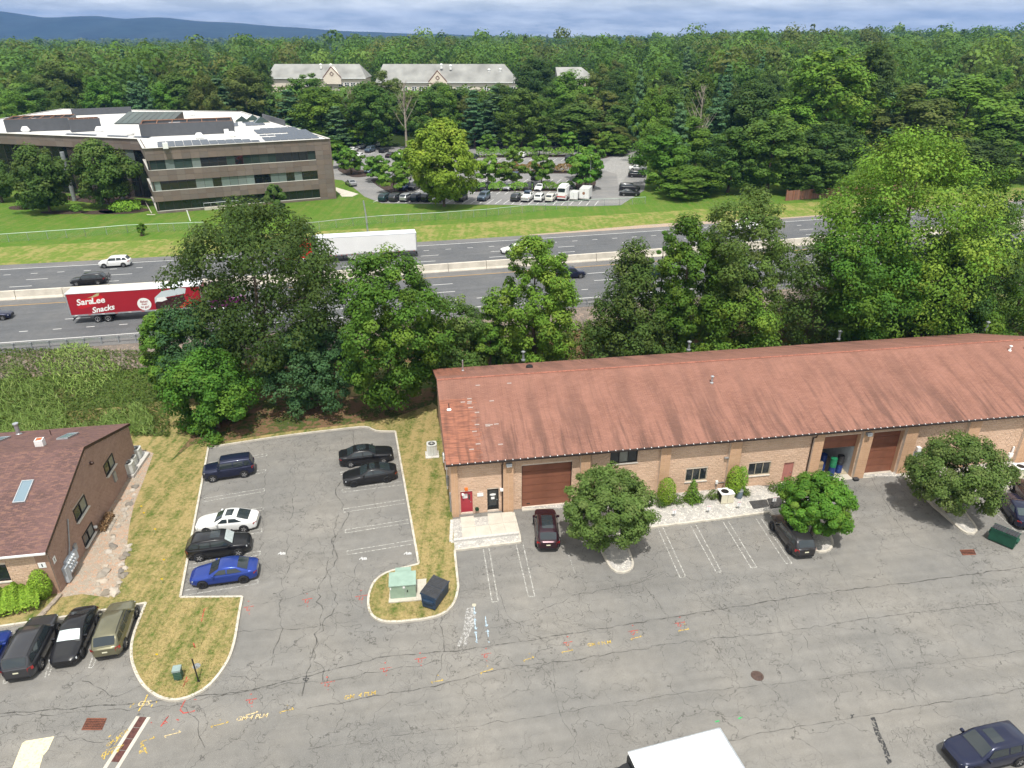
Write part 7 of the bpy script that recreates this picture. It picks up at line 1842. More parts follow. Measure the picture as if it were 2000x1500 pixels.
# articulated trucks
def wheel_set(T, x, y, r=.50, name='wheel', rimm='rim'):
    for s_ in (1, -1):
        W = MB().lathe([(r * .55, -.14), (r * .95, -.14), (r, -.08), (r, .14), (r * .55, .14)], (0, 0, 0), 18, 0, 'Y').build(name, M['rubber'], T, 40, (x, s_ * y, r), math.pi if s_ > 0 else 0)
        MB().lathe([(r * .60, -.145), (r * .52, -.15), (r * .40, -.10), (r * .18, -.10), (r * .16, -.16), (.01, -.16)], (0, 0, 0), 14, 0, 'Y', False).build('rim', M[rimm], W, 40)
def trailer(label, loc, rz, side, roofm, name='semi_trailer', rimm='rim', skirt=True):
    """x runs forward; rear end at x = 0, length 16.15"""
    T = thing(name, label, 'trailer', loc, rz); L, W, zb, zt = 16.15, 2.6, 1.18, 4.08
    MB().b2((0, -W / 2, zb), (L, W / 2, zt)).build('box', side, T)
    MB().b2((-.02, -W / 2 - .02, zt - .02), (L + .02, W / 2 + .02, zt + .05)).build('roof', roofm, T)
    MB().b2((0, -W / 2 - .025, zb - .10), (L, W / 2 + .025, zb + .10)).build('bottom_rail', M['steel'], T)
    mb = MB()
    for x in (0.0, L - .12):
        for s_ in (1, -1): mb.b2((x - .01, s_ * (W / 2 + .015) - .02, zb), (x + .13, s_ * (W / 2 + .015) + .02, zt))
    mb.build('corner_post', M['steel'], T)
    mb = MB(); mb.b2((.3, -.5, .75), (L - 1.0, .5, 1.06)); mb.build('underframe', M['black'], T)
    mb = MB(); mb.b2((.02, -1.1, .45), (.12, 1.1, .56)); mb.b2((.02, -.7, .5), (.1, -.6, 1.1)); mb.b2((.02, .6, .5), (.1, .7, 1.1)); mb.build('rear_guard', M['black'], T)
    for x in (3.0, 4.25): wheel_set(T, x, 1.1, .5, 'wheel', rimm)
    for s_ in (1, -1): MB().tube([(12.2, s_ * .7, .3), (12.2, s_ * .7, 1.1)], .07, 6).build('landing_leg', M['black'], T)
    if skirt:
        for s_ in (1, -1): MB().add([(5.4, s_ * 1.27, 1.09), (11.6, s_ * 1.27, 1.09), (11.2, s_ * 1.27, .38), (6.4, s_ * 1.27, .38)], [(0, 1, 2, 3), (3, 2, 1, 0)]).build('side_skirt', M['white_paint'], T)
    return T
def tractor(label, loc, rz, col, name='truck_tractor'):
    """bonneted tractor, nose towards +x, fifth wheel at x = 0"""
    T = thing(name, label, 'truck', loc, rz)
    def shell(pts, w0, w1, nm, m, y=0):
        mb = MB(); n = len(pts); mb.add([(x, -w0(x, z), z) for x, z in pts] + [(x, w0(x, z), z) for x, z in pts], [tuple(range(n)), tuple(range(2 * n - 1, n - 1, -1))] + [(i, n + i, n + (i + 1) % n, (i + 1) % n) for i in range(n)]); return mb.build(nm, m, T, 30)
    shell([(1.6, .9), (4.3, .9), (4.3, 2.1), (3.7, 2.95), (3.2, 3.5), (2.0, 3.9), (1.6, 3.9)], lambda x, z: 1.18 - max(0, z - 2.1) * .06, None, 'cab', col)
    shell([(4.25, .75), (6.0, .75), (6.15, 1.2), (6.0, 1.7), (4.25, 2.05)], lambda x, z: .95 - max(0, x - 4.6) * .14, None, 'bonnet', col)
    MB().b2((6.05, -.95, .38), (6.28, .95, .78)).build('bumper', M['chrome'], T)
    MB().add([(4.28, -1.0, 2.15), (4.28, 1.0, 2.15), (3.74, .98, 2.93), (3.74, -.98, 2.93)], [(0, 1, 2, 3)]).build('windscreen', M['glass'], T)
    for s_ in (1, -1):
        MB().add([(4.05, s_ * 1.195, 2.0), (3.0, s_ * 1.195, 2.0), (3.0, s_ * 1.155, 2.75), (3.65, s_ * 1.155, 2.75)], [(0, 1, 2, 3), (3, 2, 1, 0)]).build('side_window', M['glass'], T)
        MB().tube([(1.45, s_ * 1.0, 1.0), (1.45, s_ * 1.0, 4.0)], .09, 8).build('exhaust_stack', M['chrome'], T); MB().lathe([(.33, 0), (.33, 1.6)], (1.7, s_ * 1.02, .62), 12, 0, 'X').build('fuel_tank', M['chrome'], T)
        MB().b2((4.25, s_ * 1.35 - .1, 1.9), (4.35, s_ * 1.35 + .1, 2.5)).build('mirror', M['black'], T); MB().b2((6.0, s_ * .72 - .14, 1.0), (6.12, s_ * .72 + .14, 1.22)).build('headlight', M['head_lamp'], T)
    MB().b2((-1.6, -.45, .6), (6.0, .45, .9)).build('chassis', M['black'], T)
    for x in (-.65, .65): wheel_set(T, x, 1.05)
    wheel_set(T, 5.1, 1.02)
    return T
RT = mat('red_trailer_panel', (.33, .010, .022), .4, var=.06, scale=.4, spec=.5); WT = mat('white_trailer_panel', (.80, .80, .80), .4, var=.04, scale=.3); GRf = mat('grey_trailer_roof', (.60, .63, .66), .45, var=.08, scale=.3)
# red trailer on the near carriageway
a, b = G(193.2, 630, ZP), G(212.5, 628.8, ZP); xs_ = (a.x + b.x) / 2; an = road_ang(xs_); d = Vector((math.cos(an), math.sin(an), 0)); n_ = Vector((-d.y, d.x, 0))
org = (a + b) / 2 + n_ * 1.2 - d * 3.62; org.z = ZP + .01
rt = trailer('red semi-trailer with white bakery lettering on the near carriageway', org, an, RT, GRf, skirt=False)
def lettering(txt, size, x, z, sh, bold, m, rz=0, nm='lettering'):
    o = place(text_mesh(txt, size, m, sh, bold), nm, rt, (x, -1.325, z)); o.rotation_euler = (math.pi / 2, rz, 0); return o
def decal(nm, pts, m, y=-1.308): return MB().add([(x, y, z) for x, z in pts], [tuple(range(len(pts)))]).build(nm, m, rt)
LR_ = flat('bright_red_print', (.52, .012, .022), .4); GP = flat('gold_green_print', (.42, .40, .20), .5); WP = flat('white_print', (.82, .82, .80), .5); CH = mat('chocolate_print', (.045, .014, .016), .5, var=.5, scale=4); BRD = flat('brighter_red_print', (.60, .02, .015), .4)
decal('logo_swoosh', [(1.00, 2.15), (1.55, 2.02), (2.66, 2.25), (4.13, 2.75), (4.45, 3.05), (4.31, 3.55), (4.04, 3.72), (2.47, 3.40), (1.46, 3.25), (1.09, 3.05), (1.41, 2.7)], LR_)
decal('logo_leaf', [(2.47, 3.42), (3.12, 3.62), (3.71, 3.95), (4.04, 3.96), (3.85, 3.62), (3.21, 3.48)], GP, -1.309)
lettering('Sara', 1.12, 2.0, 2.92, .22, .03, WP, -.06); lettering('Lee', 1.12, 3.62, 3.0, .22, .03, WP, -.06); lettering('Snacks', 1.02, 3.95, 1.85, .35, .03, WP, -.12)
mb = MB().lathe([(.01, 0), (.84, 0)], (0, 0, 0), 22, 0, 'Y', False); mb.build('round_badge', WP, rt, loc=(9.0, -1.312, 2.12))
for tx, zz_, s_ in (('Baked', 2.46, .36), ('fresh', 2.12, .32), ('to go!', 1.74, .42)): lettering(tx, s_, 9.0, zz_, .1, .006, RT)
decal('cake_wrapper', [(10.3, 2.1), (10.4, 2.9), (11.4, 3.7), (13.6, 4.0), (14.4, 3.9), (14.2, 3.2), (12.0, 2.9), (11.3, 2.7)], flat('silver_print', (.55, .62, .64), .4), -1.309)
decal('cake_print', [(10.3, 1.35), (10.35, 2.2), (11.4, 2.75), (12.8, 2.9), (14.0, 3.1), (14.1, 1.9), (13.2, 1.4)], CH, -1.310); decal('cake_icing', [(10.5, 2.35), (10.7, 2.85), (11.6, 2.95), (11.9, 2.55), (11.2, 2.3)], WP, -1.311)
decal('red_triangle', [(13.0, 1.32), (14.3, 2.3), (15.9, 1.32)], BRD, -1.311)
for i in range(10): MB().b2((.5 + i * 1.6, -1.34, 1.15), (.85 + i * 1.6, -1.326, 1.22)).build('reflector', BRD if i % 2 else WP, rt)
pt = org + d * 17.0; pt.z = ZP + .01
tractor('purple truck tractor pulling the red trailer, behind the tall dark tree', pt - d * 1.6, an, P_['purple'])
# white trailer on the far carriageway, heading left
a, b = G(780.8, 504.3, ZP), G(765.6, 505, ZP); xs_ = (a.x + b.x) / 2 - 5; an = road_ang(xs_) + math.pi; d = Vector((math.cos(an), math.sin(an), 0)); n_ = Vector((d.y, -d.x, 0))
org = (a + b) / 2 + n_ * 1.2 - d * 3.62; org.z = ZP + .01
wt = trailer('white semi-trailer with side skirt on the far carriageway', org, an, WT, GRf, rimm='rim')
MB().lathe([(.30, 0), (.42, 0)], (0, 0, 0), 20, 0, 'Y', False).build('round_emblem', M['dull_steel'], wt, loc=(14.3, 1.312, 3.3), rz=math.pi)
mb = MB()
for i in range(26): mb.b2((.4 + i * .6, 1.300, 1.3), (.425 + i * .6, 1.308, 4.0))
mb.build('panel_seam', M['white_paint'], wt)['kind'] = 'stuff'
MB().b2((16.2, -.8, 2.6), (16.75, .8, 4.1)).build('cooling_unit', P_['navy'], wt)
for i in range(18): MB().b2((.4 + i * .85, 1.326, 1.12), (.62 + i * .85, 1.335, 1.18)).build('reflector', BRD, wt)
pt = org + d * 15.4; pt.z = ZP + .01
tractor('red truck tractor pulling the white trailer, showing through tree branches', pt, an, P_['red'])
# box truck at the lower edge
bt = thing('box_truck', 'white box truck at the lower edge, its cab cut off by the picture edge', 'truck', (0, 0, 0))
zt_ = 3.75; A, B, C__ = G(1227, 1470, zt_), G(1405, 1423, zt_), G(1455, 1500, zt_); d = (B - A); d.z = 0; L = d.length; an = math.atan2(d.y, d.x); bt.location = (A.x, A.y, 0); bt.rotation_euler = (0, 0, an)
Wd = 2.45
WRf = mat('white_fabric_roof', (.80, .80, .79), .6, var=.05, scale=1, bump=.25, bscale=3)
MB().b2((0, -Wd, .95), (L, 0, zt_)).build('box', WRf, bt); MB().b2((-.02, -Wd - .02, zt_ - .02), (L + .02, .02, zt_ + .03)).build('roof', WRf, bt)
mb = MB()
for y in (-.0, -Wd): mb.b2((0, y - .03, zt_ - .12), (L, y + .03, zt_ + .05))
mb.b2((L - .04, -Wd, zt_ - .1), (L + .05, 0, zt_ + .05)); mb.build('edge_rail', M['steel'], bt)
prof = [(-2.0, .55), (-2.05, 1.7), (-1.4, 1.95), (-.8, 3.0), (-.35, 3.3), (-.04, 3.35), (-.04, .55)]
mb = MB(); n = len(prof); mb.add([(x, -Wd + .22, z) for x, z in prof] + [(x, -.22, z) for x, z in prof], [tuple(range(n)), tuple(range(2 * n - 1, n - 1, -1))] + [(i, n + i, n + (i + 1) % n, (i + 1) % n) for i in range(n)]); mb.build('cab', P_['black'], bt, 30)
MB().add([(-1.40, -Wd + .32, 2.02), (-1.40, -.32, 2.02), (-.84, -.36, 2.98), (-.84, -Wd + .36, 2.98)], [(3, 2, 1, 0)]).build('windscreen', M['glass'], bt)
MB().b2((-.1, -Wd + .1, 2.5), (.0, -.1, zt_ - .05)).build('front_panel', M['black'], bt)
MB().b2((-1.9, -Wd * .5 - .9, .5), (L, -Wd * .5 + .9, .9)).build('chassis', M['black'], bt)
for x in (-1.3, L - 1.6):
    for y in (-.25, -Wd + .25): W = MB().lathe([(.2, -.13), (.40, -.13), (.42, 0), (.40, .13), (.2, .13)], (x, y, .42), 16, 0, 'Y').build('wheel', M['rubber'], bt, 40)
for s_, y in ((1, -.05), (-1, -Wd + .05)): MB().b2((-1.15, y + s_ * .12 - .06, 1.5), (-1.05, y + s_ * .12 + .12, 1.95)).build('mirror', M['black'], bt)
# ------------------------------------------------------------------ woodland
def proto(seed, shape, kind, h=20.0, r=5.2, base=.12, clumps=120, per=92, leaf_s=.40, lump=.22, flatc=.9, limbs=5, csize=1.0, up=.5):
    cm_, C = make_crown(seed, h, r, h * base, shape, clumps, per, leaf_s, kind, lump=lump, flatc=flatc, csize=csize, up=up, ow=1.1)
    return cm_, make_trunk(seed, h, h * base, C, .30, 'bark', limbs)
PRO = {'oak': [proto(501, 'round', 'forest'), proto(502, 'oval', 'forest'), proto(503, 'round', 'forest', lump=.4)], 'bright': [proto(504, 'round', 'forest2'), proto(505, 'oval', 'forest2', lump=.36)], 'olive': [proto(506, 'round', 'forest3'), proto(507, 'oval', 'forest3', lump=.36)],
       'pine': [proto(508, 'cone', 'pine', 22, 4.6, .06, 130, 70, .46, .24, .45, 4, .9, .5), proto(509, 'cone', 'pine', 22, 4.2, .06, 130, 70, .46, .30, .45, 4, .95, .5)], 'yellow': [proto(510, 'round', 'light', lump=.34)], 'dark': [proto(511, 'round', 'dark', lump=.34)]}
FNAME = {'oak': ('oak_tree', 'mid-green broadleaf tree'), 'bright': ('maple_tree', 'bright green broadleaf tree'), 'olive': ('hickory_tree', 'olive green broadleaf tree'), 'pine': ('pine_tree', 'blue-green pine'), 'yellow': ('tulip_tree', 'yellow-green broadleaf tree'), 'dark': ('dark_oak_tree', 'dark green broadleaf tree')}
_rf = random.Random(77)
def wood_tree(kind, x, y, h, r, label, group, rz=None):
    pr = PRO[kind][_rf.randrange(len(PRO[kind]))]; h0, r0 = (22.0, 4.4) if kind == 'pine' else (20.0, 5.2)
    t = thing(FNAME[kind][0], label, 'tree', (x, y, terrain(x, y) - .1), _rf.uniform(0, 6.28) if rz is None else rz, group)
    t.scale = (r / r0, r / r0 * _rf.uniform(.92, 1.08), h / h0)
    place(pr[1], 'trunk', t); place(pr[0], 'crown', t)
    return t
def proj(x, y, z):
    dy, dz = y, z - HCAM; zc = dy * math.cos(PITCH) - dz * math.sin(PITCH); yc = -dy * math.sin(PITCH) - dz * math.cos(PITCH)
    return 1000 + FPX * x / zc, 750 + FPX * yc / zc, zc
def wood_px(kind, px, pytop, wpx, Y, label, group=None):
    q = GY(px, pytop, Y); z0 = terrain(q.x, Y); h = q.z - z0; zc = proj(q.x, Y, z0 + h / 2)[2]
    return wood_tree(kind, q.x, Y, h, wpx / 2 * zc / FPX * .93, label, group)
EDGE = 'trees at the edge of the wood'
# trees that can be told apart at the front of the wood
front = [('yellow', 1640, 96, 185, 205, 'huge yellow-green tree rising above the wood on the right'), ('yellow', 1560, 190, 120, 203, 'yellow-green lower flank tree left of the huge yellow-green one'), ('dark', 1715, 82, 110, 225, 'dark tree just right of the huge yellow-green top'), ('dark', 1625, 240, 150, 178, 'dark rounded tree in front of the huge yellow-green one'),
 ('bright', 1335, 215, 130, 196, 'bright rounded tree left of the dark group above the pink fence'), ('bright', 1300, 250, 120, 176, 'bright green tree overhanging the right side of the car park'), ('bright', 1345, 325, 120, 166, 'low bright tree in front, nearest the pink fence end'), ('pine', 1400, 190, 90, 205, 'blue-green pine beside the bare snag on the right'),
 ('oak', 1440, 245, 120, 172, 'dense green tree over the left end of the pink fence'), ('oak', 1520, 225, 140, 172, 'dense green tree over the middle of the pink fence'), ('oak', 1600, 290, 120, 168, 'dense green tree over the right end of the pink fence'), ('dark', 1480, 160, 130, 212, 'dark tree in the second rank left of the huge yellow-green one'),
 ('olive', 1800, 170, 170, 200, 'olive green wispy tree right of the huge yellow-green one'), ('bright', 1905, 152, 190, 205, 'broad bright tree near the right edge of the wood'), ('oak', 1990, 230, 160, 190, 'dark green tree at the right edge of the picture'), ('dark', 1890, 270, 150, 182, 'dark tree under the broad bright one at right'),
 ('dark', 1045, 112, 95, 300, 'dark tree hiding the right end of the long apartment house'), ('bright', 1115, 140, 110, 270, 'bright tree hiding the gap between apartment houses'), ('oak', 1130, 205, 120, 245, 'wide green tree behind the right part of the car park'), ('oak', 1020, 170, 105, 246, 'round green tree behind the middle of the car park'), ('pine', 965, 168, 80, 248, 'tall blue-green pine behind the middle of the car park'),
 ('pine', 925, 175, 80, 246, 'blue-green pine beside the round green tree'), ('oak', 840, 180, 100, 246, 'green tree behind the yellow-green car park tree'), ('oak', 720, 160, 105, 246, 'green tree left of the bare grey tree'), ('pine', 655, 205, 80, 244, 'blue-green pine behind the office right corner'), ('bright', 620, 170, 105, 252, 'bright tree over the office roof right end'), ('pine', 560, 175, 90, 258, 'blue-green pine over the office roof'),
 ('bright', 640, 270, 70, 238, 'low bright tree by the office right wall'), ('olive', 752, 140, 85, 300, 'olive tree in front of the left end of the long apartment house'), ('bright', 600, 143, 90, 305, 'bright tree hiding the middle of the left apartment wing'), ('oak', 900, 172, 90, 290, 'green tree below the apartment lettering'), ('olive', 1180, 180, 90, 262, 'olive tree right of the apartment end'), ('oak', 1235, 190, 110, 252, 'tall green tree at the upper right of the car park'),
 ('olive', 100, 122, 95, 300, 'brownish olive tree in the wood at the left'), ('bright', 190, 148, 80, 275, 'round light green tree above the office roof at left'), ('pine', 255, 158, 70, 272, 'blue-green pine above the office roof'), ('oak', 45, 160, 100, 275, 'green tree above the left end of the office roof'), ('oak', 340, 145, 100, 280, 'green tree above the middle of the office roof'), ('pine', 420, 150, 90, 272, 'dark pine above the big roof screen'), ('olive', 470, 130, 100, 285, 'olive tree left of the apartment wing'),
 ('bright', 1205, 262, 70, 232, 'low light tree at the rear corner of the drive'), ('olive', 1195, 240, 80, 238, 'yellowish olive tree at the back of the drive')]
taken = []
for k, px, pt, w, Y, lab in front:
    t = wood_px(k, px, pt, w, Y, lab, EDGE); taken.append((t.location.x, t.location.y))
# bare dead trees
def bare_tree(label, px, py, pytop, Y, seed, name='dead_tree'):
    q = GY(px, pytop, Y); z0 = terrain(q.x, Y); h = q.z - z0; T = thing(name, label, 'tree', (q.x, Y, z0)); rnd = random.Random(seed); mb = MB()
    mb.tube([(0, 0, -.2), (.1, 0, h * .4), (0, 0, h * .75), (.2, 0, h)], [.42, .30, .16, .03], 7); mb.build('trunk', M['pale_bark'], T)
    for i in range(26):
        z = h * rnd.uniform(.28, .95); a = rnd.uniform(0, 6.28); L = (h - z) * rnd.uniform(.3, .6) + 1.2; e = Vector((math.cos(a) * L * .55, math.sin(a) * L * .55, L * .9)); b = Vector((.1, 0, z))
        m_ = MB(); m_.tube([b, b + e * .5 + Vector((0, 0, -.2)), b + e], [.12, .07, .02], 4)
        for k in range(3): s = b + e * rnd.uniform(.4, .8); m_.tube([s, s + Vector((rnd.uniform(-1, 1), rnd.uniform(-1, 1), rnd.uniform(.6, 1.6)))], [.045, .012], 3)
        m_.build('branch', M['pale_bark'], T)
bare_tree('bare grey dead tree behind the office car park', 786, 290, 158, 241, 61); bare_tree('small bare grey snag beside the pine on the right', 1375, 240, 168, 200, 62)
bare_tree('thin grey leafless tree near the bare grey one', 682, 250, 165, 262, 63)
# rest of the near wood: placed one by one, alike trees share a label
def limit(px):
    """highest row a tree top may reach in front of the apartment houses"""
    if 515 < px < 1165: return 169 + 10 * math.sin(px * .05)
    return 60
WOOD = 'trees of the wood behind the office and car park'
lab_of = {'oak': 'mid-green broadleaf tree within the mass of the wood', 'bright': 'bright green broadleaf tree within the mass of the wood', 'olive': 'olive green broadleaf tree within the mass of the wood', 'pine': 'blue-green pine within the mass of the wood', 'dark': 'dark green broadleaf tree within the mass of the wood', 'yellow': 'yellow-green broadleaf tree within the mass of the wood'}
COLS = [(130, 'over the office roof end'), (270, 'over the left roof screens'), (400, 'over the big roof screen'), (520, 'left of the apartment houses'), (640, 'before the left apartment wing'), (740, 'between the apartment houses'), (860, 'before the lettered gable'), (1000, 'before the long apartment house'),
        (1100, 'before the right apartment end'), (1240, 'behind the drive'), (1380, 'left of the pink fence trees'), (1500, 'behind the pink fence'), (1620, 'left of the huge crown'), (1740, 'beside the huge crown'), (1880, 'right of the huge crown'), (9999, 'near the right edge')]
def where(kind, px, y, h):
    c = next(w for lim_, w in COLS if px < lim_); rank = 'front' if y < 285 else 'second' if y < 340 else 'third' if y < 390 else 'rear'
    return ('small ' if h < 12 else 'tall ' if h > 20.5 else '') + FNAME[kind][1] + ' in the ' + rank + ' rank ' + c
def edge_y(x):
    p = proj(x, 200, 3)[0]
    if x > 34: return 176 + (x - 34) * .18
    return 248
cnt = 0; tries = 0
while cnt < 250 and tries < 9000:
    tries += 1; y = 176 + 250 * _rf.random() ** .8; x = _rf.uniform(-.78, .80) * y
    if y < edge_y(x) + 4: continue
    px, py, zc = proj(x, y, terrain(x, y) + 15)
    if not -60 < px < 2060: continue
    if 390 < y < 428 and 500 < px < 1180: continue
    if any((x - a) ** 2 + (y - b) ** 2 < 42 for a, b in taken): continue
    kind = _rf.choices(('oak', 'bright', 'olive', 'pine', 'dark'), (36, 18, 22, 12, 12))[0]; h = _rf.uniform(16, 23) * (1.1 if kind == 'pine' else 1); r = _rf.uniform(4.2, 6.4) * (.75 if kind == 'pine' else 1)
    if y < 395:
        lim = limit(px); zmax = GY(px, lim, y).z - terrain(x, y)
        if zmax < 7: continue
        h = min(h, zmax * _rf.uniform(.86, 1.0))
    taken.append((x, y)); wood_tree(kind, x, y, h, r, where(kind, px, y, h), WOOD); cnt += 1
# the far wood, which reads as one mass
def far_wood(name, label, seed, n_trees, ymin, ymax, per, leaf_s, kind, amax=.80):
    rng = np.random.default_rng(seed); pos, nr, sz, ti = [], [], [], []; k = 0; guard = 0
    while k < n_trees and guard < n_trees * 6:
        guard += 1
        y = math.sqrt(rng.uniform(ymin ** 2, ymax ** 2)); x = rng.uniform(-amax, amax) * y; px = 1000 + FPX * x / y
        if 390 < y < 426 and 505 < px < 1175: continue
        h = rng.uniform(13, 25) + (rng.uniform() < .08) * 6; r = rng.uniform(5.5, 10); z0 = terrain(x, y); cone = rng.uniform() < .12
        if y < 392 and 515 < px < 1165: h = min(h, GY(px, 174, y).z - z0); 
        if h < 7: continue
        az = rng.uniform(0, 6.283, per); el = np.arcsin(rng.uniform(-.35, 1, per)); w = 1 + .16 * np.sin(az * 3 + k) + .14 * np.sin(el * 5 + az * 2 + k * 2) + .14 * np.sin(az * 5 + k) * np.sin(el * 7 + k)
        if cone: u = rng.uniform(.3, 1, per); dv = np.stack([np.cos(az) * (1.03 - u) * .9, np.sin(az) * (1.03 - u) * .9, u * 2.2 - 1.2], 1); w = 1 + .1 * np.sin(u * 30)
        else: dv = np.stack([np.cos(az) * np.cos(el), np.sin(az) * np.cos(el), np.sin(el) * .85], 1)
        pos.append(np.array([x, y, z0 + h - r * .85]) + dv * (r * w)[:, None])
        nr.append(dv + np.array([0, 0, .25]) + rng.normal(size=(per, 3)) * .28); sz.append(leaf_s * rng.uniform(.6, 1.4, per)); c = rng.uniform(0, 1); g_ = (rng.uniform() < .22) * rng.uniform(.3, 1)
        ti.append(np.stack([np.clip(c * .8 + rng.uniform(0, .3, per), 0, 1), np.full(per, g_), np.clip(rng.uniform(0, 1) * .75 + rng.uniform(0, .3, per), 0, 1)], 1)); k += 1
    o = place(leaf_mesh(name, np.concatenate(pos), np.concatenate(nr), np.concatenate(sz), np.concatenate(ti).astype(np.float32), LEAF[kind], .8), name); tag(o, label, 'woodland', None, 'stuff'); return o
far_wood('woodland', 'mass of woodland filling the middle distance', 801, 540, 285, 620, 300, 1.45, 'forest')
far_wood('woodland', 'olive tinted trees mixed into the middle woodland', 802, 210, 300, 640, 300, 1.45, 'forest3')
far_wood('woodland', 'bright green trees mixed into the middle woodland', 805, 130, 300, 640, 300, 1.45, 'forest2')
far_wood('woodland', 'distant woodland reaching the skyline', 803, 1300, 600, 1500, 90, 2.8, 'forest')
far_wood('woodland', 'farthest woodland on the rising ground to the right', 804, 2200, 1400, 3600, 26, 6.0, 'forest3')
# ------------------------------------------------------------------ blue hills on the left
def ridge(name, pts, Y, depth, m, seed):
    xs = [GY(a, b, Y).x for a, b in pts]; zs = [GY(a, b, Y).z for a, b in pts]; rng = np.random.default_rng(seed); ph = rng.uniform(0, 6.28, 6); rows = []
    for i in range(90):
        x = xs[0] + (xs[-1] - xs[0]) * i / 89; zr = float(np.interp(x, xs, zs)); row = []
        for j in range(15):
            v = j / 14; y = Y + (v - .5) * depth; b_ = math.sin(math.pi * v) ** 1.2 if v < .5 else 1 - (v - .5) * .6
            n_ = 14 * math.sin(x * .006 + ph[0] + v * 5) + 9 * math.sin(x * .013 + ph[1] - v * 9) + 5 * math.sin(x * .03 + v * 21 + ph[2])
            row.append((x, y, zr * b_ + n_ * (1 - b_) * .8 + 1.6 * math.sin(x * .09 + ph[3]) * b_))
        rows.append(row)
    o = MB().grid(rows, 0).build(name, m, smooth=80); o['kind'] = 'structure'; return o
ridge('hills', [(-700, 40), (-300, 20), (0, 22), (60, 33), (130, 34), (190, 31), (250, 37), (320, 34), (400, 42), (480, 46), (560, 53), (700, 62), (900, 68), (1100, 74)], 4600, 1800, mat('wooded_hillside', (.016, .032, .034), .95, var=.35, scale=.012, world_=True), 5)
# ------------------------------------------------------------------ the air
mb = MB(); mb.b2((-7500, -450, -4.0), (7500, 11500, 330))
q = NT('haze'); pv = q.n('ShaderNodeVolumePrincipled', {'Color': (.14, .34, .80, 1), 'Density': .00011, 'Anisotropy': .0}); q.set(q.out.inputs['Volume'], pv.outputs[0])
hz = mb.build('haze', q.m); tag(hz, 'pale blue summer haze over the whole valley', 'haze', None, 'stuff')
# ------------------------------------------------------------------ small things around the lot
M['tx_green'] = mat('faded_green_metal', (.26, .35, .27), .55, var=.10, scale=1.5); M['tx_top'] = mat('faded_green_lid', (.25, .35, .29), .55, var=.12, scale=1.5)
M['bin_blue'] = mat('blue_bin_steel', (.022, .045, .085), .5, var=.2, scale=2); M['bin_green'] = mat('green_bin_steel', (.012, .075, .045), .5, var=.2, scale=2); M['lid'] = mat('black_plastic_lid', (.045, .047, .052), .5, var=.2)
M['rust_grate'] = mat('rusty_cast_iron', (.17, .065, .040), .85, var=.3, scale=6); M['ac'] = mat('pale_grey_ac', (.52, .53, .50), .5, var=.06); M['beige'] = mat('beige_metal', (.62, .58, .45), .55, var=.05)
# transformer on its pad
A, B, C__, D__ = [G(*q, .16) for q in ((763, 1138), (833, 1131), (831, 1172), (759, 1178))]
t = thing('transformer', 'pale green pad-mounted transformer cabinet beside the blue dumpster', 'transformer', G(787, 1172, .15), R(7))
pad = MB(); pad.prism([(p - t.location).xy.to_3d() for p in (A, B, C__, D__)], -.05, .07)
o = pad.build('pad', M['concrete'], t); o.rotation_euler = (0, 0, -R(7))
MB().b2((-.88, .15, .07), (.95, 1.35, 1.25)).build('cabinet', M['tx_green'], t)
MB().add([(-.93, .10, 1.25), (1.0, .10, 1.25), (1.0, 1.4, 1.42), (-.93, 1.4, 1.42), (-.93, .10, 1.18), (1.0, .10, 1.18), (1.0, 1.4, 1.18), (-.93, 1.4, 1.18)], [(0, 1, 2, 3), (4, 5, 1, 0), (5, 6, 2, 1), (7, 4, 0, 3), (6, 7, 3, 2)]).build('lid', M['tx_top'], t)
MB().b2((-.5, 1.36, .07), (.65, 2.0, 1.30)).build('rear_housing', M['tx_top'], t)
MB().b2((.20, .135, .1), (.225, .149, 1.2)).build('door_seam', M['dull_steel'], t); MB().b2((.05, .13, .95), (.2, .148, 1.15)).build('notice', M['white'], t); MB().b2((.33, .12, .6), (.40, .148, .78)).build('latch', M['black'], t); MB().b2((-.86, .13, .9), (-.78, .148, 1.1)).build('notice', M['white'], t)
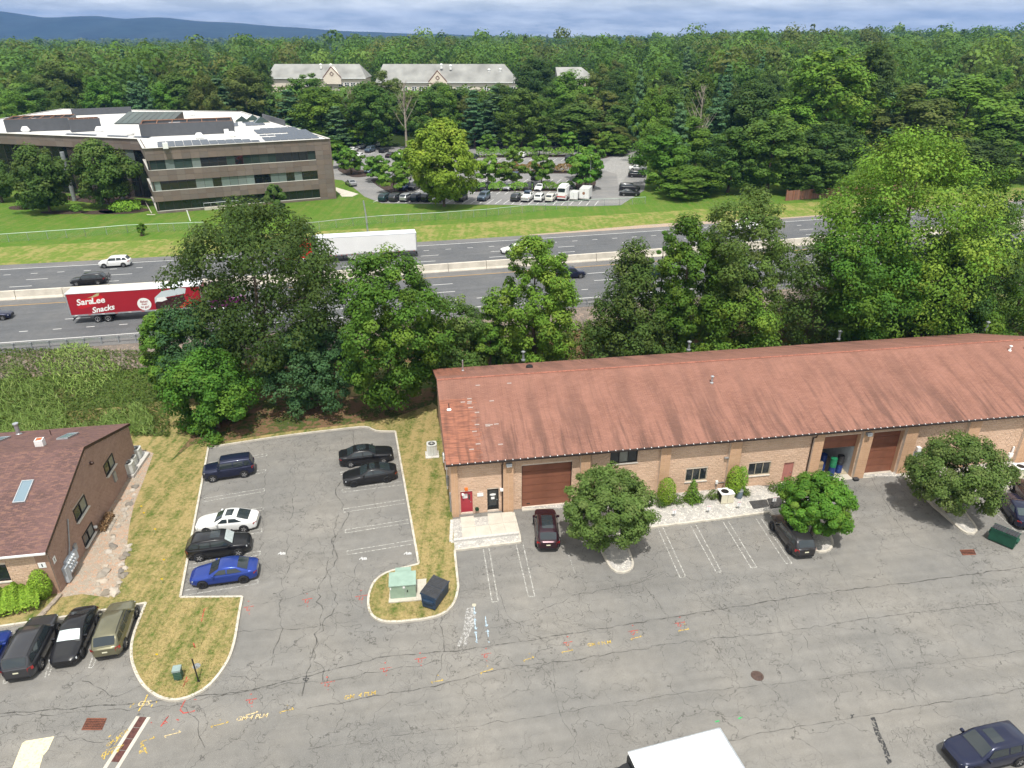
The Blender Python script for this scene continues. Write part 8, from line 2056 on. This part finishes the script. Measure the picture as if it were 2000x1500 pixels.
def dumpster(label, px, py, rz, body, ribs, z=.13, L=2.0, W=1.2):
    p = G(px, py, z); T = thing('dumpster', label, 'dumpster', (p.x, p.y, z), rz)
    x0, x1, y0, y1 = -L / 2, L / 2, -W / 2, W / 2
    v = [(x0, y0 + .1, .12), (x1, y0 + .1, .12), (x1, y1 - .1, .12), (x0, y1 - .1, .12), (x0, y0, 1.12), (x1, y0, 1.12), (x1, y1, 1.28), (x0, y1, 1.28)]
    MB().add(v, [(3, 2, 1, 0), (0, 1, 5, 4), (1, 2, 6, 5), (2, 3, 7, 6), (3, 0, 4, 7), (4, 5, 6, 7)]).build('bin', body, T)
    mb = MB()
    for s_, y in ((-1, y0), (1, y1)): mb.b2((x0 - .04, y - .04, 1.08 if s_ < 0 else 1.2), (x1 + .04, y + .04, 1.16 if s_ < 0 else 1.3))
    mb.build('rim', body, T)
    for x in (x0 + .12, x1 - .12):
        for y in (y0 + .25, y1 - .25): MB().lathe([(.08, -.04), (.08, .04)], (x, y, .08), 8, 0, 'X').build('caster', M['black'], T)
    for s_ in (-1, 1): MB().b2((s_ * (L / 2 + .06) - .06, y0 + .2, .62), (s_ * (L / 2 + .06) + .06, y1 - .2, .82)).build('fork_pocket', body, T)
    n = 2
    for k in range(n):
        a, b = x0 + L * k / n + .015, x0 + L * (k + 1) / n - .015; Ld = MB(); Ld.add([(a, y0 - .06, 1.15), (b, y0 - .06, 1.15), (b, y1 + .05, 1.33), (a, y1 + .05, 1.33), (a, y0 - .06, 1.12), (b, y0 - .06, 1.12)], [(0, 1, 2, 3), (4, 5, 1, 0)]); lid = Ld.build('lid', M['lid'], T)
        for i in range(ribs): x = lerp(a + .06, b - .06, (i + .5) / ribs); MB().add([(x - .035, y0 - .04, 1.165), (x + .035, y0 - .04, 1.165), (x + .035, y1 + .03, 1.345), (x - .035, y1 + .03, 1.345), (x, y0 - .04, 1.21), (x, y1 + .03, 1.39)], [(0, 4, 5, 3), (4, 1, 2, 5), (0, 1, 4)]).build('rib', M['lid'], lid)
    return T
dumpster('dark blue dumpster with ribbed black lid on the grass by the transformer', 851, 1172, R(67), M['bin_blue'], 6)
dumpster('dark green dumpster with slatted black lid standing on the asphalt', 1956, 1060, R(132), M['bin_green'], 4, 0.0, 1.8, 1.05)
# pedestal, valve covers and leaning post on the round verge
p = G(350, 1324, .13); t = thing('utility_pedestal', 'small dark green ribbed utility pedestal on the rounded verge', 'pedestal', p, R(12))
MB().b2((-.22, -.22, 0), (.22, .22, .72)).build('housing', mat('dark_green_plastic_box', (.035, .085, .06), .5), t); MB().b2((-.25, -.25, .72), (.25, .25, .86)).build('cap', mat('grey_green_cap', (.24, .31, .30), .5), t)
for i in range(4): MB().b2((-.235, -.235, .12 + i * .15), (.235, .235, .17 + i * .15)).build('rib', mat('green_rib', (.05, .11, .08), .5) if i == 0 else bpy.data.materials['green_rib'], t)
p = G(388, 1331, .13); t = thing('leaning_post', 'thin dark leaning post on the rounded verge', 'post', p); q = GY(375, 1287, p.y + .2); MB().tube([(0, 0, -.1), tuple(q - p)], .045, 6).build('post', M['black'], t); MB().b2((-.09, -.05, -.02), (.09, .05, .06)).build('foot', M['black'], t)
def disc_cover(name, label, px, py, r, m, z=.0, ring=True, cat='cover'):
    p = G(px, py, z); t = thing(name, label, cat, (p.x, p.y, z)); MB().lathe([(r, 0), (r, .016), (r * .86, .016)], (0, 0, 0), 24, 0, 'Z', False).build('frame', M['dull_steel'] if not ring else m, t)
    mb = MB(); mb.lathe([(r * .85, .0), (r * .85, .012), (.01, .012)], (0, 0, 0), 24, 0, 'Z', False); L = mb.build('lid', m, t)
    mb = MB()
    for i in range(-3, 4):
        w = math.sqrt(max(.02, (r * .75) ** 2 - (i * r * .22) ** 2)); mb.b2((-w, i * r * .22 - .02, .012), (w, i * r * .22 + .02, .024))
    mb.build('tread', m, L)
disc_cover('manhole_cover', 'round rusty manhole cover in the middle of the drive', 1479, 1320, .40, mat('brown_cast_iron', (.085, .055, .045), .85, var=.3, scale=6)); disc_cover('valve_cover', 'small round valve cover at the top of the pale stain', 926, 1182, .14, M['beige'], 0); disc_cover('valve_cover', 'round grey plastic cover in the grass beside the leaning post', 384, 1301, .24, M['dull_steel'], .13)
def grate(label, pts, nx, ny, name='drain_grate'):
    P = [G(*q, .0) for q in pts]; c = sum(P, Vector()) / 4; t = thing(name, label, 'drain', (c.x, c.y, 0)); Q = [p - c for p in P]
    def at(u, v): return Q[0].lerp(Q[1], u).lerp(Q[3].lerp(Q[2], u), v)
    MB().add([tuple(q + Vector((0, 0, .004))) for q in Q], [(0, 1, 2, 3) if (Q[1] - Q[0]).cross(Q[2] - Q[0]).z > 0 else (3, 2, 1, 0)]).build('pit', M['black'], t)
    mb = MB()
    for i in range(nx + 1): mb.tube([at(i / nx, 0) + Vector((0, 0, .015)), at(i / nx, 1) + Vector((0, 0, .015))], .022, 4)
    mb.build('bars', M['rust_grate'], t); mb = MB()
    for j in range(ny + 1): mb.tube([at(0, j / ny) + Vector((0, 0, .017)), at(1, j / ny) + Vector((0, 0, .017))], .030 if 0 < j < ny else .05, 4)
    mb.build('cross_bars', M['rust_grate'], t)
grate('rusty square drain grate near the yellow painted patch', [(160, 1425), (199, 1425), (208, 1404), (170, 1404)], 12, 6); grate('rusty drain grate near the green dumpster', [(1880, 1084), (1906, 1083), (1902, 1074), (1875, 1075)], 9, 3)
a, b, w = G(280, 1400), G(212, 1508), .42; d = (b - a).normalized(); n_ = Vector((-d.y, d.x, 0)); t = thing('trench_drain', 'long rusty trench drain with concrete edges crossing the drive', 'drain', a)
L = (b - a).length; an = math.atan2(d.y, d.x); t.rotation_euler = (0, 0, an)
for s_ in (1, -1): MB().b2((0, s_ * .34 - .11, -.01), (L, s_ * .34 + .11, .008)).build('edge_strip', M['concrete'], t)
k = 0; x = 0.0; gb = MB(); gb.b2((.02, -.22, .0), (.72, .22, .006))
for i in range(9): gb.b2((.05 + i * .075, -.20, .006), (.085 + i * .075, .20, .012))
gb = gb.mesh('grating', mat('rusty_trench_grating', (.10, .040, .034), .85, var=.35, scale=5))
while x < L - .7: place(gb, 'grating', t, (x, 0, 0)); x += .74
# cooling units
def ac_unit(label, px, py, z, h=.95, w=.85, name='air_conditioner', rz=R(9)):
    p = G(px, py, z); T = thing(name, label, 'air conditioner', (p.x, p.y, z), rz, 'round-topped cooling units')
    pts = []
    for i in range(16):
        a = 2 * math.pi * i / 16; e = 4; pts.append((w / 2 * math.copysign(abs(math.cos(a)) ** (2 / e), math.cos(a)), w / 2 * math.copysign(abs(math.sin(a)) ** (2 / e), math.sin(a))))
    MB().prism(pts, .05, h - .1).build('casing', M['ac'], T); mb = MB()
    for i in range(28):
        a = 2 * math.pi * i / 28; e = 4; x, y = w / 2 * 1.012 * math.copysign(abs(math.cos(a)) ** (2 / e), math.cos(a)), w / 2 * 1.012 * math.copysign(abs(math.sin(a)) ** (2 / e), math.sin(a)); mb.tube([(x, y, .1), (x, y, h - .12)], .012, 3)
    mb.build('louvres', M['white_paint'], T)['kind'] = 'stuff'
    MB().prism([(x * 1.04, y * 1.04) for x, y in pts], h - .1, h).build('top', M['ac'], T); MB().lathe([(w * .36, h + .002), (w * .36, h + .012), (.01, h + .012)], (0, 0, 0), 18, 0, 'Z', False).build('fan_opening', M['black'], T); mb = MB()
    for i in range(4): a = i * math.pi / 4; mb.tube([(w * .36 * math.cos(a), w * .36 * math.sin(a), h + .03), (-w * .36 * math.cos(a), -w * .36 * math.sin(a), h + .03)], .012, 4)
    mb.lathe([(.10, h + .015), (.10, h + .04), (.01, h + .045)], (0, 0, 0), 10, 0, 'Z', False); mb.build('fan_guard', M['ac'], T)
sl = MB(); slab_pts = [G(*q, .14) for q in ((232, 930), (262, 934), (293, 888), (268, 884))]; sl.prism([p.xy for p in slab_pts], .1, .42); o = sl.build('equipment_slab', M['paver']); o['kind'] = 'structure'
ac_unit('largest grey cooling unit, nearest on the slab by the brown building', 253, 922, .42, 1.05, .98); ac_unit('smaller middle grey cooling unit on the slab by the brown building', 259, 907, .42, .85, .85); ac_unit('grey cooling unit at the back of the slab by the brown building', 267, 893, .42, 1.0, .98)
ac_unit('single grey cooling unit on the grass beside the warehouse gable', 844, 886, .15, 1.15, .95)
p = G(844, 888, .14); mb = MB(); mb.box((p.x, p.y, .15), (1.3, 1.3, .08), R(9)); mb.build('equipment_slab', M['paver'])['kind'] = 'structure'
def box_unit(label, px, py, w, dp, h, name='heat_pump', split=True):
    p = G(px, py, .12); T = thing(name, label, 'air conditioner', (p.x, p.y, .12), B_ANG); MB().b2((-w / 2, 0, .05), (w / 2, dp, h)).build('casing', M['beige'], T)
    MB().b2((-w / 2 - .005, .04, .12), (-w / 2, dp - .04, h - .08)).build('coil', M['black'], T); MB().b2((-w / 2 - .03, -.03, h), (w / 2 + .03, dp + .03, h + .05)).build('top', M['white_paint'], T); MB().lathe([(.01, h + .055), (min(w, dp) * .36, h + .055)], (-w * .1, dp / 2, 0), 16, 0, 'Z', False).build('fan_opening', M['black'], T)
    if split: MB().b2((-.01, -.006, .1), (.01, .0, h - .05)).build('panel_seam', M['trim_brown'], T)
box_unit('beige box-shaped cooling unit in front of the pointed evergreens', 1420, 984, 1.15, .95, .95); box_unit('grey-white box cooling unit at the right edge by the warehouse wall', 1998, 935, 1.3, 1.0, 1.0, split=False)
p = G(1443, 972, .12); t = thing('waste_barrel', 'blue-grey barrel behind the beige cooling unit', 'barrel', p); MB().lathe([(.25, 0), (.28, .1), (.29, .7), (.27, .75), (.02, .76)], (0, 0, 0), 14).build('barrel', mat('blue_grey_plastic', (.12, .16, .20), .5), t, 40); MB().lathe([(.30, .74), (.30, .78), (.02, .80)], (0, 0, 0), 14).build('lid', M['dull_steel'], t)
# parking signs
M['pale_red'] = flat('faded_red_print', (.70, .42, .42), .6)
for px, py, lab in ((1316, 1009, 'left one, below the egg-shaped evergreen'), (1383, 1002, 'middle one, below the beige cooling unit'), (1442, 994, 'right one, left of the dark mats'), (1511, 985, 'beside the nose of the grey wagon')):
    p = G(px, py, .12); t = thing('parking_sign', 'small white parking sign in the gravel bed, ' + lab, 'sign', (p.x, p.y, .12), B_ANG, 'small signs in the front bed'); MB().tube([(0, 0, 0), (0, 0, .6)], .025, 6).build('stake', M['dull_steel'], t); o = MB().b2((-.17, -.012, .30), (.17, .0, .78)).build('sign_plate', M['white'], t)
    MB().b2((-.15, -.016, .66), (.15, -.0125, .75)).build('sign_band', M['pale_red'], o)
for pts, lab in (([(1463, 979), (1497, 975), (1503, 989), (1472, 994)], 'dark rubber mat lying in the white gravel'), ([(1498, 974), (1528, 970), (1535, 990), (1505, 993)], 'dark mat in the gravel shaded by the small tree'), ([(1772, 923), (1788, 921), (1793, 928), (1777, 931)], 'small dark doormat before the grey door')):
    P = [G(*q, .15) for q in pts]; mb = MB(); mb.prism([p.xy for p in P], .12, .15); tag(mb.build('rubber_mat', mat('dark_mat', (.055, .052, .05), .95, var=.5, scale=9), None), lab, 'mat')
p = G(1671, 938, 0); t = thing('shoe_box', 'small black box on the asphalt at the foot of the pier', 'box', p, R(10)); MB().b2((-.22, -.16, 0), (.22, .16, .18)).build('box', M['black'], t); MB().b2((-.24, -.18, .18), (.24, .18, .22)).build('lid', M['lid'], t)
# drums in the open bay
def drum(label, u, v, col, z=.05, s=1.0):
    q_ = bw(u, v, z); t = thing('steel_drum', label, 'drum', q_, 0, 'drums in the open bay'); prof = [(.28, 0), (.295, .01), (.29, .29), (.305, .31), (.29, .33), (.29, .57), (.305, .59), (.29, .61), (.29, .87), (.30, .88), (.27, .87)]
    MB().lathe([(r * s, h_ * s) for r, h_ in prof], (0, 0, 0), 16).build('shell', col, t, 30); MB().lathe([(.272 * s, .85 * s), (.272 * s, .862 * s), (.01, .862 * s)], (0, 0, 0), 16, 0, 'Z', False).build('lid', M['white_paint'], t)
DG, DB, DK, DT = mat('green_drum', (.02, .19, .085), .4), mat('blue_drum', (.015, .04, .17), .4), mat('black_drum', (.03, .03, .033), .4), mat('tan_drum', (.30, .22, .13), .6)
g0, g1 = OPEN['g2'][0], OPEN['g2'][1]; gw = g1 - g0
drum('green steel drum with pale lid standing on a blue one', g0 + gw * .56, .95, DG, .93); drum('blue drum under the green one, front of the open bay', g0 + gw * .56, .95, DB); drum('black drum with pale lid right of the green one', g0 + gw * .80, 1.25, DK, .93); drum('blue drum under the black one', g0 + gw * .80, 1.25, DB)
drum('blue drum standing upper left of the green one', g0 + gw * .42, 1.75, DB, .93); drum('blue drum carrying another blue one, deep in the bay', g0 + gw * .42, 1.75, DB); drum('tan drum at the left side of the open bay', g0 + gw * .2, 1.2, DT, .05, 1.5)
# boulders edging the gravel strip
rk = []
for sd in range(6):
    rng = np.random.default_rng(900 + sd); bm = bmesh.new(); bmesh.ops.create_icosphere(bm, subdivisions=2, radius=.5)
    ph = rng.uniform(0, 6.28, 6)
    for v in bm.verts:
        c = v.co.normalized(); k = 1 + .18 * math.sin(c.x * 4 + ph[0]) + .15 * math.sin(c.y * 5 + ph[1] + c.z * 3) + .08 * math.sin(c.z * 9 + ph[2] + c.x * 7); v.co = Vector((c.x * k * .55, c.y * k * .45, c.z * k * .34))
    me = bpy.data.meshes.new('boulder'); bm.to_mesh(me); bm.free(); me.materials.append(vary('boulder_stone', (.36, .315, .26), .40, .9) if sd == 0 else bpy.data.materials['boulder_stone']); me.polygons.foreach_set('use_smooth', [True] * len(me.polygons)); me.set_sharp_from_angle(angle=R(35)); rk.append(me)
rr = random.Random(12); path = smooth_line([G(*q, .15).xy for q in ((268, 946), (258, 970), (247, 990), (240, 1010), (230, 1030), (222, 1050), (216, 1072), (208, 1095), (203, 1115), (197, 1135), (193, 1150), (205, 1158), (222, 1155))], .42)
for i, p in enumerate(path):
    s = rr.uniform(.45, .95) * (1.0 if i > 22 else .75); o = place(rk[rr.randrange(6)], 'boulder', None, (p.x + rr.uniform(-.2, .2), p.y + rr.uniform(-.15, .15), .10), rr.uniform(0, 6.28)); o.scale = (s, s, s); tag(o, ('smallest', 'small', 'mid-sized', 'large')[min(3, int((s - .34) * 6))] + ' pale boulder of the winding line, ' + ('near the cooling units', 'beside the dry plants', 'midway along the gravel', 'beside the meter bank', 'at the near end')[min(4, i * 5 // len(path))], 'boulder', 'boulders of the winding line')
for i, q in enumerate(((240, 1090), (247, 1083), (250, 1074), (238, 1102), (236, 1115), (241, 1124), (233, 1138), (251, 1066), (244, 1110), (230, 1146))):
    p = G(*q, .15); s = rr.uniform(.3, .7); o = place(rk[rr.randrange(6)], 'boulder', None, (p.x, p.y, .11), rr.uniform(0, 6.28)); o.scale = (s, s, s); tag(o, 'pale boulder at the grass edge, right of the winding line', 'boulder', 'boulders at the grass edge')
# dry plants along the brown building and timber steps by the hedge
t = thing('dry_planter', 'strip of dried brown plants and pale stones against the shaded block wall', 'planter', L_O, L_ANG); rng = np.random.default_rng(31); n = 700; s_ = rng.uniform(6.9, 9.2, n)
pos = np.stack([rng.uniform(.15, .8, n), s_, .15 + rng.uniform(0, .55, n)], 1); place(leaf_mesh('dry_foliage', pos, rng.normal(size=(n, 3)) + np.array([0, 0, .6]), .16 * rng.uniform(.6, 1.4, n), np.stack([rng.uniform(0, 1, n)] * 3, 1).astype(np.float32), leaf('dry_leaf', (.20, .12, .06), (.13, .08, .045), (.28, .2, .1), .1), .5), 'dry_foliage', t)
for i in range(9): place(rk[i % 6], 'edging_stone', t, (.95, 6.9 + i * .27, .16), i).scale = (.35, .35, .35)
t = thing('timber_steps', 'weathered timber steps between the hedge and the gravel strip', 'steps', (0, 0, 0))
for i in range(6): a, b = G(58 + i * 9, 1218 - i * 8.5, .14), G(76 + i * 8.5, 1214 - i * 9, .14); d = b - a; MB().box(tuple((a + b) / 2 + Vector((0, 0, .02 + .015 * i))), (d.length + .5, .3, .14), math.atan2(d.y, d.x) + R(48)).build('sleeper', mat('grey_timber', (.30, .25, .20), .9, var=.25, scale=4) if i == 0 else bpy.data.materials['grey_timber'], t)
# yellow survey flags on the verge
for i, q in enumerate(((276, 997), (281, 1010), (303, 1042), (306, 1288), (316, 1140), (320, 1102))):
    p = G(*q, .13); t = thing('survey_flag', ('yellow survey flag on the left verge, ' + ('farthest from the camera', 'second from the far end', 'third from the far end', 'on the rounded end', 'just above the rounded end', 'midway along the verge')[i]), 'flag', p, 0, 'survey flags on the verge'); MB().tube([(0, 0, 0), (0, 0, .5)], .008, 4).build('wire', M['dull_steel'], t); MB().add([(0, 0, .38), (.16, .03, .38), (.16, .03, .5), (0, 0, .5)], [(0, 1, 2, 3)]).build('flag', flat('yellow_flag', (.85, .58, .02), .6) if i == 0 else bpy.data.materials['yellow_flag'], t)
